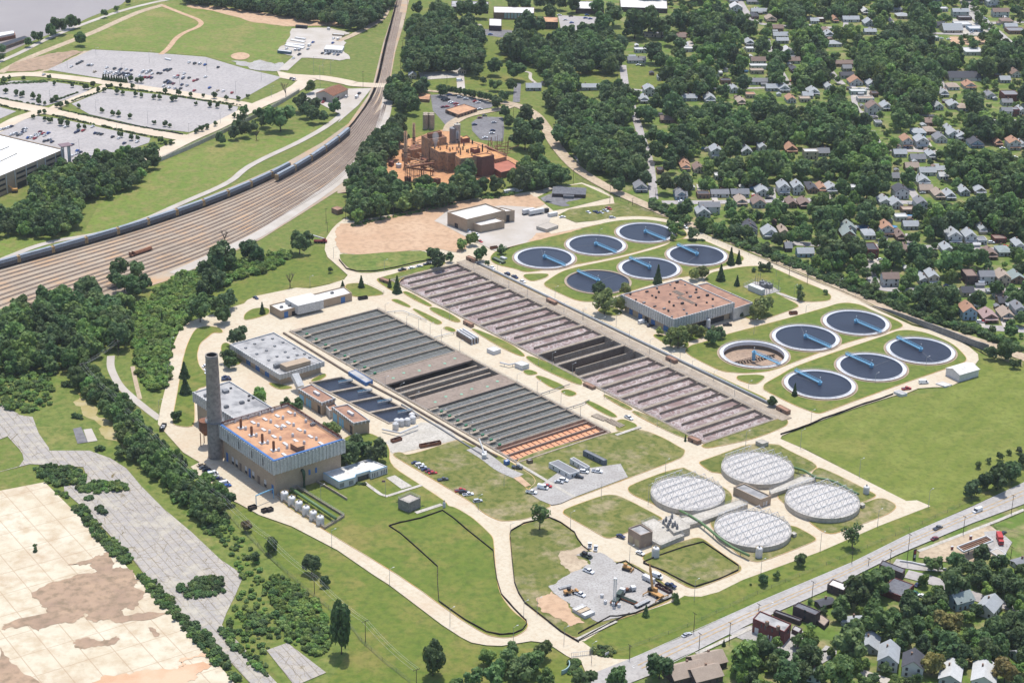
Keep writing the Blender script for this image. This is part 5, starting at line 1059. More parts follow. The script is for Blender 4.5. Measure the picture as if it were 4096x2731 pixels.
rows('C','''50 1345 80 s u y,200 1335 85 f b k,310 1328 120 s w y,445 1328 120 s y y,598 1320 85 g w l,740 1312 75 g2 w l,835 1310 70 g2 w l,935 1300 65 g b k,998 1295 55 g t o,1062 1300 80 g w l,1200 1290 60 f w w,1530 1338 95 g2 w k,1420 1385 75 g w l,
1498 1405 80 g w l,1575 1440 85 f b t,1665 1420 75 g2 w y,1695 1300 90 s t t,1785 1340 70 g t t,1858 1345 70 g y l,1955 1318 65 g y l,2058 1310 75 g t l,240 1440 135 s2 w y,200 1462 90 g y l,455 1385 75 g y t,575 1398 90 g y b,795 1398 65 g b b,880 1400 75 g d b''','on the long street below the big wood')
rows('C','''520 1560 80 g y k,1180 1568 90 g y g,1432 1562 85 g w o,1592 1545 100 s y l,1528 1488 85 f w w,285 1065 75 g2 w l,80 1150 60 g w o,168 1165 65 g t b,490 1045 70 g y l,600 1040 55 g2 w l,790 1032 80 g b o,920 1070 95 f2 t w,1005 1052 80 s y y,1520 1058 85 s y l,
1640 1092 100 s y y,1735 1072 60 g w l,1600 1150 90 s b t,1705 1182 110 s w l,1800 1168 75 s w l,1812 1210 60 s w w,1678 1248 90 g w l,300 1210 50 f w w,1490 1220 50 s y y''','in the middle streets')
rows('C','''1567 995 70 g2 w o,1667 998 85 g2 w l,1650 918 85 h u l,1725 908 65 h b t,1795 962 80 g w y,1855 900 60 g w l,1880 930 80 g w l,1935 945 70 g w l,2035 995 95 g u k,2180 985 55 g b o,2288 1008 80 g2 w o,2345 1000 50 g w l,1375 852 45 f w y,1725 848 75 h b b,1345 772 90 g2 w b,1432 745 70 g w l,
1780 742 60 g w l,1885 735 80 g w l,1945 750 70 h y t,2235 792 70 s2 w y,2292 785 50 f2 r y,2340 770 50 g w l,2130 668 60 g w y,2240 712 70 s w y,1880 608 75 h w t,1990 602 80 g w o,1815 652 60 g w l,2300 522 70 g w b,2225 560 70 s y l''','on the right-hand streets')
rows('C','''1145 450 120 s b b,1165 482 60 s y y,1080 318 90 h w l,1045 258 65 g y l,1020 228 55 h b b,1225 578 90 g w o,1165 530 90 s y k,1330 592 60 g w l,1350 655 45 f b k,1290 690 110 f w t,1240 640 110 f g w,940 645 75 g w l,882 690 70 f t t,900 665 70 s w l,1045 612 50 g w l,790 695 60 g w o,
742 622 75 g w l,660 615 80 s y l,570 572 130 s w y,560 500 90 f t t,575 468 125 f w w,570 432 100 s w b,802 430 90 s w b,765 375 85 g w w,810 492 45 g b k,515 352 60 f w w,510 312 60 g y l,718 262 100 s w l,730 295 80 s y l,700 212 70 s b b,655 152 70 g t t,548 132 45 h b k,575 98 110 s y l''','between the two steep streets')
rows('C','''420 92 80 g2 w w,400 22 60 g w l,540 32 95 s y y,245 692 75 g w l,105 682 100 s y l,350 568 70 f b k,405 628 60 g w l,515 662 65 f t o,455 712 60 g t t,315 515 25 f w w,85 352 100 f w w,50 272 60 s b b,945 162 55 s w l,990 152 55 f b w,1085 155 40 g t o,1190 152 110 s w l,1315 180 70 g y l,
1320 235 80 s y l,1290 102 50 g w w,1495 85 85 h y l,1540 130 80 h t l,1810 82 60 f w w,1925 118 110 s2 w l,1955 142 90 f d y,2145 50 80 g2 w l,2195 118 110 s2 w b,2240 165 75 h t b,2265 200 85 s y l,1760 277 40 f g w,1790 192 60 s y k,1755 12 90 s y y''','near the top of the picture')
rows('F','''515 65 90 g y k,650 92 100 g w l,740 76 55 g t t,1175 98 90 g b g,1318 98 80 h w l,1430 78 85 g2 w o,1525 108 60 g b b,1595 32 100 s y y,1885 130 95 g2 w l,1992 132 80 g2 w l,2070 134 65 f w y,2190 124 85 f r b,2322 168 60 g w l,1842 198 70 g w l,2130 230 85 g b b,2225 212 85 h y g,770 182 45 s d y,885 218 110 s u l,
1565 200 45 g b b,1455 415 110 s2 w b,1680 400 65 g y l,1742 405 70 g2 t l,2100 400 100 s2 w y,2215 412 85 g2 t t,2312 395 100 g b g,1975 482 80 s t k,2190 505 60 s y b,1985 640 95 g2 u o,2125 655 100 g b p,2242 645 90 g y t,2035 572 45 f w t,2270 572 60 g w l,2210 550 60 s b k,2322 625 70 g2 y y,2080 60 50 g w l''','behind the hedge and tan road')
rows('B','''2095 648 70 g2 w l,2060 695 60 g w l,2010 428 120 s w y,2045 358 100 f w w,2130 252 140 f t y,1318 612 100 s y l,1690 610 150 s y l,2310 1342 80 g u y,2040 1292 85 g y y,2278 1268 60 f b k,2170 1172 45 f b k,2335 1130 60 g b o,2225 828 110 s b b,2320 255 60 f b b,2320 330 70 s w w,2180 545 60 f w y''','left of the steep streets')
house('F',1335,224,75,'f','r','k','',2,14,name='brick_flats',lab='tall narrow red-brick flats standing alone behind the hedge, left one',porch=False)
house('F',1997,402,80,'f','d','b','',2,13,name='brick_flats',lab='dark red brick two-storey block with white sills among small gabled houses',porch=False)
house('C',2265,684,105,'f','r','y','',2,14,name='brick_flats',lab='large red-brick two-storey block at the right edge of the upper streets',porch=False)
house('C',1955,545,220,'s','w','k','',1,13,name='church',lab='long church-like hall with dark grey roof and white tower among trees')
house('C',1875,225,130,'s','t','l','',1,16,name='workshop',lab='wide tan workshop with pale roof beside the avenue',porch=False);house('C',1945,190,110,'f','w','w','',1,14,name='workshop',lab='white flat-roofed workshop next to the avenue parking lot',porch=False)
house('C',2030,218,95,'f','u','w','',1,12,name='filling_station',lab='white flat building with blue front beside the avenue',porch=False);house('C',2305,232,120,'f','b','y','',1,14,name='shop_building',lab='long flat brick shop building right of the avenue',porch=False)
house('C',2020,375,130,'f','w','w','',1,18,name='hall',lab='large white flat-roofed hall half hidden by trees below the avenue',porch=False)
def uniquify_h(items,lim=14):
 d = {}
 for o,b,p in items: d.setdefault(b,[]).append((pix(p)[0],o))
 for b,L_ in d.items():
  L_.sort(key=lambda a: a[0]);n = len(L_)
  for i,(_,o) in enumerate(L_):
   if n == 1: o['label'] = b;continue
   lab = b + (', %s of %d' % ('leftmost' if i == 0 else 'rightmost' if i == n-1 else ORD[i] + ' from left',n));w = lab.split()
   o['label'] = lab if len(w) <= 16 else b
# pools
m_pool = mat('pool_water',RGB(70,160,220),rough=.3)
for t,x,y,r_,lab in (('C',485,482,2.2,'small round blue garden pool beside a white flat-roofed house'),('C',200,1000,2.0,'small blue paddling pool on a fenced lawn'),('C',1585,1462,3.2,'round blue pool behind a brown flat-roofed house'),('F',1280,24,4.2,'largest round blue garden pool, left of orange-roofed houses'),('C',528,1270,2.4,'round pool behind white gabled house'),('F',1475,20,2.5,'little blue pool beside the orange-roofed houses')):
 p = S(t,x,y);e = empty('garden_pool',p,0,lab,'pool','garden pools');m_ = MB();m_.lathe((0,0,.15),[(r_,0),(r_,1.1),(r_-.15,1.1),(r_-.15,.9)],20);m_.build('pool_wall',m_blue,e);m_ = MB();m_.lathe((0,0,.15),[(r_-.1,.92),(.01,.92)],20);m_.build('pool_water',m_pool,e);HOUSEPX.append((*pix(p),8))
# ------------------------------------------------------------------ lower town, by roof corners
def blk(name,lab,cat,t,L,F_,Rr,yb,mw,mr,par=.5,wins=(),fin=None):
 H = hgt(t if isinstance(F_[0],(int,float)) else F_[0],*(F_ if isinstance(F_[0],(int,float)) else F_[1:]),yb);P = quad3(t,L,F_,Rr,H);b = building(name,lab,cat,P,H,mw,mr,par=par,fin=fin)
 for w in wins: door_row(b,P,w[0],w[1],w[2],w[3],w[4],w[5])
 cc = centroid(P);HOUSEPX.append((*pix(cc + Vector((0,0,H))),(P[2]-P[0]).length*ppm(cc)*.4));return b,P,H
m_red = mat('red_brick',RGB(150,72,66),RGB(130,60,58),.5,c3=RGB(118,56,54),scale2=2.5);m_drk = mat('dark_red_brick',RGB(104,84,84),RGB(90,72,72),.5);m_dkroof = mat('charcoal_flat_roof',RGB(134,134,140),RGB(120,120,128),.15,c3=RGB(104,104,110),scale2=.8)
b,P,H = blk('corner_building','two-storey red brick corner building with patchy grey roof by the main road','building','I',(530,1133),(742,1222),(788,1168),1320,m_red,m_grayroof,.5,((0,((.26,.30),(.38,.42),(.6,.645),(.84,.87)),4.6,6.6,m_glass,'window'),(0,((.08,.2),),.1,3.6,m_white,'garage_door'),(0,((.5,.53),(.58,.64),(.77,.8),(.87,.92)),.1,2.6,m_white,'door'),(1,((.5,.7),),4.2,6,m_glass,'window')))
for f in (.45,.8): p = P[0].lerp(P[1],f);inst('chimney',CHM,b,p - b.location + Vector((0,0,H-.6)),VA,(1.6,1.6,1.2))
blk('brick_shop','low charcoal-roofed shop next to the corner building','building','I',(668,1088),(845,1152),(860,1135),1185,m_drk,m_dkroof)
blk('brick_house','tall dark brick flat-roofed house behind the charcoal-roofed shop','building','I',(800,1048),(950,1110),(985,1083),1190,m_drk,m_dkroof,.4,((0,((.5,.58),),5,6.6,m_glass,'window'),(0,((.5,.58),),1.8,3.4,m_glass,'window')))
blk('garden_annex','low annex with tan roof and white windows behind the tall dark brick house','building','I',(948,1140),(1010,1185),(1045,1145),1215,m_drk,RM['t'],.1);blk('carport','flat-roofed dark carport between brick buildings and rubble','carport','I',(790,1205),(840,1228),(862,1200),1262,m_drk,m_grayroof,.2)
blk('brick_shop','dark brick block with white roof beside the main road','building','I',(1030,903),(1140,945),(1175,908),1000,m_drk,m_whiteroof,.4,((0,((.25,.32),(.7,.77)),2.5,4.3,m_glass,'window'),));blk('brick_shop','narrow brick block with reddish roof, partly behind trees at the main road','building','I',(1175,895),(1215,925),(1290,890),960,m_drk,RM['p'],.4)
blk('large_hall','wide dark-roofed hall behind the big tree near the main road','building','I',(1390,935),(1530,985),(1615,905),1030,m_red,m_dkroof,.3);blk('brick_shop','steep-sided brick block with tar roof closest to the gas station','building','I',(1380,770),(1535,830),(1555,800),880,m_drk,m_dkroof,.3)
def gbl(t,x,y,w,l,h,rh,dang,wall,roof,lab,**k):
 g0 = S(t,x,y);r = gable_house('house',lab,'house',g0,w,l,h,rh,SA + dang,WM[wall],RM[roof],'houses below the main road',hip=k.get('hip',False));HOUSEPX.append((*pix(g0 + Vector((0,0,h))),max(w,l)*ppm(g0)*.45))
 for f in (-.28,.28):
  for s in range(2 if h > 4.5 else 1):
   inst('window',WINM,r,(f*l,-w/2-.03,1.0 + s*2.6),0);inst('window',WINM,r,(-l/2-.03,f*w,1.0 + s*2.6),math.pi/2)
 inst('chimney',CHM,r,(l*.1,w*.12,h + rh*.6));inst('door',DORM,r,(0,-w/2-.03,.05));return r
for a in ((('I'),1435,1440,8.5,13,5.4,3.2,1.25,'w','l','white two-storey house with pale grey gable roof below the big lawn trees'),('I',1600,1490,9,11,5.4,3.2,1.25,'w','k','white two-storey house with dark grey gable roof beside a rust tinted tree'),('I',1310,1330,8,11,3,2.4,1.2,'y','l','low grey cottage roof peeking out left of the white two-storey houses'),
          ('I',1855,1530,9,14,3.2,2.4,1.2,'y','w','pale low-roofed house at the bottom beside a fenced lawn'),('I',2080,1540,10,15,3.2,2.8,1.2,'w','w','white gabled house at the bottom edge, rightmost'),('I',2110,1090,8.5,12,4,2.8,.9,'w','l','grey-roofed white house with dark chimney at the right among trees'),
          ('I',1915,1050,8,10,4.6,2.8,.4,'u','g','small pale blue house with weathered roof beside the lane'),('I',70,1520,11,16,3.4,3.2,.35,'d','t','nearest brown-roofed brick bungalow at the bottom beside the road'),('I',215,1450,10,15,3.4,3,.35,'d','t','second brown-roofed bungalow with pale dormer by the road, behind another'),
          ('I',200,1540,10,13,3.4,3,.35,'d','t','brown-roofed bungalow at the very bottom edge left of a bright tree'),('I',945,1535,6,8,3,2.4,1.2,'g','g','little green-roofed cottage hidden between trees at the bottom'),('I',1010,1050,5,8,2.4,.8,.4,'d','k','ruined shed with collapsed dark roof near the blue tarpaulin'),
          ('I',1190,1165,4.5,10,2.4,.5,0,'y','l','long low shed with shiny metal roof between trees'),('I',2330,780,6,9,2.6,.6,.4,'w','y','cut-off pale shed at the right edge beyond the gas station'),('I',2340,1400,7,9,3,2,.4,'g','l','pale green house corner at the right edge near the bottom')): gbl(*a)
# gas station
cn = empty('fuel_canopy',S('I',2020,690),0,'stripped white-edged fuel station canopy with open roof beams','canopy');H = 5.2
q = [S('I',x,y,H) for x,y in ((1900,655),(2095,582),(2142,612),(1945,688))];m_ = MB()
for a,b in zip(q,q[1:] + q[:1]): m_.bar(a,b,.5,.9,0)
m_.build('fascia',m_white,cn,w=True);m_ = MB();m_.flat(q,H-.3,0);m_.build('ceiling',m_slab,cn,w=True)
for f in (.25,.5,.75): m_ = MB();m_.bar(q[0].lerp(q[3],f),q[1].lerp(q[2],f),.35,.5,0);m_.build('beam',m_rust,cn,w=True)
for a,b in ((.3,.5),(.7,.5)): m_ = MB();p = q[0].lerp(q[1],a).lerp(q[3].lerp(q[2],a),b);m_.box((p.x,p.y,0),.5,.5,H-.4,0,0);m_.build('post',m_steel,cn,w=True)
for x,y,lab in ((1865,678,'fuel pump on the forecourt left of the canopy'),(1990,608,'fuel pump on the forecourt above the canopy')):
 p = S('I',x,y);e = empty('fuel_pump',p,.4,lab,'fuel pump');m_ = MB();m_.box((0,0,0),1.1,.7,2.2,0,0);m_.build('cabinet',mat('faded_red',RGB(176,90,84)),e);m_ = MB();m_.box((0,0,2.2),1.4,.9,.3,0,0);m_.build('cap',m_white,e)
e = empty('station_sign',S('I',1612,742),.5,'tall dark station sign with red panel at the forecourt corner','sign');m_ = MB();m_.box((0,0,0),1.6,.4,6,0,0);m_.build('sign_body',m_dark,e);m_ = MB();m_.box((0,-.22,3.6),1.3,.1,1.8,0,0);m_.build('panel',mat('sign_red',RGB(190,60,60)),e);m_ = MB();m_.box((0,-.22,1.4),1.2,.1,1.6,0,0);m_.build('panel',m_white,e)
blk('white_kiosk','small flat kiosk behind the trees right of the canopy','kiosk','I',(2120,680),(2180,720),(2232,698),740,m_white,m_pale,.2)
fill_wall = MB();w_ = [S('I',x,y) for x,y in ((1515,758),(1600,770),(1700,795),(1830,815))]
e = empty('retaining_wall',w_[0],0,'low pale retaining wall curving below the forecourt','wall');m_ = MB()
for a,b in zip(w_,w_[1:]): m_.bar((a.x,a.y,.6),(b.x,b.y,.6),.6,1.6,0)
m_.build('wall',m_white,e,w=True)
# ------------------------------------------------------------------ school and other buildings in the north
def flatb(name,lab,cat,t,pts,yb,i,mw,mr,par=.4,group=None,wins=()):
 H = hgt(t,pts[i][0],pts[i][1],yb);P = [S(t,x,y,H) for x,y in pts];P = [Vector((p.x,p.y,0)) for p in P];b = building(name,lab,cat,P,H,mw,mr,par=par,group=group)
 for w in wins: door_row(b,P,w[0],w[1],w[2],w[3],w[4],w[5])
 c = centroid(P);HOUSEPX.append((*pix(c + Vector((0,0,H))),(P[1]-P[0]).length*ppm(c)*.42));return b,P,H
GX = [(k/12+.01,k/12+.07) for k in range(12)]
flatb('school_wing','long school wing with bright white roof and glazed pale green front','school','B',[(1050,85),(1320,90),(1322,50),(1048,44)],130,0,m_bricks,m_whiteroof,group='school buildings',wins=((0,[(a,b) for a,b in GX if a > .18],1,6.5,mat('pale_green_glazing',RGB(190,214,206)),'window'),))
flatb('school_wing','two-storey school wing with tan flat roof and dark brick walls','school','B',[(1213,142),(1482,150),(1480,116),(1213,108)],200,1,m_drk,m_terra,group='school buildings',wins=((0,GX,1,3,m_glass,'window'),(0,GX,4.5,6.5,m_glass,'window')))
flatb('school_annex','small square white-roofed brick annex on the school lawn','school','B',[(1018,172),(1102,176),(1102,128),(1018,124)],208,0,m_drk,m_whiteroof,group='school buildings')
flatb('school_wing','dark grey-roofed school wing half hidden by trees at the top edge','school','B',[(763,45),(1012,52),(1015,12),(765,5)],85,0,m_drk,m_grayroof,group='school buildings');flatb('school_wing','white-roofed brick school building in the middle of the top edge','school','B',[(1600,58),(1790,62),(1790,12),(1600,8)],92,0,m_drk,m_whiteroof,group='school buildings')
flatb('school_wing','broad white-roofed brick school building at the top, farthest right','school','B',[(1900,48),(2216,60),(2212,-10),(1895,-10)],92,1,m_drk,m_whiteroof,group='school buildings',wins=((0,GX,1.5,3.2,m_glass,'window'),))
flatb('works_office','tan-roofed low office in the middle of the works car park','building','B',[(724,736),(810,770),(938,728),(850,698)],796,1,m_bricks,m_terra,.4,None,((0,[(.1,.3),(.5,.8)],.8,2.6,m_dark,'window'),(1,GX[::2],.6,2.6,m_dark,'window')))
flatb('works_office','tan-roofed low building half under trees left of the works car park','building','B',[(540,664),(618,670),(625,630),(545,625)],690,1,m_bricks,m_terra)
for x,y,lab in ((505,530,'small pale gabled hut left of the fenced white storage rows'),(838,498,'small pale gabled hut at the end of the short drive')):
 house('B',x,y,50,'g','t','l','',1,9,name='gabled_hut',lab=lab,porch=False)
r = gable_house('clubhouse','dark grey hip-roofed building with small car park north of the clarifiers','building',S('B',1555,1310),15,24,3.4,2.6,SA-.15,m_drk,m_dkroof,hip=True);m_ = MB();m_.box((0,-8.5,0),8,4,2.9,0,0);m_.build('entrance_porch',m_dkroof,r)
# garage
H = hgt('A',5,1180,1312);P = [S('A',x,y,H) for x,y in ((-420,802),(430,1002),(-150,1245))];P.append(P[0] + P[2] - P[1]);P = [Vector((p.x,p.y,0)) for p in P]
m_garr = mat('garage_deck',RGB(255,255,255,.8),RGB(246,244,242,.8),.03)
pg = building('parking_garage','large multi-storey parking garage with blank white top deck at the left edge','parking garage',P,H,m_brick,m_garr,par=1.0)
a_,b_,_ = wall_frame(P,1);LL = (b_-a_).length
for k in range(3):
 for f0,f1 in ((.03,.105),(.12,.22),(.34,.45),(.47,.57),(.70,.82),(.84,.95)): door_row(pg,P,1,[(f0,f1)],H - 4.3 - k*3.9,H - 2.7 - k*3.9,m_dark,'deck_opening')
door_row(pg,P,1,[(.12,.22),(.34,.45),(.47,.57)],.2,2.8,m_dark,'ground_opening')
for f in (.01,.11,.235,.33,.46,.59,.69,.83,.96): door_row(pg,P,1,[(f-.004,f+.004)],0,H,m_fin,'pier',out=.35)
p = S('A',432,1010,H);m_ = MB(); 
for dx,dy in ((-2.4,-2.4),(2.4,-2.4),(2.4,2.4),(-2.4,2.4)): m_.box((p.x+1+dx,p.y+dy,0),1.0,1.0,H+4,.6,0)
m_.build('stair_tower',m_fin,pg,w=True);m_ = MB();m_.box((p.x+1,p.y,H+4),8.5,8.5,.5,.6,0);m_.build('tower_roof',mat('mauve_roof',RGB(158,128,134)),pg,w=True)
for s_ in ((0,1085,115,1030),(0,1010,60,985)): m_ = MB();m_.bar(S('A',s_[0],s_[1],H-.6),S('A',s_[2],s_[3],H-.6),.5,.9,0);m_.build('ramp_wall',m_conc_w,pg,w=True)
# warehouse with rusty roof
g1,g2,g3 = S('A',2130,680),S('A',2205,690),S('A',2292,650);c = (g1 + g3)/2;aw = math.atan2((g3-g2).y,(g3-g2).x)
wh = gable_house('rusty_warehouse','pale warehouse with rust-streaked metal roof beside the rail crossing','warehouse',c + Vector((2,3,0)),17,24,6,3,aw,m_pale,m_rust);HOUSEPX.append((*pix(c),70))
inst('doorway',DORM,wh,(-12.1,0,0),math.pi/2,(3,1,1.6));inst('doorway',DORM,wh,(-4,-8.6,0),0,(3,1,1.6))
rw = [S('A',x,y) for x,y in ((1065,1088),(1250,1012),(1455,918),(1600,845),(1760,770),(1900,690),(2010,622))];e = empty('retaining_wall',rw[0],0,'long grey retaining wall with railing under the curved beige drive','wall');m_ = MB()
for a,b in zip(rw,rw[1:]): m_.bar((a.x,a.y,1.0),(b.x,b.y,1.0),.5,4.0,0)
m_.build('wall',m_conc_w,e,w=True);railing(e,rw,3.0,1.1)
e = empty('low_wall',S('A',550,770),0,'long low dark wall between parking lot and planted drive','wall');m_ = MB();L_ = [S('A',x,y) for x,y in ((550,770),(800,830),(1230,908))]
for a,b in zip(L_,L_[1:]): m_.bar((a.x,a.y,.6),(b.x,b.y,.6),.4,1.4,0)
m_.build('wall',m_dark,e,w=True)
for q,lab,mw,mr in ((((1983,172),(2060,178),(2066,172),198),'long dark trailer with white top at the back of the gravel yard',m_dark,m_dark),(((1910,305),(2035,325),(2050,312),334),'longest white trailer in the row on the gravel yard',m_fin,m_whiteroof),(((1915,292),(2040,305),(2052,298),312),'white trailer just behind the longest one on the gravel yard',m_fin,m_whiteroof),
                       (((1948,268),(2040,285),(2052,277),292),'white trailer third back on the gravel yard',m_fin,m_whiteroof),(((1978,252),(2048,262),(2056,256),272),'short white trailer fourth back on the gravel yard',m_white,m_whiteroof),(((1862,340),(1955,350),(1960,342),370),'blue-grey trailer standing alone at the meadow edge',mat('grey_blue',RGB(110,136,156)),m_white),
                       (((2175,330),(2298,338),(2312,310),362),'white flat-roofed office cabin with window row on the gravel yard',m_white,m_whiteroof),(((2230,230),(2310,236),(2318,228),248),'tan-striped trailer at the far right of the gravel yard',m_tan,m_fin),(((2195,186),(2210,190),(2218,186),208),'small white box cabin at the back of the gravel yard',m_white,m_white),(((1105,392),(1145,402),(1150,396),412),'small white bus-like trailer at the upper edge of the parking lot',m_white,m_white)):
 H = hgt('A',q[1][0],q[1][1],q[3]);Pq = quad3('A',*q[:3],H);b = building('site_trailer',lab,'trailer',Pq,H,mw,mr,par=.1,group='trailers on the gravel yard')
 if 'office' in lab: door_row(b,Pq,0,GX[::2],H*.35,H*.7,m_glass,'window')
# barges
for pts,lab in ((((-160,300),(105,245),(98,225),(-160,262)),'rust-hulled covered barge with pale lid nearer midstream'),(((-160,392),(200,262),(165,250),(-160,352)),'open dark barge lying against the river bank')):
 q = [S('A',x,y,2) for x,y in pts];e = empty('river_barge',Vector((*q[1][:2],0)),0,lab,'barge','barges on the river');m_ = MB();m_.prism(q,0,3.2,0);m_.build('hull',m_rust if 'covered' in lab else m_dwall,e,w=True)
 m_ = MB();m_.prism(inset([Vector((a.x,a.y,0)) for a in q],1),3.2,5 if 'covered' in lab else 3.4,0);m_.build('cargo_cover',m_whiteroof if 'covered' in lab else m_dark,e,w=True)
# ------------------------------------------------------------------ rust works
m_ro = mat('rust_dust_roof',RGB(246,176,84),RGB(236,158,74),.12,c3=RGB(204,130,76),scale2=.4);m_rw = mat('rust_stained_wall',RGB(200,156,116),RGB(222,156,92),.2,c3=RGB(142,114,94),scale2=.5,contrast=.5);m_rp = mat('plum_cladding',RGB(156,94,78),RGB(140,82,70),.4);m_rr = mat('red_dust_roof',RGB(214,122,88),RGB(196,110,80),.15)
def rb(lab,pts,H,mw,mr,name='works_building',par=.4,ov=0):
 P = [S('R',x,y,H) for x,y in pts];P = [Vector((p.x,p.y,0)) for p in P];HOUSEPX.append((*pix(centroid(P) + Vector((0,0,H))),(P[0]-P[-1]).length*3));return building(name,lab,'industrial building',P,H,mw,mr,par=par),P
HA = hgt('R',925,432,690)
wk,PW = rb('main block of the pigment works with bright orange dusted roof',[(805,362),(925,432),(1000,425),(1048,447),(1165,432),(1140,475),(1215,520),(1380,500),(1500,503),(1665,470),(1560,370),(1400,300),(1030,330)],HA,m_rw,m_ro)
rb('plum-coloured end block of the pigment works',[(1378,478),(1500,500),(1668,468),(1560,440)],HA+.8,m_rp,m_ro)
HT = HA*1.35;tb,PT_ = rb('tallest dark block of the pigment works with rusty top',[(690,207),(792,262),(1030,228),(935,168)],HT,m_rw,m_rust,par=.2);rb('long rusty roof monitor crowning the tallest works block',[(768,172),(790,190),(965,160),(940,140)],HT+3.5,m_rust,m_rust,'roof_monitor')
rb('low orange roof band sloping right of the works main block',[(1560,378),(1680,530),(1835,492),(1700,420)],HA*.5,m_rw,m_ro);rb('long low red-roofed shed at the right end of the works',[(1665,520),(1668,650),(1760,705),(2030,640),(1860,540)],5,m_rp,m_rr)
rb('orange block beside pale tanks behind the works',[(1215,235),(1245,255),(1342,240),(1300,205)],9,m_rp,m_ro);rb('stepped rusty block left of the tall works block',[(485,388),(570,405),(690,378),(600,355)],8,m_rw,m_rust);rb('small rusty cabin amid pipes in front of the tall works block',[(680,515),(742,542),(776,520),(715,498)],7,m_rp,m_rust)
rb('squat rusty block at the foot of the left works stack',[(428,450),(500,470),(545,460),(470,440)],6,m_rw,m_rp);rb('lone grey hut at the left end of the works yard',[(245,556),(295,570),(325,545),(285,540)],4,m_rp,m_rust);rb('dark shed near the open skips in the works yard',[(462,758),(520,775),(555,760),(500,748)],4,m_rp,m_rust);rb('brown shed at the front of the works yard beside trees',[(850,785),(905,800),(950,785),(895,775)],4,m_rp,m_rust)
rb('low orange annex under the plum-coloured block',[(1475,672),(1530,690),(1672,660),(1640,645)],4.5,m_rw,m_ro);rb('orange roof penthouse on the works main block',[(1345,375),(1405,400),(1482,382),(1420,368)],HA+3,m_rp,m_ro)
for x,yb,yt,r_,M_,lab in ((480,632,155,1.3,m_rw,'left rusty stack of the works'),(590,372,45,1.1,m_rw,'right rusty stack of the works, set farther back'),(1172,342,150,.9,m_steel,'thin pale stack behind the works main roof')):
 b = S('R',x,yb);h = hgt('R',x,yt,yb);e = empty('works_stack',b,0,lab,'stack');m_ = MB();m_.lathe((0,0,0),[(r_*1.15,0),(r_,h),(r_-.2,h),(r_-.2,h-2)],14);m_.build('shaft',M_,e,smooth=True);m_ = MB();m_.lathe((0,0,h*.4),[(r_*1.2,0),(r_*1.3,.3),(r_*1.2,.6)],14);m_.build('band',m_dark,e)
e = empty('concrete_silos',S('B',612,862),0,'cluster of four tall pale concrete silos behind the works','silos')
for dx,dy in ((-2.4,-2),(2.4,-2),(-2.4,2.6),(2.4,2.6)): h = hgt('B',612,765,862);m_ = MB();m_.lathe((dx,dy,0),[(2.3,0),(2.3,h),(.1,h+.6)],20);m_.build('silo',m_conc_t,e,smooth=False)
for x,y,r_,h,M_,lab in ((1120,300,3.2,12,m_steel,'pale cylindrical tank behind the works beside the thin stack'),(620,470,4.5,7,m_rust,'round rusty tank with pale top left of the tall works block'),(385,640,2.2,3,m_white,'small white cube tank in the works yard'),(1170,300,2.6,15,m_conc_w,'slimmer pale tower tank next to the cylindrical tank')):
 e = empty('works_tank',S('R',x,y),0,lab,'tank');m_ = MB();m_.lathe((0,0,0),[(r_,0),(r_,h),(.1,h+.7)],20);m_.build('tank_shell',M_,e);m_ = MB();m_.lathe((0,0,h+.6),[(.6,0),(.6,.8),(.01,.9)],8);m_.build('top_hatch',m_steel,e)
for a,b,lab in (((500,640,12),(855,690,3),'long rusty conveyor crossing the front of the works yard'),((550,625,11),(855,580,9),'second rusty conveyor rising to the works main block'),((1545,355,9),(1830,480,6),'pipe bridge along the right side of the works')):
 A_,B_ = S('R',a[0],a[1],a[2]),S('R',b[0],b[1],b[2]);e = empty('conveyor',Vector((A_.x,A_.y,0)),0,lab,'conveyor');m_ = MB();m_.bar(A_,B_,1.6,1.3,0);m_.build('belt_housing',m_rust,e,w=True)
 for f in (.05,.5,.92): m_ = MB();p = A_.lerp(B_,f);m_.bar((p.x-.8,p.y,0),(p.x-.8,p.y,p.z),.4);m_.bar((p.x+.8,p.y,0),(p.x+.8,p.y,p.z),.4);m_.build('trestle',m_wood,e,w=True)
e = empty('pipe_rack',S('R',1700,420),0,'tangled rusty steel framework and pipes right of the works','framework');rnd = random.Random(8);m_ = MB()
for k in range(26):
 p = S('R',rnd.uniform(1560,1860),rnd.uniform(330,470));m_.bar((p.x,p.y,0),(p.x,p.y,rnd.uniform(5,9)),.3)
for k in range(18):
 p = S('R',rnd.uniform(1560,1840),rnd.uniform(340,460),7);d = Vector((math.cos(SA + rnd.choice((0,1.57))),math.sin(SA + rnd.choice((0,1.57))),0))*rnd.uniform(5,16);m_.bar(p,p + d,.35)
m_.build('steel_frame',m_rust,e,w=True)
e = empty('process_pipes',S('R',620,560),0,'maze of rusty pipes and platforms at the left of the tall works block','pipework');m_ = MB()
for k in range(40):
 p = S('R',rnd.uniform(460,820),rnd.uniform(260,640),rnd.uniform(2,9));d = Vector((math.cos(rnd.choice((UA,VA))),math.sin(rnd.choice((UA,VA))),0))
 d = d*rnd.uniform(4,16);m_.tube([p,p + d],.35,6,0);m_.bar((p.x,p.y,0),(p.x,p.y,p.z),.25)
for k in range(8): p = S('R',rnd.uniform(470,800),rnd.uniform(420,620));m_.box((p.x,p.y,0),rnd.uniform(3,7),rnd.uniform(2,5),rnd.uniform(2,6),UA,0)
m_.build('pipes',m_rw,e,w=True)
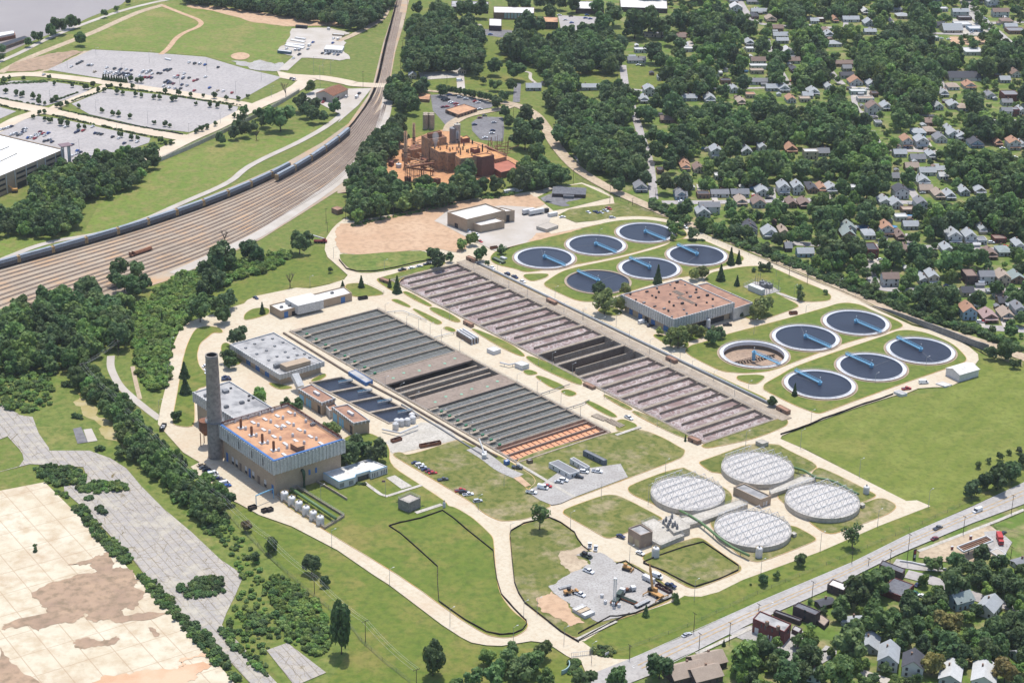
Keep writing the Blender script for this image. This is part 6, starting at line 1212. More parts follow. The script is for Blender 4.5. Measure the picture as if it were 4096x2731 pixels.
for k in range(22):
 f = random.Random(k);x,y = [(870,385),(945,400),(920,370),(1035,360),(1070,400),(1075,420),(1195,370),(1168,408),(1190,440),(1248,400),(1215,462),(1320,440),(1300,430),(1368,480),(1450,440),(1375,320),(1580,435),(1440,425),(1510,420),(1030,385),(1110,395),(1260,350)][k]
 p = S('R',x,y,HA-.4);m_ = MB();h = (1.5,2,5,2.5)[k % 4];m_.lathe((p.x,p.y,HA-.4),[(.55,0),(.55,h),(.8,h),(.01,h+.7)],8);m_.build('roof_stack',m_rw if k % 3 else m_dark,wk,w=True)
e = empty('steam_plume',S('R',880,400,HA),0,'small puff of white steam rising from the works roof','steam')
vm = bpy.data.materials.new('steam');vm.use_nodes = True;nn = vm.node_tree.nodes;nn.remove(nn['Principled BSDF']);pv = nn.new('ShaderNodeVolumePrincipled');pv.inputs['Density'].default_value = .1;pv.inputs['Color'].default_value = (.95,.95,.95,1);vm.node_tree.links.new(pv.outputs[0],nn['Material Output'].inputs['Volume'])
m_ = MB();m_.lathe((0,0,1),[(.01,0),(.8,1),(1.3,4),(2.4,7),(2.8,10),(1.8,12.5),(.01,13.5)],12);m_.build('steam_puff',vm,e,smooth=True)
for i,(r,lab,c) in enumerate(list(HOUSES)):
 rnd = random.Random(i*7)
 if rnd.random() < .42:
  q = c + Vector((rnd.uniform(-9,9),rnd.uniform(12,20),0));sh = gable_house('garden_shed','small garden shed behind a ' + lab.replace('two-storey ',''),'shed',q,rnd.uniform(2.6,4),rnd.uniform(3.5,6),2.2,.7,SA + rnd.choice((0,1.57)),WM[rnd.choice('wybt')],RM[rnd.choice('ylkbw')],'garden sheds')
  if len(sh['label'].split()) > 13: sh['label'] = 'small garden shed behind the ' + ' '.join(lab.split()[-9:])
  SHEDS.append((sh,sh['label'],q));HOUSEPX.append((*pix(q),9))
uniquify_h(SHEDS,14);uniquify_h(HOUSES)
# ------------------------------------------------------------------ foliage
def leafmat(name,c1,c2,objcol=True,attr=False,trans=.0):
 M = bpy.data.materials.new(name);M.use_nodes = True;n,l,b = M.node_tree.nodes,M.node_tree.links,M.node_tree.nodes['Principled BSDF']
 b.inputs['Roughness'].default_value = .65;b.inputs['Specular IOR Level'].default_value = .25
 g = n.new('ShaderNodeNewGeometry');t = n.new('ShaderNodeTexNoise');t.inputs['Scale'].default_value = .35;t.inputs['Detail'].default_value = 3;l.new(g.outputs['Position'],t.inputs['Vector'])
 x = n.new('ShaderNodeMix');x.data_type = 'RGBA';x.inputs[6].default_value = c1;x.inputs[7].default_value = c2
 mr = n.new('ShaderNodeMapRange');mr.inputs['From Min'].default_value = .35;mr.inputs['From Max'].default_value = .65;l.new(t.outputs[0],mr.inputs['Value']);l.new(mr.outputs[0],x.inputs['Factor'])
 y = n.new('ShaderNodeMix');y.data_type = 'RGBA';y.blend_type = 'MULTIPLY';y.inputs['Factor'].default_value = 1;l.new(x.outputs[2],y.inputs[6])
 if attr: a = n.new('ShaderNodeAttribute');a.attribute_name = 'tone';l.new(a.outputs['Color'],y.inputs[7])
 else: a = n.new('ShaderNodeObjectInfo');l.new(a.outputs['Color'],y.inputs[7])
 l.new(y.outputs[2],b.inputs['Base Color']);tr = n.new('ShaderNodeBsdfTranslucent');l.new(y.outputs[2],tr.inputs['Color']);ms = n.new('ShaderNodeMixShader');ms.inputs[0].default_value = .38
 l.new(b.outputs[0],ms.inputs[1]);l.new(tr.outputs[0],ms.inputs[2]);l.new(ms.outputs[0],n['Material Output'].inputs['Surface']);return M
LC1,LC2 = (.092,.150,.066,1),(.185,.25,.095,1)
m_leaf = leafmat('leaves',LC1,LC2);m_leafm = leafmat('leaves_mass',LC1,LC2,attr=True);m_bark = mat('bark',RGB(120,104,88),RGB(92,80,70),1)
def leafcloud(seed,lobes,nq,size,up=.35,shape=(1,1,1),zc=0,kind='lobed'):
 rg = np.random.default_rng(seed);V_ = []
 if kind == 'lobed':
  cs = []
  for i in range(lobes):
   d = rg.normal(size=3);d /= np.linalg.norm(d);rr = rg.uniform(.35,.78);cs.append((d*rr*np.array([1,1,.85]),rg.uniform(.26,.44)))
  cs.append((np.zeros(3),.5));per = nq // len(cs)
  for c,r_ in cs:
   d = rg.normal(size=(per,3));d[:,2] += up;d /= np.linalg.norm(d,axis=1)[:,None];V_.append((c + d*(r_*rg.uniform(.75,1.05,(per,1))),d))
 elif kind == 'cone':
  h = rg.uniform(0,1,nq)**1.3;a = rg.uniform(0,2*np.pi,nq);tier = .85 + .15*np.sin(h*28);rr = (1-h)*tier*rg.uniform(.75,1,nq) + .02
  p = np.stack([rr*np.cos(a),rr*np.sin(a),h*2-1],1);d = np.stack([np.cos(a),np.sin(a),np.full(nq,.7)],1);d /= np.linalg.norm(d,axis=1)[:,None];V_.append((p,d))
 P_ = np.concatenate([a for a,b in V_]);N_ = np.concatenate([b for a,b in V_])
 N_ = N_ + rg.normal(size=N_.shape)*.45;N_ /= np.linalg.norm(N_,axis=1)[:,None]
 t = np.cross(N_,rg.normal(size=N_.shape));t /= np.linalg.norm(t,axis=1)[:,None];b = np.cross(N_,t);s = rg.uniform(.7,1.3,(len(P_),1))*size
 q = np.stack([P_ - t*s - b*s*.7,P_ + t*s - b*s*.7,P_ + t*s*.8 + b*s*.9,P_ - t*s*.8 + b*s*.9],1) * np.array(shape)
 q[...,2] += zc;return q.astype(np.float32)               # (n,4,3)
CROWN = {'b': [leafcloud(k,15,1150,.105,zc=1.15) for k in range(7)],'s': [leafcloud(40+k,11,480,.085,zc=1.5) for k in range(3)],'p': [leafcloud(60+k,22,2400,.085,shape=(1,1,1.9),zc=1.95) for k in range(2)],
         'c': [leafcloud(70+k,0,900,.12,shape=(1,1,1.45),zc=1.55,kind='cone') for k in range(3)],'h': [leafcloud(80+k,8,420,.16,shape=(1,1,.75),zc=.5) for k in range(4)]}
def quads_obj(name,q,M,tone=None,smooth=False):
 n = len(q);me = bpy.data.meshes.new(name);me.vertices.add(n*4);me.vertices.foreach_set('co',q.reshape(-1));me.loops.add(n*4);me.loops.foreach_set('vertex_index',np.arange(n*4,dtype=np.int32))
 me.polygons.add(n);me.polygons.foreach_set('loop_start',np.arange(0,n*4,4,dtype=np.int32));me.polygons.foreach_set('loop_total',np.full(n,4,dtype=np.int32));me.update(calc_edges=True)
 if tone is not None:
  at = me.color_attributes.new('tone','FLOAT_COLOR','POINT');at.data.foreach_set('color',np.repeat(tone,4,0).astype(np.float32).reshape(-1))
 me.materials.append(M);o = bpy.data.objects.new(name,me);COL.objects.link(o);return o
def trunk_mesh(kind):
 m_ = MB();hh = {'b': 1.0,'s': 1.5,'p': 1.2,'c': .6,'h': .3}[kind];r_ = .07
 m_.tube([(0,0,-.05),(.01,0,hh*.5),(0,.02,hh*1.1)],r_,6,0,r2=r_*.5)
 if kind in 'bs':
  for a in range(5): t = a*1.26;m_.tube([(0,0,hh*.6),(.28*math.cos(t),.28*math.sin(t),hh*1.05),(.5*math.cos(t),.5*math.sin(t),hh*1.4)],r_*.5,4,0,r2=r_*.15)
 return m_
PROTO = {}
def proto(kind,i):
 k = (kind,i)
 if k not in PROTO:
  c = quads_obj('crown',CROWN[kind][i],m_leaf);t = trunk_mesh(kind).build('trunk',m_bark);cm,tm = c.data,t.data;bpy.data.objects.remove(c);bpy.data.objects.remove(t);PROTO[k] = (cm,tm)
 return PROTO[k]
def put_tree(p,r_,kind,tone,label,group,name='tree',cat='tree',zs=1.0,rz=None):
 i = random.randrange(len(CROWN[kind]));cm,tm = proto(kind,i);rz = random.uniform(0,6.28) if rz is None else rz
 e = empty(name,p,rz,label,cat,group);e.scale = (r_,r_,r_*zs)
 c = bpy.data.objects.new('crown',cm);COL.objects.link(c);c.parent = e;c.color = (*tone,1)
 t = bpy.data.objects.new('trunk',tm);COL.objects.link(t);t.parent = e;return e
TONE = {'d': (.74,.80,.76),'m': (.98,1.05,.88),'l': (1.3,1.35,.95),'o': (1.5,1.3,1.05),'r': (1.9,1.15,.95),'k': (.58,.66,.66),'y': (1.35,1.4,.85),'v': (1.0,.62,.75)}
TNAME = {'d': 'dark green','m': 'mid green','l': 'light green','o': 'olive green','r': 'rust tinted','k': 'very dark green','y': 'yellow green','v': 'purple leaved'}
TREES = []      # (p, r, kind, tone, where, group, zs)
def T_(t,s,where,kind='b',tone='d',zs=1.0,group=None):
 w = s.split()
 i = 0
 while i < len(w):
  x,y,r_ = float(w[i]),float(w[i+1]),float(w[i+2].rstrip('dmlorkyv'));tn = w[i+2][-1] if w[i+2][-1] in TONE else tone;i += 3
  g0 = S(t,x,y);rm = r_*1.12*ZS/ppm(g0);zc = {'b': 1.15,'s': 1.5,'p': 1.95,'c': 1.55,'h': .5}[kind]*rm*zs
  TREES.append((Vector((*S(t,x,y,zc)[:2],0)),rm,kind,tn,where,group or ('trees ' + where),zs))
def fill(s,r_,where,dens=1.0,tones='ddmdk',jitter=.35,zs=1.0,z=6,kind='b',lst=None,avoid=True,vary=.28):
 poly = PT(s,z);poly = [Vector((p.x,p.y,0)) for p in poly];x0,x1 = min(p.x for p in poly),max(p.x for p in poly);y0,y1 = min(p.y for p in poly),max(p.y for p in poly);st = r_*1.45/dens;rnd = random.Random(int(abs(x0)*7) + len(s));y = y0;row = 0;out = []
 while y < y1:
  x = x0 + (row % 2)*st/2
  while x < x1:
   p = Vector((x + rnd.uniform(-1,1)*jitter*st,y + rnd.uniform(-1,1)*jitter*st,0));x += st
   if not inside(p,poly): continue
   rr = r_*rnd.uniform(1-vary,1+vary);k = ppm(p)
   if avoid:
    nx,ny = pix(p + Vector((0,0,rr*1.2)));hit = False
    for hx,hy,hr in HOUSEPX:
     if abs(nx-hx) < hr + rr*k*.55 and -rr*k*.9 < ny-hy < hr*.6 + rr*k*1.1: hit = True;break
    if hit: continue
   out.append((p,rr,kind,rnd.choice(tones),where,'trees ' + where,zs*rnd.uniform(.85,1.2)))
  y += st*.87;row += 1
 (TREES if lst is None else lst).extend(out)
fill('A 1230 -60 1250 -5 1600 38 1800 66 2000 108 2350 160 B 0 150 60 180 180 185 250 140 330 60 385 10 400 -80',6,'in the wood above the bare strip at the upper left',1.0,'ddkdm')
fill('A 200 1230 300 1150 560 1080 700 1060 800 1020 930 1040 965 1100 930 1220 760 1280 600 1300 540 1390 530 1480 430 1540 300 1560 60 1550 60 1430 130 1380 240 1390 210 1300',5.2,'in the wood below the parking garage',1.05,'mddld')
T_('A','1880 770 88m 1020 1025 52 1030 1085 42 1490 930 38 1560 890 42 1640 865 48 1700 845 38 1590 840 35 1780 800 45 1740 760 35 1640 740 32 1620 790 30 2078 580 38l 2030 690 52 2100 770 48 2060 740 44 2170 780 36 2250 715 42 2130 700 38','beside the drive and meadow at the upper left',tone='d')
T_('A','390 165 52 350 205 40 470 145 42 510 150 32 250 240 36 185 280 30 540 262 38 15 330 25 10 385 22 700 90 25 780 60 18 860 10 18','on the river bank',tone='d')
T_('A','-10 1450 60 -20 1530 50 30 1500 40','at the left edge below the garage')
fill('B 470 210 500 150 620 130 700 80 850 90 950 240 960 300 950 490 880 510 850 400 770 470 620 470 460 480 450 400 470 300',7,'in the wood right of the rail line near the crossing',1.0,'dkddm')
T_('B','538 55 38 660 45 48 860 60 58 950 55 55 720 110 60 1180 20 45 1260 25 40 1350 10 45 1500 20 40 1440 10 40','around the school lawns')
fill('B 350 570 400 530 560 560 600 640 600 700 520 740 420 730 350 640',6,'in the clump between the rail line and the works car park',1.0)
fill('B 320 860 420 860 440 920 400 1000 340 1090 240 1190 120 1180 180 1050 230 960 310 930',6.5,'on the rail side of the rust coloured works',1.0)
fill('B 90 1160 200 1100 320 1130 360 1200 450 1240 540 1265 700 1250 820 1190 900 1120 950 1170 1100 1150 1300 1140 1540 1180 1530 1220 1300 1240 1240 1250 1100 1270 900 1310 600 1370 400 1400 200 1450 90 1470 80 1300',6.5,'in the wood between the rust coloured works and the dirt yard',1.12,'dmdldd')
fill('B 1110 260 1250 230 1380 260 1560 230 1750 200 1850 250 1920 400 1900 470 1760 470 1550 460 1400 470 1270 410 1120 330',7,'in the park wood below the school',.95)
fill('B 1400 490 1600 530 1700 570 1950 640 1965 700 1950 800 1900 850 2000 980 2060 1080 2070 1140 1980 1200 1800 1160 1650 1110 1560 1040 1480 910 1490 820 1530 730 1380 710 1330 670',7.5,'in the big wood beside the curved tan road',1.1,'dmdldd')
T_('B','1240 850 60 1330 840 55 1260 920 70 1350 920 50 1210 930 50 1340 1015 52m 1380 1085 40m 1130 750 40 1255 765 60 1150 815 33','between the works and the curved tan road')
T_('B','1290 150 72k 1340 170 50 1230 180 50 1428 85 40 1600 30 45 1745 40 48 1850 90 68 1780 150 68 2000 150 85 2090 130 75 2180 160 75 1950 200 50 1680 260 60 1190 290 88 1230 330 50','around the school buildings')
T_('B','705 605 34 745 600 28 783 608 26 818 612 24 853 622 24 888 628 24 920 634 24 955 640 26 985 647 26 1015 655 28 1060 685 38','in the row along the works car park')
T_('B','1052 450 48 977 540 24 1195 465 60 1160 570 40m 1060 565 38m 1120 640 35 890 370 60 890 430 55','on the lawns north of the works')
T_('B','2230 250 48 2130 350 58 2165 405 46 2290 300 40 2305 372 38 2220 500 54 2310 500 56 2260 570 48 2200 625 58 2155 690 55 2080 775 56 2250 710 76 2320 790 58 2120 900 58 2200 930 66 2285 900 66 2335 985 58 2150 1015 56 2240 1045 56 2235 1110 44 2210 1225 60 2320 1220 50 1890 1240 48 2070 1200 44 2030 760 40 2340 1400 50 1990 640 40','west of the long straight street among the houses')
WH = 'among the houses at the upper right'
for s,r_,tn in (('C 480 720 560 650 700 650 760 690 900 730 1050 650 1200 710 1250 790 1300 860 1340 960 1330 990 1450 1060 1490 1130 1450 1190 1300 1190 1120 1170 900 1170 700 1200 540 1210 520 1130 430 1080 310 1060 330 1000 290 950 140 880 120 800 210 750',7.2,'mdmldd'),
                  ('C 1350 250 1500 160 1650 130 1740 200 1740 300 1650 380 1500 420 1380 380 1300 330',8.5,'kdmd'),('C 1500 410 1650 380 1950 330 2250 350 2270 440 2200 520 2050 530 1900 490 1780 560 1700 620 1780 700 1700 790 1560 770 1520 680 1420 640 1350 600 1380 540 1480 500',7.2,'dmdkd'),
                  ('C 1760 1010 1900 960 2000 1030 2350 1040 2450 1300 2200 1330 2080 1260 1950 1250 1850 1160',7.2,'mdmd'),('C 1570 1450 1720 1340 1900 1370 2150 1340 2400 1420 2400 1568 1500 1568',7,'mddk'),('C -20 450 150 480 250 500 280 590 200 640 -20 640',6.5,'dkd'),
                  ('C 110 310 400 300 400 420 180 440 110 400',8,'dk'),('C -20 710 240 720 260 800 110 880 130 960 100 1050 -20 1060',6.8,'dkd'),('C 60 130 200 110 350 150 520 140 560 220 400 280 250 260 120 240 -20 230',7,'dkd'),('C 700 70 930 60 920 160 880 260 780 250 700 170',7.5,'kd'),
                  ('C 950 0 1260 0 1280 80 1100 130 960 110',7,'dk'),('C 890 1350 1100 1310 1160 1400 1470 1340 1490 1440 1440 1510 1150 1470 950 1490 870 1420',6.8,'dmk'),('C 350 1370 440 1410 560 1430 600 1400 750 1400 820 1450 800 1510 480 1500 360 1430',6.2,'dm'),
                  ('C 1940 630 2150 630 2100 760 1940 760',7,'dk'),('C 1940 770 2150 770 2150 830 2350 840 2350 940 2000 920 1900 870',6.8,'dkd'),('C 1220 340 1400 340 1390 420 1250 420',7,'kd'),('C 1080 170 1260 160 1290 260 1180 290 1090 250',7.5,'kd'),('C 1360 750 1560 780 1600 900 1480 920 1390 900',8,'dk'),('C -400 -60 2350 -60 2350 -10 900 -20 -200 0',7,'dk'),
                  ('C 400 330 700 330 720 560 560 600 420 560',6.5,'dmk'),('C 720 270 1000 260 1010 560 760 560',6.8,'dkm'),('C 1050 60 1700 40 1700 140 1100 150',6.5,'dk'),('C 260 560 520 560 520 700 260 700',6.2,'dk'),('C 1000 380 1480 400 1480 700 1000 640',6.5,'dmk'),('C 120 1060 540 1080 560 1260 140 1260',5.8,'dm'),('C 1150 1200 1480 1200 1450 1320 1150 1320',6.5,'dk'),('C 2080 200 2400 220 2400 1000 2200 820 2150 560',6.2,'dmk'),('C 560 -20 950 -20 700 120 560 110',5.5,'dm')):
 fill(s,r_*1.04,WH,.86,tn + 'lm',vary=.38)
fill('C -20 0 2400 0 2400 1568 -20 1568',3.6,WH,.42,'mldml',vary=.45)
T_('C','600 320 52 690 320 33 745 385 42 1490 20 42 1530 25 30 1400 60 55 1960 50 28 1660 80 66 1760 60 42 2290 65 33 2330 105 28 2180 310 28 90 1230 58 350 1150 58m 450 1185 44 225 1220 33 1140 1270 48 1300 1250 78k 1575 1190 53 1410 1260 38 990 235 33 660 30 25 520 200 48',WH)
fill('F 200 -60 2400 -60 2400 760 1700 580 1000 280',3.4,'among the houses behind the hedge and tan road',.42,'mldml',vary=.45)
fill('I 500 1250 1200 900 2350 760 2400 1568 300 1568',3.0,'among the houses below the main road',.5,'mldmy',vary=.4)
T_('F','420 40 48 490 50 46 700 100 44 530 100 34 620 150 38 1040 60 85 1060 140 85 1110 230 55 1230 160 80 1170 120 55 1480 180 78 1640 190 76 1720 200 40 1850 250 85m 2050 220 58 1960 180 55 1650 265 55 1360 300 38 1560 390 40 1650 480 66 1740 470 86 1850 470 76 1780 545 56 2050 500 48 2165 430 46 2000 505 36 2270 490 48 2345 490 46 2300 190 38 1580 90 30 2330 300 40 2120 300 40','among the houses behind the hedge and tan road')
T_('F','2225 850 58 2292 925 34 2130 855 42 590 275 30k 635 282 27k 845 425 22 850 478 28 535 300 17 1018 450 18m 660 1180 34 250 755 46 320 725 38 265 700 22 448 603 19','on the lawns around the near clarifiers')
T_('F','40 740 48 118 715 48 180 710 34 130 330 38o 188 315 38o 560 580 56o 615 540 56o 590 520 40o','standing close beside the control building',tone='o')
T_('E','1795 510 78o 1900 530 46 1940 430 42o 2290 745 72o 2170 710 28o 2230 775 46o','by the near wall of the control building',tone='o')
T_('E','640 185 42 675 235 48k 750 218 32 962 195 44k 1005 255 18 1105 165 30 825 130 34l 905 95 40l 1755 430 46k','near the far end of the aeration basin')
T_('E','55 1530 88 165 1500 60 270 1515 76 130 1455 44','between the pump buildings and the white office')
T_('D','1595 730 64 1530 880 46 1545 915 44 1182 1275 36 1750 1140 52l 1920 1200 36 1995 1215 46 2210 1350 40o 2250 1375 34o 2310 1520 60','around the plant buildings at the left')
T_('D','1520 490 66k 1500 600 54 1450 540 48 1340 550 86m 1365 430 60 1480 190 95 1450 260 60 1540 230 60 1640 170 50k 1700 160 60k 1730 200 45k 2010 110 68 2060 80 40 1380 290 48 1410 340 56 1480 360 50 2215 300 19','along the grassy bank above the plant road')
T_('D','795 290 56 830 370 66 905 300 50 985 380 46k 920 420 56 780 350 50 890 400 55 615 400 66 640 460 46','by the near edge of the rail yard')
fill('D -60 640 60 600 130 550 260 500 350 490 500 450 560 410 690 460 700 500 850 500 890 550 850 640 870 740 850 800 700 810 680 870 600 910 470 950 380 930 180 940 -60 990',6.2,'in the wood left of the green thicket',1.05,'dmldmd')
fill('D 480 990 620 960 690 1050 770 1110 820 1190 950 1310 970 1360 1020 1420 1170 1550 G 1200 60 1280 160 1420 290 1500 330 1480 400 1440 500 1350 480 1200 300 1040 180 960 110 850 50 740 10 D 860 1530 790 1370 650 1220 570 1120 500 1060',3.6,'in the hedgerow beneath the power line',1.1,'mmdlm',kind='b',z=3)
T_('G','1540 325 42k 2090 765 66 2180 880 36k 1655 510 33v','on the lawn beside the power line')
T_('G','1825 640 46 1715 725 32','standing tall near the power line on the lawn',kind='p',zs=.6)
T_('G','2290 1185 78','at the end of the scrub',kind='p',zs=1.25,tone='d');T_('H','640 1400 74','on the open lawn near the bottom',kind='p',zs=.85,tone='d')
T_('H','1000 1400 52 1130 1400 82 1300 1410 84 1385 1350 60 1230 1480 90 1070 1500 84 920 1530 64 1180 1330 44 1400 1540 60 800 1590 60','in the grove at the bottom beside the plant gate',tone='m')
T_('H','1660 1535 76 1870 1525 80 2165 1440 92k','by the main road at the bottom')
T_('H','2072 1085 26 2278 1000 24','beside the gravel pad',kind='c',tone='m')
T_('H','1360 430 76m','with a spreading open crown beside the road fork',kind='s')
T_('I','1205 560 70m','with a ragged crown beside the perimeter road',kind='s')
T_('I','858 745 40 600 875 34k 688 840 27 515 905 9 5 990 24','on the verge beside the main road')
T_('I','2050 105 22 2115 75 20 2190 45 25 2250 20 18 2322 5 24 2005 255 62k 2078 220 48k 2180 180 84k 2250 150 60k 2295 120 38k 2345 70 40k','at the right edge of the mown field')
T_('I','1360 870 108m 1240 950 96 1740 760 55m 1890 745 55 2050 700 68 1980 780 66 2080 830 78 2180 770 56 2200 880 86 2310 910 78 2330 820 56 1870 890 105 1800 1000 66 1600 1050 96 1360 1130 108m 1110 1050 60m 1110 1110 46 1000 1080 33 1205 1280 122m 450 1390 116l 605 1330 78 730 1400 56 910 1400 80 760 1500 88 850 1490 66 1140 1500 108m 1560 1230 78 1480 1160 56 1840 1140 86r 1740 1100 56 1970 1120 46l 2030 1080 46 2150 1200 86 2250 1180 88 2330 1150 78 2050 1250 66 1740 1430 76r 1860 1330 96 1950 1370 60 1780 1265 56 2230 1470 86r 2120 1330 76 2210 1310 78 2320 1280 78 530 1530 56 1420 1470 38 1000 1510 56 1920 1440 40 1690 1310 60 2340 1380 60 910 1020 18 1480 1120 50 1300 1180 60 1650 1180 60 1340 1540 40','among the houses below the main road')
# conifers
def conifer(t,x,ybase,h_px,w_px,label,tone='k'):
 b = S(t,x,ybase);k = ppm(b);h = hgt(t,x,ybase-h_px,ybase);r_ = w_px/2*ZS/k
 put_tree(b,r_,'c',TONE[tone],label,'dark conifers on the plant lawns','conifer','conifer',zs=h/(r_*3.0))
for a in (('F',380,270,118,62,'taller of the two dark conifers beside the far-right clarifier'),('F',432,262,90,50,'shorter of the two dark conifers beside the far-right clarifier'),('F',312,380,112,74,'lone broad conifer on the lawn left of the substation'),
          ('F',422,415,74,50,'small conifer on the lawn close to the white substation box'),('F',808,1152,88,48,'small dark conifer at the rim of the nearest clarifier'),('E',2150,400,130,72,'tall bright green pyramidal conifer in front of a far clarifier'),
          ('E',160,425,84,54,'blue-green conifer on the fenced lawn at the road junction'),('E',350,425,64,38,'smaller conifer at the far left corner of the aeration basin'),('E',400,460,118,70,'larger conifer at the far left corner of the aeration basin'),('E',35,420,46,38,'little conifer near the white-roofed maintenance building'),
          ('D',1762,602,82,50,'conifer on the small lawn left of the maintenance building'),('D',1240,1030,110,84,'upper of the two big pines beside the plant road'),('D',1247,1138,120,96,'lower of the two big pines beside the plant road'),('D',1090,665,88,26,'slim dark cypress standing in the green thicket'),
          ('I',333,1322,46,34,'small conifer by the gravel lot beside the main road'),('B',1340,1060,130,90,'pointed dark conifer between the works and the curved road'),('F',75,1455,50,22,'tiny conifer at the nearest corner of the aeration basin'),('B',590,610,80,40,'dark conifer left of the works car park')):
 conifer(*a)
for (x,y) in ((695,538),(712,541),(730,543),(750,546),(768,548),(785,550),(800,553),(815,554),(832,556),(847,558)):
 b = S('A',x,y);put_tree(b,1.9,'c',TONE['d'],'small clipped conifer in the row along the parking lot kerb','row of ten small conifers beside the drive','conifer','conifer',zs=1.0)
# saplings in the parking lots
sp = '785 635 825 640 908 652 950 658 1035 670 1075 672 1160 685 1175 680 1315 710 1415 722 1457 728 1545 740 530 728 685 760 757 780 797 785 873 800 1035 838 1110 852 1140 858 1320 898 1355 885 1395 870 1445 850 1575 795 490 590 365 575 225 668 265 668 265 705 300 708 350 692 380 682 40 630 115 645 150 655 570 605 590 603 625 587 660 622 700 622 725 597 745 595 450 712 380 725 410 728 265 775 300 765 225 802 300 815 337 828 410 845 455 850 530 870 570 870 810 925 885 945 925 945 1150 975 1110 978 1080 965 880 552 950 560 920 560 810 590 890 600 1110 632 1200 645 1280 652 1365 655 1440 665 1520 675 1600 680 30 560 65 540 160 545 330 535 1665 660'.split()
for i in range(0,len(sp),2):
 b = S('A',float(sp[i]),float(sp[i+1]));put_tree(b,random.uniform(1.7,2.9),'b',TONE[random.choice('dmd')],'young tree planted in a parking lot island at the upper left','young trees in the parking lots','young_tree','tree',zs=1.1)
# bare trees
def bare_tree(t,x,ybase,h_px,label,M=None):
 b = S(t,x,ybase);h = hgt(t,x,ybase-h_px,ybase);r = empty('bare_tree',b,0,label,'tree');rnd = random.Random(int(x));m_ = MB()
 m_.tube([(0,0,0),(0,0,h*.45)],.3,6,0,r2=.2);m_.build('trunk',m_bark,r);m_ = MB()
 for k in range(9):
  a = rnd.uniform(0,6.28);p1 = Vector((math.cos(a)*h*.2,math.sin(a)*h*.2,h*rnd.uniform(.6,.75)));m_.tube([(0,0,h*rnd.uniform(.25,.45)),p1],.16,5,0,r2=.1)
  for j in range(4): p2 = p1 + Vector((rnd.uniform(-.18,.18)*h,rnd.uniform(-.18,.18)*h,rnd.uniform(.1,.28)*h));m_.tube([p1,p2],.09,4,0,r2=.03)
 m_.build('branches',m_bark,r)
bare_tree('D',1948,420,105,'leafless tree on the lawn above the maintenance building');bare_tree('A',1722,940,75,'small bare tree on the meadow beside the big green tree');bare_tree('A',1920,660,110,'bare tree left of the rusty-roofed warehouse');bare_tree('D',1510,120,90,'bare treetop behind the dark trees by the rail yard')
# shrubs and thickets: uncountable ground cover
SH = {}
def thicket(s,r_,dens,tones,name='thicket',label=None,zs=1.0):
 lst = [];fill(s,r_,'',dens,tones,lst=lst,kind='h',avoid=False,z=1.5,vary=.4,zs=zs);SH.setdefault(name,[]).extend(lst)
thicket('D 880 560 1000 510 1050 440 1170 350 1320 290 1500 250 1700 240 1900 160 1960 200 1800 300 1600 360 1430 430 1430 510 1280 600 1210 690 1150 810 1130 940 1100 1090 1050 1110 975 1080 935 980 900 820 900 700 860 660',3.0,1.25,'yylyly','thicket')
thicket('D -60 1050 120 970 350 970 350 1170 300 1230 100 1240 -60 1180',2.2,.8,'lyml','thicket')
thicket('G 230 115 480 105 570 150 570 218 380 230 300 200',2.0,1.15,'mld');thicket('G 510 240 620 195 850 222 858 262 640 285 520 278',2.0,1.2,'mlm')
thicket('G 470 378 560 372 700 540 895 720 895 742 830 748 740 688 600 528 545 450',1.9,1.1,'mld');thicket('G 915 822 980 832 1050 900 1150 985 1250 1105 1400 1225 1555 1420 1545 1448 1440 1438 1350 1318 1230 1178 1080 1038 935 880',1.9,1.1,'mldm')
thicket('G 1550 1480 1630 1490 1620 1535 1550 1530',2,1.1,'md');thicket('G 1180 900 1240 925 1320 850 1500 840 1512 930 1480 965 1265 995 1180 930',2.2,1.2,'dmd');thicket('G 660 380 720 400 715 430 665 420',1.8,1.1,'d');thicket('G 575 300 625 305 620 335 580 335',1.8,1.1,'d')
thicket('G 360 250 470 290 460 315 380 290',1.4,1,'lm')
thicket('G 1000 190 1200 200 1300 330 1480 440 1560 500 1700 650 1760 800 1900 840 2100 950 2150 1080 2210 1130 2210 1370 2100 1390 1950 1290 1850 1260 1780 1380 1830 1480 1700 1440 1570 1300 1490 1220 1570 1050 1640 900 1560 730 1450 620 1370 550 1150 320',1.6,.5,'lyylm')
thicket('G 1790 900 1850 840 2000 900 2120 1000 2200 1130 2200 1370 2090 1380 1950 1250 1850 1130',2.2,1.0,'lyylm');thicket('G 1490 1200 1560 1200 1570 1290 1700 1400 1840 1490 1780 1510 1640 1380 1480 1240',1.9,1.1,'mld');thicket('G 1650 1080 1820 1080 1840 1250 1660 1230',2,.7,'dm')
thicket('G 1380 440 1500 400 1540 480 1500 560 1420 570 1350 500',2.4,1.15,'mdl');thicket('G 1400 130 1500 230 1560 330 1440 330 1300 180',2,1,'lml')
thicket('F 150 -15 260 20 600 128 900 272 1200 368 1400 458 1700 588 2000 668 2350 815 2350 850 2050 735 1700 640 1300 480 900 320 500 160 180 30',2.9,1.1,'dmd','hedge');thicket('B 2100 1330 2350 1440 2350 1500 2120 1400',2.9,1.1,'dmd','hedge')
thicket('B 1000 1290 1120 1280 1220 1290 1100 1320 950 1335',1.5,.9,'l');thicket('B 90 1500 450 1425 800 1350 800 1362 450 1440 100 1515',1.4,.8,'ly');thicket('H 1700 1330 1780 1308 1860 1330 1868 1365 1800 1375 1710 1355',1.6,1.4,'do','hedge');thicket('H 1550 1400 1600 1395 1640 1450 1620 1500 1560 1490',1.8,1.4,'dm','hedge')
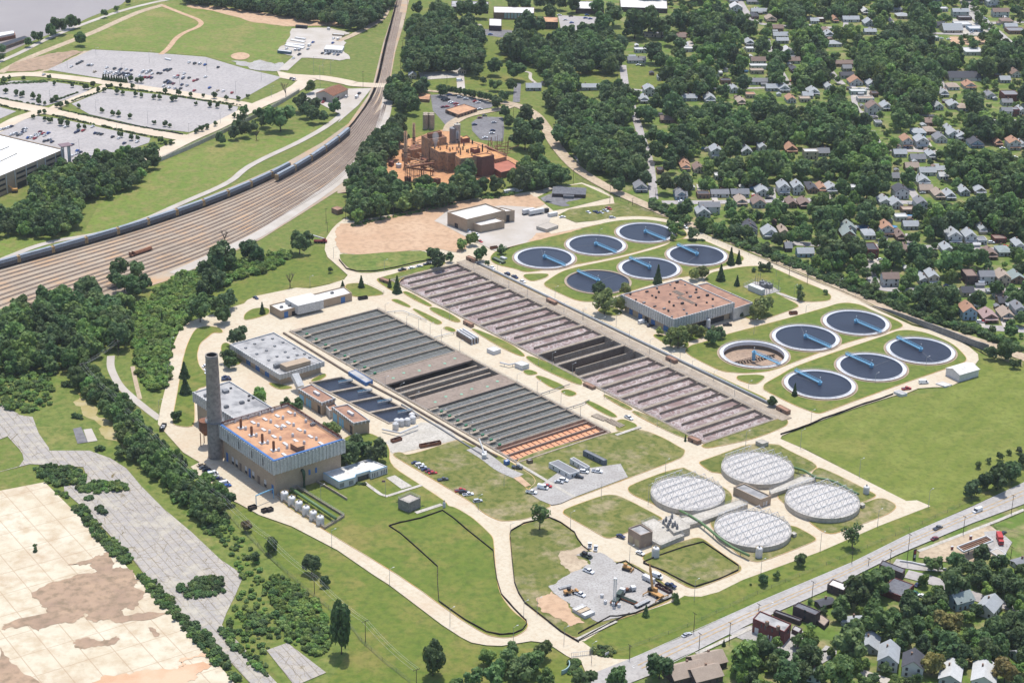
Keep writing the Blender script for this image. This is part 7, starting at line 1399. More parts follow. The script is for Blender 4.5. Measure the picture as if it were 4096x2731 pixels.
thicket('F 1980 -100 2350 -40 2350 260 2280 260 2250 200 2100 100',1.8,.4,'lm');thicket('A -60 540 60 550 300 532 330 545 80 556 -60 570',1.0,1.0,'m','hedge')
for s in ('350 775 500 808 640 840','690 850 900 898 1060 928','400 738 600 785 950 858 1220 905','770 590 1000 618 1160 640','1200 652 1400 682 1630 712','480 685 560 655 650 630','380 546 500 560 600 576','0 708 100 735 190 752','0 662 120 685 240 705','860 1035 930 1000 1010 985','1110 975 1180 965','340 692 480 640 530 622'):
 w = [float(q) for q in s.split()];L_ = PT('A ' + s);rnd = random.Random(len(s))
 for a,b in zip(L_,L_[1:]):
  n = int((b-a).length/1.7)
  for i in range(n):
   if rnd.random() < .12: continue
   SH.setdefault('hedge',[]).append((a.lerp(b,i/n) + Vector((rnd.uniform(-.6,.6),rnd.uniform(-.6,.6),0)),rnd.uniform(1.0,1.6),'h',rnd.choice('dmd'),'','',1.0))
for s,n_,r0 in (('F 105 110 135 112',6,1.6),('F 150 112 200 112',7,1.6),('F 30 60 60 75',6,2),('H 130 240 175 240',5,1.5),('E 2300 60 2330 75',5,1.8),('D 650 1510 690 1510',3,2.2),('D 440 1080 480 1080',4,2.6),('D 510 1290 540 1300',5,2),('G 235 650 240 690',3,1.2),('H 400 350 405 375',3,.8),('H 545 400 575 385',4,.9),('G 2140 100 2230 120',6,2.6)):
 a,b = PT(s)
 for i in range(n_): SH.setdefault('shrub_bed',[]).append((a.lerp(b,i/max(1,n_-1)),r0*random.uniform(.8,1.2),'h','d','','',1.1))
def merged(name,lst,label,scale_n=1.0):
 Q,Tn = [],[];rg = np.random.default_rng(5)
 for p,r_,kind,tn,_,_,zs in lst:
  q = CROWN[kind][rg.integers(len(CROWN[kind]))]
  if r_*ppm(p) < 22 and kind != 'h': q = q[::2]; 
  a = rg.uniform(0,6.28);ca,sa = math.cos(a),math.sin(a);s = r_*(1.0 if kind == 'h' else 1.06)
  x = q[...,0]*ca - q[...,1]*sa;y = q[...,0]*sa + q[...,1]*ca
  Q.append(np.stack([x*s + p.x,y*s + p.y,q[...,2]*s*zs],-1));t = np.array([*TONE[tn],1.0])*np.array([*(rg.uniform(.9,1.1,3)*rg.uniform(.72,1.38)),1]);Tn.append(np.repeat(t[None],len(q),0))
 o = quads_obj(name,np.concatenate(Q).astype(np.float32),m_leafm,np.concatenate(Tn));o['kind'] = 'stuff'
 if label: o['label'] = label
 return o
merged('thicket',SH['thicket'],'tangled bright green scrub and creepers over rough ground');merged('hedge',SH['hedge'],'green hedge of shrubs along roads and parking lots');merged('shrub_bed',SH['shrub_bed'],'low dark shrubs planted in small beds')
# split: the 300 that show largest stand alone, the rest reads as a wood
TREES.sort(key=lambda a: -a[1]*ppm(a[0])*(1.5 if a[2] in 'ps' else 1))
BIG,REST = TREES[:300],TREES[300:]
SP = []
for p,r_,kind,tn,wh,gr,zs in BIG:
 bj = random.uniform(.82,1.3);col = tuple(c*bj*random.uniform(.92,1.08) for c in TONE[tn]);nm = 'tree';form = {'b': 'round-crowned tree','s': 'open-crowned tree','p': 'tall narrow tree','c': 'young conifer'}[kind]
 e = put_tree(p,r_,kind,col,None,gr,nm,'tree',zs);SP.append((e,TNAME[tn],form,wh,p))
def uniquify(items,lim=12):
 """items: (object, base label, point): number look-alikes from the left, or let them share one label"""
 d = {}
 for o,b,p in items: d.setdefault(b,[]).append((pix(p)[0],pix(p)[1],o))
 for b,L_ in d.items():
  if len(L_) == 1 or len(L_) > lim:
   for _,_,o in L_: o['label'] = b
   continue
  L_.sort(key=lambda a: a[0]);n = len(L_)
  for i,(_,_,o) in enumerate(L_):
   w = 'leftmost' if i == 0 else 'rightmost' if i == n-1 else ORD[i] + ' from left';lab = '%s, %s of %d' % (b,w,n) if n > 2 else '%s, %s one' % (b,'left' if i == 0 else 'right')
   o['label'] = lab if len(lab.split()) <= 16 else b
it = []
for e,tn,form,wh,p in SP: it.append((e,'%s %s %s' % (tn,form.split(' ',1)[0] + ' tree' if 'tree' in form else form,wh),p))
for i,(e,b,p) in enumerate(it):
 r_ = e.scale[0]
 if len(b.split()) <= 11 and sum(1 for q in it if q[1] == b) > 3: it[i] = (e,('large ' if r_ > 8 else 'small ' if r_ < 5.5 else 'mid-sized ') + b,p)
uniquify(it,14)
merged('distant_woodland',REST,'broadleaf trees merging into woodland among houses and along the railway')
print('trees',len(BIG),len(REST))
for o_ in COL.objects:
 if o_.get('label') and len(o_['label'].split()) > 16: print('LONG',o_['label'])
# ------------------------------------------------------------------ trains
def along(pl,s):
 for a,b in zip(pl,pl[1:]):
  L = (b-a).length
  if s <= L: return a.lerp(b,s/L),(b-a).normalized()
  s -= L
 return pl[-1],(pl[-1]-pl[-2]).normalized()
def arc_at(pl,p):
 best,acc,bs = 1e9,0,0
 for a,b in zip(pl,pl[1:]):
  L = (b-a).length;t = max(0,min(1,(p-a).dot(b-a)/(L*L))) if L > 1e-6 else 0;d = (a + (b-a)*t - p).length
  if d < best: best,bs = d,acc + t*L
  acc += L
 return bs
m_autor = mat('autorack_side',RGB(122,120,122),RGB(106,104,108),.4,c3=RGB(90,86,90),scale2=2.5);m_autot = mat('autorack_roof',RGB(176,188,200),RGB(160,172,184),.3);m_autoe = mat('autorack_end',RGB(204,166,104))
def autorack():
 r = empty('autorack_railcar',(0,0,0),0,'','railcar');m_ = MB();m_.box((0,0,1.1),23.6,3.1,4.4,0,0)
 for k in range(16):
  for s in (-1,1): m_.box((-11 + k*1.47,s*1.6,1.2),.18,.12,4.2,0,0)
 m_.build('side_panels',m_autor,r);m_ = MB();m_.tube([(-11.9,0,4.3),(11.9,0,4.3)],1.75,14,0);m_.build('roof',m_autot,r)
 m_ = MB();m_.box((12.4,0,1.1),1.2,2.9,4.2,0,0);m_.build('end_door',m_autoe,r);m_ = MB();m_.box((-12.4,0,1.1),1.2,2.9,4.2,0,0);m_.build('end_door',m_autoe,r)
 for s in (-1,1): m_ = MB();m_.box((s*9,0,.35),3.2,2.4,.75,0,0);m_.build('bogie',m_dark,r)
 return r
proto_a = autorack();KIDS.clear();index_kids(proto_a);used_a = False
def set_train(pl,s0,s1,where,step=26.2):
 global used_a
 s = s1 - step/2;cars = []
 while s > s0: cars.append(s);s -= step
 n = len(cars);cars.reverse()
 for i,s in enumerate(cars):
  p,d = along(pl,s);o = proto_a if not used_a else copy_tree(proto_a);used_a = True;o.location = (p.x,p.y,.3);o.rotation_euler = (0,0,math.atan2(d.y,d.x))
  o['label'] = 'grey autorack railcar, %s from the left in the %s' % (ORD[i],where);o['category'] = 'railcar';o['group'] = 'autorack railcars in the ' + where
t0 = TRACKS[0];set_train(t0,0,arc_at(t0,S('A',1930,1135)),'long train beside the meadow')
t2 = TRACKS[2];set_train(t2,arc_at(t2,S('A',1825,1245)),arc_at(t2,S('B',105,905)),'shorter train on the inner track')
t6 = TRACKS[6];s = arc_at(t6,S('D',20,570))
for k in range(2):
 p,d = along(t6,s - k*17);r = empty('tank_car',(p.x,p.y,.3),math.atan2(d.y,d.x),('white tank railcar whose end shows at the left edge','second tank railcar cut off by the left edge')[k],'railcar','tank railcars');m_ = MB();m_.tube([(-7.2,0,2.6),(-6.8,0,2.6),(6.8,0,2.6),(7.2,0,2.6)],1.5,16,0);m_.build('tank',m_white,r,smooth=True)
 m_ = MB();m_.box((0,0,.88),15.5,2.4,.4,0,0);m_.build('frame',m_dark,r);m_ = MB();m_.lathe((0,0,4),[(.6,0),(.6,.5),(.01,.6)],10);m_.build('dome',m_steel,r)
 for s_ in (-1,1): m_ = MB();m_.box((s_*5.8,0,.2),2.6,2.3,.6,0,0);m_.build('bogie',m_dark,r)
t7 = TRACKS[7];p,d = along(t7,arc_at(t7,S('D',1060,235)));r = empty('pipe_flatcar',(p.x,p.y,.3),math.atan2(d.y,d.x),'lone flat railcar stacked with rusty pipes in the rail yard','railcar');m_ = MB();m_.box((0,0,.8),19,2.8,.4,0,0);m_.build('deck',m_rust,r)
for y,z in ((-.9,1.6),(0,1.6),(.9,1.6),(-.45,2.35),(.45,2.35)): m_ = MB();m_.tube([(-5.5,y,z),(9,y,z)],.42,10,0);m_.build('pipe',mat('rusty_pipe',RGB(196,128,84),RGB(170,106,70),.8),r)
for x in (-9,-6.5): m_ = MB();m_.box((x,0,1.2),.3,2.8,2.2,0,0);m_.build('end_stake',m_rust,r)
for s_ in (-1,1): m_ = MB();m_.box((s_*7,0,.2),2.6,2.3,.65,0,0);m_.build('bogie',m_dark,r)
# ------------------------------------------------------------------ vehicles
m_paint = mat('car_paint',(1,1,1,1),(.95,.95,.95,1),1,rough=.3,spec=.5,objcol=True);m_tyre = mat('tyre',RGB(44,44,46),rough=.9)
CARC = dict(w=('white',(.8,.8,.8)),s=('silver',(.45,.46,.48)),g=('dark grey',(.08,.085,.09)),k=('black',(.02,.02,.025)),b=('blue',(.02,.09,.35)),n=('navy',(.02,.03,.09)),r=('red',(.4,.02,.02)),m=('maroon',(.16,.02,.03)),t=('tan',(.45,.36,.24)),e=('green',(.03,.12,.06)))
DIM = dict(c=(4.7,1.85,.82,1.42),u=(4.9,1.95,1.0,1.8),p=(5.8,2.0,1.05,1.85),v=(5.8,2.05,1.1,2.35));CNAME = dict(c=('parked_car','car','car'),u=('parked_suv','boxy car','car'),p=('pickup_truck','pickup','pickup'),v=('panel_van','van','van'))
def car_parts(ty):
 L,W,h1,h2 = DIM[ty];B,G = MB(),MB()
 def ext(m_,prof,w0,w1=None):
  w1 = w1 or w0;n = len(prof);zs_ = [z for _,z in prof];zl,zh = min(zs_),max(zs_);ww = lambda z: (w0 + (w1-w0)*(z-zl)/max(.01,zh-zl))/2
  m_.add([(x,-ww(z),z) for x,z in prof] + [(x,ww(z),z) for x,z in prof],[tuple(range(n)),tuple(range(2*n-1,n-1,-1))] + [(i,n+i,n+(i+1) % n,(i+1) % n) for i in range(n)],0)
 x = L/2;ext(B,[(-x,.35),(x,.35),(x+.02,.6),(x-.15,h1-.12),(x-1.2,h1),(-x+.5,h1),(-x,h1-.08)],W,W*.97)
 if ty == 'c': c0,c1,f = -x+.7,x-1.25,.55
 elif ty == 'u': c0,c1,f = -x+.12,x-1.25,.3
 elif ty == 'p': c0,c1,f = -.55,x-1.35,.2
 else: c0,c1,f = -x+.08,x-.75,.15
 ext(G,[(c0,h1-.02),(c1,h1-.02),(c1-.65,h2-.08),(c0+f,h2-.08)],W*.92,W*.78);ext(B,[(c0+f-.05,h2-.09),(c1-.62,h2-.09),(c1-.75,h2),(c0+f+.08,h2)],W*.8,W*.74)
 if ty in 'v': ext(B,[(c0+.05,h1-.01),(c1-1.2,h1-.01),(c1-1.25,h2-.05),(c0+.1,h2-.05)],W*.95,W*.86)
 if ty == 'p': ext(G,[(-x+.15,h1+.005),(-.75,h1+.005),(-.75,h1+.01),(-x+.15,h1+.01)],W*.8)
 return B,G
_w = MB();_w.tube([(0,-.12,0),(0,.12,0)],.34,12,0);_o = _w.build('wheel',m_tyre);WHM = _o.data;bpy.data.objects.remove(_o);CM = {}
for ty in DIM:
 B,G = car_parts(ty);o1 = B.build('body',m_paint);o2_ = G.build('windows',m_glass);far = MB();L,W,_,_ = DIM[ty]
 for src,M_ in ((B,m_paint),(G,m_glass)): far.add(src.v,src.f,M_)
 for sx in (-.31,.31): far.box((L*sx,0,.02),.66,W*.98,.6,0,m_tyre)
 o3_ = far.build('far',None);CM[ty] = (o1.data,o2_.data,o3_.data);[bpy.data.objects.remove(q) for q in (o1,o2_,o3_)]
CARS = []
def car(t,x,y,ang,ty,c,where,grp,far=False,z=.45):
 p = S(t,x,y,z);nm,word,cat = CNAME[ty];rz = ang + random.uniform(-.05,.05)
 if far:
  o = bpy.data.objects.new(nm,CM[ty][2]);COL.objects.link(o);o.location = p;o.rotation_euler = (0,0,rz);o.color = (*CARC[c][1],1)
  if ty == 'c' and CM[ty][2].name: pass
 else:
  o = empty(nm,p,rz);b = inst('body',CM[ty][0],o,(0,0,0));b.color = (*CARC[c][1],1);inst('windows',CM[ty][1],o,(0,0,0));L,W,_,_ = DIM[ty]
  for sx in (-.31,.31):
   for sy in (-.46,.46): inst('wheel',WHM,o,(L*sx,W*sy,.34))
 o['category'] = cat;o['group'] = grp;CARS.append((o,'%s %s %s' % (CARC[c][0],word,where),p));return o
def cars(t,s,ang,where,grp,far=False,z=.45):
 w = s.split()
 for i in range(0,len(w),3): car(t,float(w[i]),float(w[i+1]),ang,w[i+2][0],w[i+2][1],where,grp,far,z)
a1 = math.atan2(*reversed((S('A',560,410) - S('A',515,432))[:2]))
LOT = 'in the far parking lot'
cars('A','480 450 cw 520 432 ck 535 424 cg 550 416 cg 593 440 cs 603 441 cg 617 440 cw 718 457 cw 770 465 ug 708 484 cw 706 496 cw 728 495 cw 745 488 cw 812 467 ck 805 474 cn 848 470 cw 882 476 cn 636 485 ct 765 502 cw 785 495 uw 797 488 cs 800 508 ck 815 500 cg 828 493 cn 835 508 ck 845 502 ug 860 497 ck 868 510 cn 850 516 uw 862 514 cs 880 505 cg 965 480 cw 958 488 cs 985 493 cw 1000 485 us 1012 478 cg 1022 498 cw 940 512 cw 955 520 cs 975 522 cr 992 524 cm 1005 520 cr 1018 526 cn 1062 494 ck 1080 496 cg',a1,LOT,'cars in the far parking lot',True)
cars('A','1105 475 cn 1120 470 cg 1145 468 cg 1130 477 ck 1170 522 cw 1195 512 cr 1190 524 cs 1233 520 cw 1228 530 cn 1270 526 cg 1237 497 cw 1308 430 ug 1342 432 uw 1378 438 cb 1465 455 ck 1108 555 cg 1125 545 ck 1138 552 cn 1150 560 cg 1165 565 cm 1130 562 cn 1100 580 cw 1135 592 cw 1175 598 cs 1222 572 cn 1257 577 cs 1213 598 ck 1303 546 cr 1325 538 cm 1380 520 cw 1305 612 cr 1408 593 cb 1462 612 ct 1500 615 cw 1558 626 cr 1270 422 cw 295 505 cs',a1,LOT,'cars in the far parking lot',True)
cars('A','10 873 cw 28 868 cs 45 862 cw 60 857 cw 78 852 cn 75 908 cw 95 902 cw 108 898 cs 122 910 cg 140 905 cs 150 893 cn 168 885 cw 172 868 cw 160 872 ck 190 928 cb 210 925 cw 235 932 cr 245 920 cw 240 908 cs 268 905 cw 270 888 cm 290 900 cr 300 912 cw 325 897 cb 300 950 cg 325 945 ck 350 955 cn 335 940 cs 440 855 cw 510 892 cn 525 885 cn 558 880 cr 622 853 cw 640 897 cn 660 900 cg 682 905 ck 757 922 ck 800 930 cw 835 965 cn 922 955 cw 485 975 cn 520 1015 cb 540 1025 cn 515 1035 cw 485 1050 cw 675 1028 cw 700 1015 cg 678 1045 cs 655 1055 cw 600 1055 cn 580 1070 cb 555 1070 ck 710 1085 cn 690 1098 cg 545 1085 cg',a1,'in the lot beside the garage','cars beside the parking garage',True)
cars('A','2102 288 cb 2078 310 vw 2068 333 cs 1985 340 uw 2010 340 us 2010 370 pk 1970 395 cw 2235 292 cb 2240 262 cw 2270 268 uw 2165 362 ck 2188 365 cw 2210 365 uk 2245 368 cs 2270 372 cn 1925 330 cw 1955 530 cg 1975 537 pw 2325 655 us 2000 690 cr 2170 690 cr 2310 600 ck',a1,'around the gravel yard and warehouse','vehicles by the gravel yard',True)
cars('B','710 672 ck 722 680 ck 735 672 pk 752 640 cb 820 657 us 862 668 uw 760 690 cw 775 695 cw 795 700 cr 800 718 cr 815 715 cw 820 722 cs 735 720 cr 710 722 cm 925 685 cr 945 692 cw 957 736 cw 1050 826 cs 920 840 cn 955 795 cm 987 780 cg 1042 880 cn 1037 898 cw 992 928 cw 820 545 vw 1027 235 cb 1530 137 cw 1572 156 cb 1567 112 ck 1490 105 cw 1665 125 cb 1697 130 cb 1675 105 cb 2058 590 cr',.35,'near the works and school','cars near the works and school',True)
cars('B','60 605 cs 58 655 pw 130 658 vw 147 632 uk',a1,'in the yard by the rail crossing','cars by the rail crossing',True)
cars('C','50 1355 cw 630 1335 ck 1170 1335 cw 1220 1332 cm 1670 1298 cw 2065 1322 cw 730 580 cn 1045 450 cw 785 552 cr 1270 605 cw 1300 605 cw 1245 600 cs 2290 1060 cw 2205 998 cw 1560 1000 cn 2090 130 cw 2115 205 cw 2190 238 cn 2245 298 cn 2240 325 cs 2130 240 ck 2000 225 cw 1795 262 cw 1845 268 cw 1940 255 pw 1885 215 cr 2040 1330 cb 210 712 cw 480 330 cs 540 1320 cr 350 100 cg 1375 445 uw 1450 432 uw 35 855 cg',.15,'on the upper streets','cars on the upper streets',True)
cars('B','2310 1358 cw 1415 1360 cg 2300 855 cn 2020 440 cw 2050 445 ck',.1,'on the left street side','cars on the upper streets',True)
cars('F','1412 90 cg 1405 120 cn 2130 122 uw 2220 145 cr 2275 145 ck 2070 400 vw 2055 655 uw 2080 655 cr 2285 686 cs 2250 448 ck 2315 448 cb 2115 442 cn 1385 235 cw 2330 640 ck 1830 412 cn 1740 590 cg',.05,'behind the tan road','cars behind the tan road',True)
NB = 'on the plant roads'
for a in (('D',1717,493,VA,'c','n','on the road above the maintenance building'),('E',1140,333,VA+3.14,'u','n','on the road by the first clarifiers'),('E',1190,353,VA,'p','n','on the road by the first clarifiers'),('E',1243,382,VA,'c','w','on the road by the first clarifiers'),
          ('E',1040,290,VA,'c','w','beside the green container'),('E',1955,1298,VA+.1,'p','w','driving the road beside the aeration basin'),('E',2045,658,UA,'v','w','in front of the control building'),('E',2100,680,UA,'c','k','in front of the control building'),('F',1965,962,UA-.7,'p','w','by the long white barn'),
          ('F',1675,1062,UA-.5,'v','w','beside the long white barn'),('F',1560,1103,UA-.3,'p','r','behind the roadside booth'),('F',355,622,UA-.6,'u','n','in the undercroft of the control building'),('F',358,675,UA-.6,'p','k','outside the control building'),('F',240,705,UA-.6,'c','n','below the upright white tank'),
          ('E',875,45,VA,'p','w','by the new tan building'),('E',930,70,VA,'p','w','beside the big tree at the new tan building'),('E',958,115,VA,'c','r','at the dirt yard corner'),('E',128,1417,VA,'c','w','behind the office trees'),('F',70,20,VA,'p','w','on the far perimeter road')): car(*a,NB)
cars('E','435 305 pk 497 293 cw 550 282 cs 603 268 pk 655 255 cw',UA-.15,'parked in line at the head of the aeration basin','cars at the head of the aeration basin')
cars('B','1685 1430 cw 1735 1430 pn 1770 1432 cs 1800 1420 pw 1820 1405 pr',VA,'parked by the bend north of the clarifiers','cars by the bend north of the clarifiers');cars('B','1510 1462 cw 1845 1468 us',UA-.4,'on the road north of the clarifiers','cars by the bend north of the clarifiers')
cars('G','1352 108 ct 1366 126 cg 1386 140 ck 1408 156 cb 1430 171 vw 1446 187 cs 1466 202 cn 1486 218 pg 1508 235 vw 1524 250 cb',UA-.15,'parked in line below the tall building','cars parked below the tall building')
cars('H','525 95 cn 552 110 uw 570 125 cs 592 140 cn 618 152 cm 640 163 cr 708 208 pg 824 281 pr 846 292 uk 877 308 pw 942 352 us',UA-.35,'parked along the middle road','cars parked along the middle road')
cars('H','1378 262 vw 1410 250 cr 1302 292 pw 1487 223 cs 1518 212 uw 1622 190 ck 1655 155 uw 1743 152 pw 1206 125 pg',UA-.9,'on the gravel lot by the trailers','cars on the trailer gravel lot',z=.9)
cars('H','1902 587 cn 2032 700 cw 2145 858 vw 2237 918 pn 1685 822 pw 1627 978 pw',VA+.25,'around the gravel drilling pad','vehicles at the drilling pad',z=.9);cars('H','1694 650 pw 1733 668 pw',1.5,'on the road at the gravel pad','vehicles at the drilling pad')
cars('D','1383 950 cw 1395 972 cw 1405 985 cs 1400 995 cw',UA,'in the crescent car park behind the smokestack','cars behind the smokestack');cars('D','1520 1040 pn 1515 1025 cn',UA-.4,'beside the grey-roofed building','cars behind the smokestack')
ra = math.atan2(*reversed((E0[2]-E0[1])[:2]))
for t,x,y,ty,c,w in (('I',2037,418,'v','w','driving on the main road'),('I',1770,533,'p','g','driving on the main road'),('I',1750,602,'c','m','driving on the main road'),('I',88,1248,'c','s','driving on the main road'),('H',2340,1250,'c','s','near the gate on the main road')): car(t,x,y,ra + (3.14 if ty == 'v' else 0),ty,c,w,'vehicles driving on the main road')
cars('I','1635 912 cn 2210 567 ck 2130 1440 pk 995 1483 cs',ra+.2,'parked below the main road','cars below the main road');cars('I','1620 968 ce 1670 990 cw',VA+.3,'parked below the main road','cars below the main road')
m_ = None
uniquify_h(CARS)
def truckish(name,lab,t,x,y,rz,parts,cat='truck'):
 e = empty(name,S(t,x,y,.6),rz,lab,cat)
 for nm,M_,boxes in parts:
  m_ = MB()
  for b in boxes: m_.box(b[:3],b[3],b[4],b[5],b[6] if len(b) > 6 else 0,0)
  m_.build(nm,M_,e)
 return e
m_yel = mat('machine_yellow',RGB(232,168,70),RGB(214,150,62),.8,rough=.5);m_grn2 = mat('rig_green',RGB(70,92,80),rough=.5)
def wheels(e,xs,w=2.2,r_=.5):
 for x in xs:
  for s in (-1,1): inst('wheel',WHM,e,(x,s*w/2,r_),0,(r_/.34,1.6,r_/.34))
e = truckish('box_truck','red box truck parked right of the fuel canopy','I',2187,620,math.pi/2-.05,[('cargo_box',mat('truck_red',RGB(230,60,60)),[(1.6,0,1),6.2,2.5,2.5] and [(1.6,0,1,6.2,2.5,2.5)]),('cab',mat('truck_red',RGB(230,60,60)),[(-3,0,.6,2.2,2.3,1.9)]),('windscreen',m_glass,[(-3.9,0,1.5,.5,2.0,.8)])]);wheels(e,(-3,2.5))
for (t,x,y,lab) in (('B',1280,1437,'short white semi trailer on the apron, left one'),('B',1335,1440,'long white semi trailer with dark cab on the apron')):
 e = truckish('semi_trailer',lab,t,x,y,UA-.1,[('cargo_box',m_white,[(0,0,1.1,12 if 'long' in lab else 9,2.5,2.8)]),('frame',m_dark,[(0,0,.7,11 if 'long' in lab else 8.5,1.4,.4)])] + ([('cab',m_dark,[(8.5,0,.5,3,2.4,2.6)])] if 'long' in lab else []));wheels(e,(-4,-2.6,3))
truckish('storage_container','small white container right of the semi trailers','B',1444,1450,UA-.1,[('container_body',m_white,[(0,0,0,7,2.6,2.5)]),('container_door',m_fin,[(-3.55,0,.1,.12,2.4,2.3)])],'container')
for i,(t,x,y,rz,M_,lab) in enumerate((('D',1095,1365,1.5,m_white,'dark open skip full of pale debris by the left plant road'),('E',395,1450,UA,m_rust,'small rusty open skip on the concrete pad'),('E',622,1480,UA-.2,m_rust,'long dark rusty scrap skip on the concrete pad'),('G',1695,398,VA+1.6,m_dark,'dark open skip at the lower plant road, left one'),('G',1778,418,VA+1.6,m_dark,'small dark skip at the lower plant road, middle one'),('G',1812,412,VA+1.6,m_dark,'small dark skip at the lower plant road, right one'),('H',2190,945,VA+.1,mat('maroon_skip',RGB(110,64,66)),'long maroon skip beside the crane'),('E',170,497,UA-.2,m_dark,'dark flat trailer by the fenced lawn'),('E',1050,160,UA-.2,m_rust,'rusty plant trailer under the trees by the apron'),('F',800,598,UA-.4,m_rust,'low maroon trailer on the road left of the near clarifiers'))):
 L = (7,6,12,4,3,3,9,6,5,5)[i];e = empty('open_skip',S(t,x,y,.4),rz,lab,'skip');m_ = MB()
 for a,b in (((-L/2,-1.2),(L/2,-1.2)),((L/2,-1.2),(L/2,1.2)),((L/2,1.2),(-L/2,1.2)),((-L/2,1.2),(-L/2,-1.2))): m_.bar((*a,.9),(*b,.9),.15,1.6,0)
 m_.box((0,0,0),L,2.3,.2,0,0);m_.build('skip_body',m_dark if i == 0 else M_,e);m_ = MB();rnd = random.Random(i)
 for k in range(8): m_.box((rnd.uniform(-.4,.4)*L,rnd.uniform(-.7,.88),.2),rnd.uniform(.5,1.6),rnd.uniform(.4,1),rnd.uniform(.4,1.1),rnd.uniform(0,3),0)
 m_.build('debris',m_white if i == 0 else m_wood,e)
# machines on the gravel pad
e = empty('mobile_crane',S('H',2135,985,.88),VA+.1,'yellow rough-terrain crane with raised stubby boom and outriggers on the gravel pad','crane')
for nm,M_,bs in (('chassis',m_yel,[(0,0,1,8,2.6,1)]),('cab',m_yel,[(-1,.8,2,2.2,1.2,1.8)]),('counterweight',m_dark,[(-3.2,0,2,1.6,2.4,1.3)]),('cab_window',m_glass,[(-1,1.42,2.6,1.8,.1,.9)])):
 m_ = MB();[m_.box(b[:3],b[3],b[4],b[5],0,0) for b in bs];m_.build(nm,M_,e)
m_ = MB();m_.bar((-2,0,3),(-5.5,1.5,12),.9,1.0);m_.bar((-5.5,1.5,12),(-6.2,1.8,14),.5,.6);m_.build('boom',m_yel,e)
for x in (-4,4):
 for s in (-1,1): m_ = MB();m_.bar((x,0,1.2),(x,s*4.2,1.0),.35,.4);m_.bar((x,s*4.2,1.1),(x,s*4.2,0),.3);m_.build('outrigger',m_yel,e)
wheels(e,(-2.4,2.4),2.6,.8)
e = empty('drilling_rig',S('H',1875,1015,.88),UA+.5,'dark green truck-mounted drilling rig with tall white lattice mast','drilling rig')
for nm,M_,bs in (('rig_chassis',m_grn2,[(1,0,.9,10,2.5,.7)]),('engine_deck',m_grn2,[(3,0,1.6,4,2.3,1.4)]),('cab',m_white,[(7,0,.9,2,2.4,2)]),('drill_platform',m_rust,[(-3.4,0,.8,2.6,3.4,.5)])):
 m_ = MB();[m_.box(b[:3],b[3],b[4],b[5],0,0) for b in bs];m_.build(nm,M_,e)
m_ = MB();hm = hgt('H',1878,850,1015)
for sx in (-.5,.5):
 for sy in (-.5,.5): m_.bar((-3+sx,sy,.5),(-3+sx,sy,hm),.16)
for k in range(14): z = .5 + k*(hm-.5)/14;m_.bar((-3.5,-.5,z),(-2.5,-.5,z + (hm-.5)/14),.1);m_.bar((-3.5,.5,z),(-2.5,.5,z + (hm-.5)/14),.1);m_.bar((-3.5,-.5,z),(-3.5,.5,z),.1)
m_.box((-3,0,hm),1.4,1.4,.5,0,0);m_.build('mast',m_white,e);wheels(e,(0,1.5,6.5),2.3,.55)
e = empty('wheel_loader',S('H',1560,968,.88),UA-.2,'yellow wheel loader beside stacked pipes on the gravel pad','loader')
for nm,M_,bs in (('loader_body',m_yel,[(-1.2,0,.9,3.6,2,1.3)]),('cab',m_dark,[(-.6,0,2.2,1.4,1.5,1.3)]),('bucket',m_yel,[(3.6,0,.3,.9,2.8,1.1)])): m_ = MB();[m_.box(b[:3],b[3],b[4],b[5],0,0) for b in bs];m_.build(nm,M_,e)
m_ = MB();m_.bar((.6,.7,1.6),(3.3,.7,.9),.25,.4);m_.bar((.6,-.7,1.6),(3.3,-.7,.9),.25,.4);m_.build('lift_arm',m_yel,e);wheels(e,(-2,1.4),2.2,.75)
e = empty('bulldozer',S('H',1942,808,.88),VA+.4,'yellow bulldozer at the upper edge of the gravel pad','bulldozer')
for nm,M_,bs in (('dozer_body',m_yel,[(0,0,.8,4,1.5,1.2)]),('cab',m_yel,[(-.8,0,2,1.5,1.4,1.3)]),('blade',m_yel,[(2.9,0,.2,.3,3.4,1.2)]),('track',m_dark,[(0,1.1,.1,4,.55,1)]),('track',m_dark,[(0,-1.1,.1,4,.55,1)])): m_ = MB();[m_.box(b[:3],b[3],b[4],b[5],0,0) for b in bs];m_.build(nm,M_,e)
e = empty('excavator',S('A',100,1290,.3),.2,'orange-yellow excavator working at the foot of the parking garage','excavator')
for nm,M_,bs in (('upper_body',m_yel,[(0,0,1.1,4,2.6,1.5)]),('track',m_dark,[(0,1.2,.1,4.4,.6,1)]),('track',m_dark,[(0,-1.2,.1,4.4,.6,1)])): m_ = MB();[m_.box(b[:3],b[3],b[4],b[5],0,0) for b in bs];m_.build(nm,M_,e)
m_ = MB();m_.bar((-1,0,2.4),(-4.5,0,5.5),.5,.6);m_.bar((-4.5,0,5.5),(-7.5,0,2.5),.4,.5);m_.build('boom',m_yel,e);m_ = MB();m_.box((-7.6,0,1.6),1.1,1,1,0,0);m_.build('bucket',m_dark,e)
e = truckish('flatbed_truck','white flatbed truck with crane arm beside the drilling rig','H',1945,955,UA-.3,[('cab',m_white,[(3,0,.7,2.2,2.3,1.8)]),('flat_deck',m_dark,[(-1,0,.9,5.8,2.4,.3)]),('load',m_rust,[(-1,0,1.2,3,1.6,.8)])]);wheels(e,(-2.5,3))
e = truckish('pipe_trailer','long grey trailer of drill pipes at the lower edge of the gravel pad','H',2045,1045,UA+.1,[('deck',m_dark,[(0,0,.8,9,2.2,.3)]),('drill_pipes',m_fin,[(0,y,1.1,8.5,.3,.4) for y in (-.8,-.3,.2,.7)])]);wheels(e,(-3,-1.5))
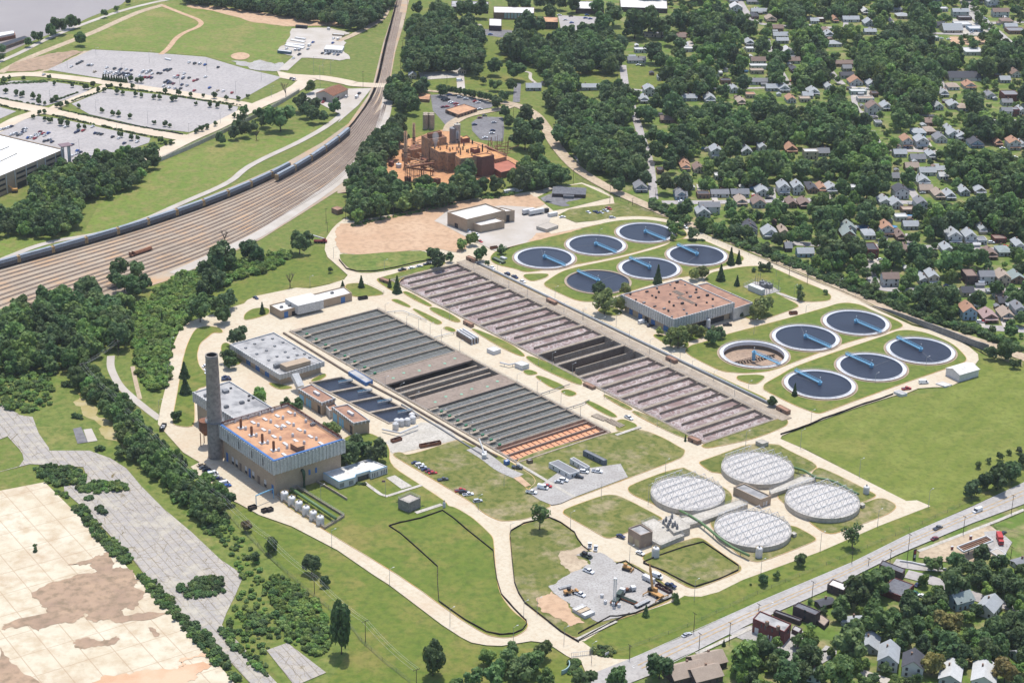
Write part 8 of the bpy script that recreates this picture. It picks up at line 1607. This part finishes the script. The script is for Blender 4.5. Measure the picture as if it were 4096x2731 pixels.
e = truckish('support_trailer','rusty low trailer loaded with drill rods right of the rig','H',1950,1022,VA+.25,[('deck',m_rust,[(0,0,.8,10,2.3,.4)]),('drill_rods',m_grn2,[(0,y,1.2,9,.3,.4) for y in (-.7,0,.7)])]);wheels(e,(-3,3))
e = truckish('rod_trailer','green equipment trailer at the top left of the gravel pad','H',1670,722,VA+.2,[('deck',m_grn2,[(0,0,.7,6.5,2.2,.5)]),('equipment',m_dark,[(-1,0,1.2,2.5,1.6,1.3),(2,0,1.2,1.5,1.2,.8)])]);wheels(e,(-1.5,1.5))
e = truckish('pipe_rack','stack of rusty pipe frames beside the wheel loader','H',1525,930,UA-.1,[('rack',m_rust,[(0,0,0,6,2,.5)]),('stacked_pipes',m_fin,[(0,y,.5,6.5,.3,.6) for y in (-.8,-.2,.4)])],'rack')
e = truckish('tank_trailer','white box trailer next to the maroon skip','H',2088,885,VA+.1,[('trailer_body',m_white,[(0,0,.6,6.5,2.2,2)]),('hitch',m_dark,[(-3.8,0,.6,1.2,.3,.3)])],'trailer');wheels(e,(0,1.2))
for i,(x,y) in enumerate(((1798,1032),(1852,1048),(1890,1055),(1775,990))): e = empty('water_tote',S('H',x,y,.88),0,'white round water tote on the gravel, %s from left' % ORD[[1,2,3,0][i]],'tote','white totes by the drilling rig');m_ = MB();m_.lathe((0,0,0),[(.8,0),(.8,1.5),(.01,1.6)],12);m_.build('tote_body',m_white,e);m_ = MB();m_.lathe((0,0,1.6),[(.25,0),(.01,.2)],8);m_.build('lid',m_dark,e)
e = empty('lattice_crane',S('E',985,1552,.5),0,'small white boom truck at the lower end of the settling tanks','boom truck'); 
for nm,M_,bs in (('chassis',m_white,[(0,0,.6,2.4,6,1.2)]),('cab',m_white,[(0,-2.6,.6,2.3,1.8,2)])): m_ = MB();[m_.box(b[:3],b[3],b[4],b[5],0,0) for b in bs];m_.build(nm,M_,e)
m_ = MB();m_.bar((0,0,2),(-3,7,7),.6);m_.build('boom',m_white,e)
e = empty('red_crane',S('D',2152,118,.3),0,'red mobile crane with long white boom at the rail-side road','crane');m_ = MB();m_.box((0,0,.6),9,2.5,1.1,0,0);m_.build('chassis',mat('crane_red',RGB(170,50,60)),e);m_ = MB();m_.bar((3,0,2.6),(-9,2,5.5),.8);m_.build('boom',m_white,e);m_ = MB();m_.box((2.5,0,1.7),2,1.4,1.4,0,0);m_.build('cab',mat('crane_red',RGB(170,50,60)),e);wheels(e,(-3,-1,1,3),2.4,.55)
# white vessels by the small basin
e = empty('vessel_skid',S('E',450,1370),0,'group of white vessels and ducts on a skid beside the small basin','vessels')
for x,y in ((390,1375),(430,1350),(470,1345),(505,1330),(400,1350),(500,1310)): p = S('E',x,y);m_ = MB();m_.lathe((p.x,p.y,.3),[(1.7,0),(1.7,3.6),(1.0,4.2),(.01,4.4)],16);m_.build('vessel',m_white,e,w=True)
m_ = MB();m_.tube([S('E',300,1370,2),S('E',420,1395,2.5),S('E',540,1345,3)],.5,8,0);m_.build('duct',m_white,e,w=True);railing(e,[S('E',x,y) for x,y in ((360,1385),(470,1395),(545,1350),(500,1290))],4.5,1.2)
e = empty('substation',S('F',610,440),0,'electrical substation with white control box, transformers and steel gantry on gravel','substation');H = 4.5;P = quad3('F',(497,400),(588,437),(613,428),H);m_ = MB();m_.prism(P,.3,H,0);m_.build('control_box',m_white,e,w=True)
pd = PT('F 465 420 600 480 715 450 620 395 540 385');m_ = MB();m_.prism(pd,.3,.75,0);m_.build('gravel_base',m_grav,e,w=True)
for x,y in ((590,410),(615,420),(640,430),(600,430)): p = S('F',x,y);m_ = MB();m_.box((p.x,p.y,.4),3,2.4,3.2,UA,0);m_.lathe((p.x,p.y,3.6),[(.3,0),(.3,1.2),(.01,1.3)],6);m_.build('transformer',m_steel,e,w=True)
m_ = MB()
for x,y in ((545,405),(560,400),(575,398),(660,445),(640,465),(620,470),(700,445),(590,460)): p = S('F',x,y);m_.bar((p.x,p.y,0),(p.x,p.y,8),.25)
m_.bar(S('F',545,405,8),S('F',575,398,8),.2);m_.bar(S('F',660,445,8),S('F',620,470,8),.2);m_.build('gantry',m_steel,e,w=True);railing(e,pd,.7,2,None,True,name='fence')
# ------------------------------------------------------------------ walls, fences
def wallthing(name,lab,s,h,th,M_,z0=0,hs=None,cat='wall',kind_child='panel',jag=0,posts=0):
 pts = PT(s) if isinstance(s,str) else s;e = empty(name,Vector((*pts[0][:2],0)),0,lab,cat);m_ = MB();n = len(pts);vs = [];rnd = random.Random(n)
 L,Rr = ribbon_pts(pts,th)
 for i in range(n): hh = (hs[i] if hs else h) + rnd.uniform(-jag,jag);vs += [(L[i].x,L[i].y,z0),(Rr[i].x,Rr[i].y,z0),(Rr[i].x,Rr[i].y,z0+hh),(L[i].x,L[i].y,z0+hh)]
 m_.add(vs,sum([[(4*i,4*i+3,4*i+7,4*i+4),(4*i+1,4*i+5,4*i+6,4*i+2),(4*i+3,4*i+2,4*i+6,4*i+7)] for i in range(n-1)],[]) + [(0,1,2,3),(4*n-1,4*n-2,4*n-3,4*n-4)],0);m_.build(kind_child,M_,e,w=True)
 if posts:
  me = None
  for a,b in zip(pts,pts[1:]):
   k = max(1,int((b-a).length/posts))
   for s_ in range(k):
    p = a.lerp(b,s_/k)
    if me is None: q = MB();q.box((0,0,0),.14,.14,h+z0+.15,0,0);o = q.build('post',m_steel,e);me = o.data;o.location = (p.x-e.location.x,p.y-e.location.y,0)
    else: inst('post',me,e,(p.x-e.location.x,p.y-e.location.y,0))
 return e
fw = PT('F 1335 548 1450 592 1600 655 1760 720 1900 775 2020 822 2110 846');wallthing('flood_wall','long streaked concrete flood wall rising beside the perimeter road',[a.lerp(b,f) for a,b in zip(fw,fw[1:]) for f in (0,.5)] + [fw[-1]],4,.6,mat('streaked_wall',RGB(168,164,160),RGB(140,136,134),.3,c3=RGB(116,112,112),scale2=2),hs=[.8,1.5,2.4,3,3.6,4,4.4,4.6,4.6,4.6,4.6,4.6,4.2])
wallthing('retaining_wall','dark stepped retaining wall on the lawn left of the white office','G 2050 185 2140 235 2235 290 2330 348',1.6,.5,m_conc_t,.3)
SF = [('H 345 522 420 500 560 470 705 418 780 470 860 540 960 620 1045 688 1055 780 1070 880 1100 980 1180 1070 1268 1160 1270 1180 1240 1220 1180 1245 1090 1252 1000 1232 860 1155 690 1035 680 1025','black silt fence round the big left lawn near the gate road'),('H 680 1022 672 900 672 795 600 730 500 640 420 570 345 522','black silt fence cutting across the left lawn'),
      ('H 1157 580 1165 555 1250 505 1420 465 1500 500 1590 565 1612 610 1650 660 1690 690','black silt fence along the road under the spreading tree'),('H 1160 600 1172 750 1188 900 1215 970 1260 1040 1400 1150 1500 1230 1620 1300','black silt fence along the gate road beside the clay'),('H 1870 778 1935 757 1990 800 2120 880 2240 965 2252 1000 2100 1065 2000 1108 1880 1130 1830 1130 1700 1200 1615 1245','black silt fence around the gravel drilling pad'),('H 1960 1110 1800 1190 1620 1290','short black silt fence below the drilling pad walkway'),
      ('I -207 765 -100 720 60 665 195 630 300 700 432 790 430 820 300 880 140 932 80 905 -60 830 -207 770','black silt fence round the diamond-shaped lawn'),('F 1470 1142 1380 1175 1250 1215 1100 1272 1000 1305 900 1350 800 1385 715 1412','black silt fence along the mown field edge'),('E 10 240 60 300 130 318 250 318 400 290 520 260 630 240 640 232','dark silt fence below the grassy band of the dirt yard')]
for s,lab in SF:
 pts = PT(s);pts = [a.lerp(b,f/4) for a,b in zip(pts,pts[1:]) for f in range(4)] + [pts[-1]];wallthing('silt_fence',lab,pts,1.05,.3,m_black,.3,jag=.12,cat='fence',kind_child='fabric',posts=12)['group'] = 'silt fences'
m_mesh = mat('chain_link',RGB(128,128,120),RGB(110,112,104),.5)
def chain(s,lab,h=2.0,step=9):
 pts = PT(s);e = empty('chain_link_fence',Vector((*pts[0][:2],0)),0,lab,'fence','chain-link fences');m_ = MB()
 for a,b in zip(pts,pts[1:]): 
  for z in (h,h*.5,.3): m_.bar((a.x,a.y,z),(b.x,b.y,z),.07)
 m_.build('rail_wire',m_mesh,e,w=True);me = None
 tot = sum((b-a).length for a,b in zip(pts,pts[1:]));st = max(step,tot/95)
 for a,b in zip(pts,pts[1:]):
  k = max(1,int((b-a).length/st))
  for s_ in range(k):
   p = a.lerp(b,s_/k)
   if me is None: q = MB();q.box((0,0,0),.12,.12,h+.15,0,0);o = q.build('post',m_mesh,e);me = o.data;o.location = (p.x-e.location.x,p.y-e.location.y,0)
   else: inst('post',me,e,(p.x-e.location.x,p.y-e.location.y,0))
chain('H 1880 1365 1960 1345 2350 1195 I 560 975 1200 705 1580 545 2000 350 2350 205','chain-link fence between the lawn and the main road');chain('B 1600 1200 1900 1350 2350 1540 F 160 70 500 205 900 360 1300 515','chain-link fence between the tan road and the plant');chain('G 1500 400 1600 520 1800 720 2000 900 2350 1190 H 160 1290 300 1420 490 1568','chain-link fence under the power line');chain('E 100 415 200 410 312 462 300 478','low fence round the small lawn with the blue-green conifer')
chain('I 2120 520 2350 590','thin fence beyond the forecourt');chain('B 455 120 480 180 455 260 465 300','pale fence beside the rail line at the top',1.5)
# ------------------------------------------------------------------ poles
def unit_mesh(fn,name,M_): m_ = MB();fn(m_);o = m_.build(name,M_);me = o.data;bpy.data.objects.remove(o);return me
PM = unit_mesh(lambda m: m.lathe((0,0,0),[(.17,0),(.12,1),(.01,1.001)],6),'pole',m_wood);LPM = unit_mesh(lambda m: m.lathe((0,0,0),[(.13,0),(.08,1),(.01,1.001)],6),'pole',m_pole)
XM = unit_mesh(lambda m: (m.box((0,0,0),2.6,.14,.14,0,0),m.box((-1.1,0,.14),.1,.1,.25,0,0),m.box((1.1,0,.14),.1,.1,.25,0,0),m.box((.35,0,.14),.1,.1,.25,0,0)),'crossarm',m_wood)
AM = unit_mesh(lambda m: m.bar((0,0,0),(1.9,0,.35),.09),'arm',m_pole);HM = unit_mesh(lambda m: m.box((0,0,0),.9,.35,.18,0,0),'lamp_head',m_white)
def lamp(t,x,yb,yt,lab,az=None):
 b = S(t,x,yb);h = hgt(t,x,yt,yb);e = empty('street_lamp',b,az if az is not None else UA,lab,'street lamp','plant road lamps');inst('pole',LPM,e,(0,0,0),0,(1,1,h));inst('arm',AM,e,(0,0,h-.35));inst('lamp_head',HM,e,(2.2,0,h-.05))
def wpole(t,x,yb,yt,lab,az=None,double=False):
 b = S(t,x,yb);h = hgt(t,x,yt,yb);e = empty('utility_pole',b,az if az is not None else VA,lab,'utility pole','wooden utility poles');inst('pole',PM,e,(0,0,0),0,(1,1,h));inst('crossarm',XM,e,(0,0,h-.5))
 if double: inst('crossarm',XM,e,(0,0,h-1.9))
LP = [('beside the lower plant road','H 350 918 800 755 1190 1065 1180 1315 1190 1520 1310 1195 1705 1435 1298'),('beside the gate road','H 1250 1130 1020 1340 1110 1000'),('around the road fork','H 945 410 310 1563 540 420 1158 600 500 1770 335 235'),('around the round digesters','H 2085 375 235 I 583 835 740 980 690 560 1365 525 405 1243 185 65 1707 390 270'),('around the diamond lawn','I 135 1020 875 H 1960 760 650'),('on the lawns by the office','H 1118 258 180 G 2155 360 240 2228 665 540'),
      ('by the left plant road','D 1070 1280 1175 1148 860 760 1128 1030 935 1265 650 575'),('along the pipes of the aeration basin','E 915 300 255 1030 360 310 1150 425 360 1275 485 415 1400 540 470 1520 595 520 1645 640 560 1775 705 622 1958 790 705 2095 865 768 2236 955 850 F 120 985 910 265 1055 980 405 1150 1075'),('along the near edge of the aeration basin','E 520 500 440 752 635 545 1130 770 700 1350 945 862 1440 975 858 1577 1005 930 1790 1170 1110 2145 1360 1300'),
      ('across the settling tanks','E 320 600 530 465 680 610 545 700 630 622 740 660 697 785 700 320 1095 1020 425 1130 1065 525 1185 1125 705 1310 1240 795 1360 1280 885 1410 1330 975 1470 1385 1065 1520 1440 60 940 870 140 990 915 820 850 780 1205 1060 1000 1340 1130 1050 1500 1200 1130 1630 1290 1210'),('around the near clarifiers','F 535 740 635 40 905 815 1350 1065 995 1690 960 885 500 1100 1050 885 590 540'),('near the field corner','F 918 1340 1245 848 1500 1375 480 1490 1385'),('on the lawn by the substation','F 805 480 405 685 350 300 1110 420 365'),
      ('around the far clarifiers','E 1075 305 262 1460 500 415 1650 640 570 1870 690 600 1755 95 30 315 310 235'),('beside the road to the trailers','H 2200 175 70'),('on the lawn above the maintenance building','D 2082 420 345 1640 735 680 2240 225 150')]
lit = []
for wh,s in LP:
 t = None;buf = []
 for w in s.split():
  if w.isalpha(): t = w
  else:
   buf.append(float(w))
   if len(buf) == 3:
    n0 = len(COL.objects);lamp(t,*buf,None);o = None
    lit.append((t,buf,wh));buf = []
lamps_ = [o for o in COL.objects if o.name.startswith('street_lamp')]
uniquify_h([(o,'pale steel street lamp ' + l[2],S(l[0],l[1][0],l[1][1])) for o,l in zip(lamps_,lit)])
WPL = [('beside the main road','I 2263 440 305 1940 575 447 1563 765 565 1450 757 670 1305 785 728 925 1010 885 370 1295 1160 167 1352 1230 H 1960 1415 1310'),('on the grass strip above the main road','I 1193 770 655 568 1090 1035 132 1230 1095'),('along the hedge behind the tan road','F 772 350 230 893 403 283 1290 440 305 955 300 190 687 265 200 258 90 20 1655 640 590'),('between the works and the dirt yard','B 1275 1270 1165 893 1350 1245 378 1460 1360 1505 1230 1150 1583 1230 1140'),
       ('beside the tan public road','B 1828 1365 1240 1980 1385 1330 1180 800 720 1110 950 850 735 555 450 580 545 480'),('beside the rail line','B 423 510 390 172 590 480 437 390 270 55 1480 1350 470 60 -10 450 200 130'),('below the main road among houses','I 817 1440 1310 2258 745 650 1130 1420 1340'),('on the upper streets','B 1880 540 470 2070 1100 1040 2135 1340 1260 1997 830 780 C 75 1355 1280 1170 1330 1260 1190 1340 1290 1040 460 400 1000 410 350 1630 1240 1180 1395 1000 940 1450 1000 950 F 1580 110 60 1490 400 340'),('in the far parking lots','A 645 375 320 453 460 375 1003 420 345 1390 485 400 819 460 425 1207 575 487 1583 630 545 1755 540 450 645 745 670 338 685 605 993 830 745 533 1015 935 1480 830 750 1268 910 828 2108 495 380 2150 585 440 2222 500 410 2170 495 400 1822 655 580 788 915 835 435 840 765 930 620 570'),('by the curve of the left rail road','D 2198 50 -20 A 2190 1500 1400')]
wl = []
for wh,s in WPL:
 t = None;buf = []
 for w in s.split():
  if w.isalpha(): t = w
  else:
   buf.append(float(w))
   if len(buf) == 3:
    if 'parking lots' in wh: lamp(t,*buf,None,SA)
    else: wpole(t,*buf,None,SA if 'street' in wh else (ra+1.57 if 'main road' in wh else VA+1.57))
    wl.append((t,buf,wh,'parking lots' in wh));buf = []
ps_ = [o for o in COL.objects if o.name.startswith('utility_pole')];uniquify_h([(o,'dark wooden utility pole ' + l[2],S(l[0],l[1][0],l[1][1])) for o,l in zip(ps_,[q for q in wl if not q[3]])])
ls2 = [o for o in COL.objects if o.name.startswith('street_lamp')][len(lamps_):];uniquify_h([(o,'tall lot lamp ' + l[2],S(l[0],l[1][0],l[1][1])) for o,l in zip(ls2,[q for q in wl if q[3]])],30)
PL = [('D',795,878,772),('D',560,1040,932),('D',745,1225,1118),('D',1025,1500,1395),('G',1215,190,80),('G',1497,420,318),('G',1805,710,588),('G',2112,972,853),('H',188,1295,1150),('H',530,1590,1475)]
tops = []
for i,(t,x,yb,yt) in enumerate(PL):
 b = S(t,x,yb);h = hgt(t,x,yt,yb);nx = PL[min(i+1,9)];pv_ = PL[max(i-1,0)];d = S(nx[0],nx[1],nx[2]) - S(pv_[0],pv_[1],pv_[2]);az = math.atan2(d.y,d.x) + 1.57
 e = empty('power_pole',b,az,'power pole of the line crossing the left side, %s from the top' % ORD[i],'power pole','power line poles');inst('pole',PM,e,(0,0,0),0,(1.1,1.1,h));inst('crossarm',XM,e,(0,0,h-.3),0,(1.3,1.2,1.2));tops.append((b + Vector((0,0,h)),Vector((math.cos(az),math.sin(az),0))))
e = empty('power_cables',Vector((*tops[0][0][:2],0)),0,'three pale overhead cables strung down the left side between poles','cables')
for off in (-1.4,.4,1.4):
 pts = []
 for (p,sd1),(q,sd2) in zip(tops,tops[1:]):
  for k in range(8): f = k/8;pts.append((p + sd1*off).lerp(q + sd2*off,f) - Vector((0,0,4*f*(1-f)*1.6)))
 pts.append(tops[-1][0] + tops[-1][1]*off);m_ = MB();m_.tube(pts,.035,4,0,caps=False);m_.build('cable',mat('pale_cable',RGB(236,234,230)),e,w=True)
# street signs and gate
e = empty('plant_sign',S('H',1808,1388,.3),ra,'small white sign board on posts beside the round juniper bed','sign');m_ = MB();m_.box((0,0,.8),2.2,.15,1.3,0,0);m_.build('sign_board',m_white,e)
for s in (-.8,.8): m_ = MB();m_.box((s,0,0),.12,.12,.8,0,0);m_.build('post',m_steel,e)
e = empty('sliding_gate',S('H',1630,1385,.4),UA-.4,'open steel sliding gate at the plant entrance','gate');m_ = MB()
for k in range(9): m_.bar((-4 + k,0,0),(-4 + k,0,2.2),.12)
m_.bar((-4,0,2.2),(4,0,2.2),.15);m_.bar((-4,0,.2),(4,0,.2),.15);m_.build('gate_leaf',m_white,e);m_ = MB();m_.box((4.5,0,0),.5,.5,2.6,0,0);m_.build('post',m_steel,e)
e = empty('curved_sign_wall',S('H',1552,1480,.3),1.2,'curved pale blue entrance wall in front of the round bush','wall');m_ = MB()
for k in range(6): a,b = -.7 + k*.23,-.7 + (k+1)*.23;m_.bar((7*math.sin(a),2 - 7*math.cos(a) + 5,1),(7*math.sin(b),2 - 7*math.cos(b) + 5,1),.4,2)
m_.build('wall',mat('pale_blue_wall',RGB(176,214,214)),e)
e = empty('entrance_gantry',S('G',1718,378,.3),0,'pale blue arched gantry over the road by the tall building','gantry');A_,B_ = S('G',1718,310,6),S('G',1835,262,6);m_ = MB();m_.bar((A_.x,A_.y,0),A_,.35);m_.bar(A_,B_,.45);m_.bar((B_.x,B_.y,0),B_,.35);m_.build('frame',m_blue,e,w=True)
e = empty('flagpole',S('H',322,325,.3),0,'flagpole with small flag on the octagonal pad by the office','flagpole');h = hgt('H',322,205,325);m_ = MB();m_.lathe((0,0,0),[(.12,0),(.06,h),(.01,h)],8);m_.build('pole',m_pole,e);m_ = MB();m_.box((-.9,0,h-1.2),1.7,.06,1.0,0,0);m_.build('flag',mat('flag_cloth',RGB(200,90,96),RGB(120,120,170),2),e)
# ------------------------------------------------------------------ the light summer haze over the valley
hz = MB();hz.box((0,1400,-8),6400,5200,480,0,0);hm = bpy.data.materials.new('haze');hm.use_nodes = True;n_ = hm.node_tree.nodes;n_.remove(n_['Principled BSDF'])
pv = n_.new('ShaderNodeVolumePrincipled');pv.inputs['Color'].default_value = (.9,.94,1,1);pv.inputs['Density'].default_value = .00003;pv.inputs['Anisotropy'].default_value = .2
hm.node_tree.links.new(pv.outputs[0],n_['Material Output'].inputs['Volume']);ho = hz.build('haze',hm);ho['kind'] = 'stuff'
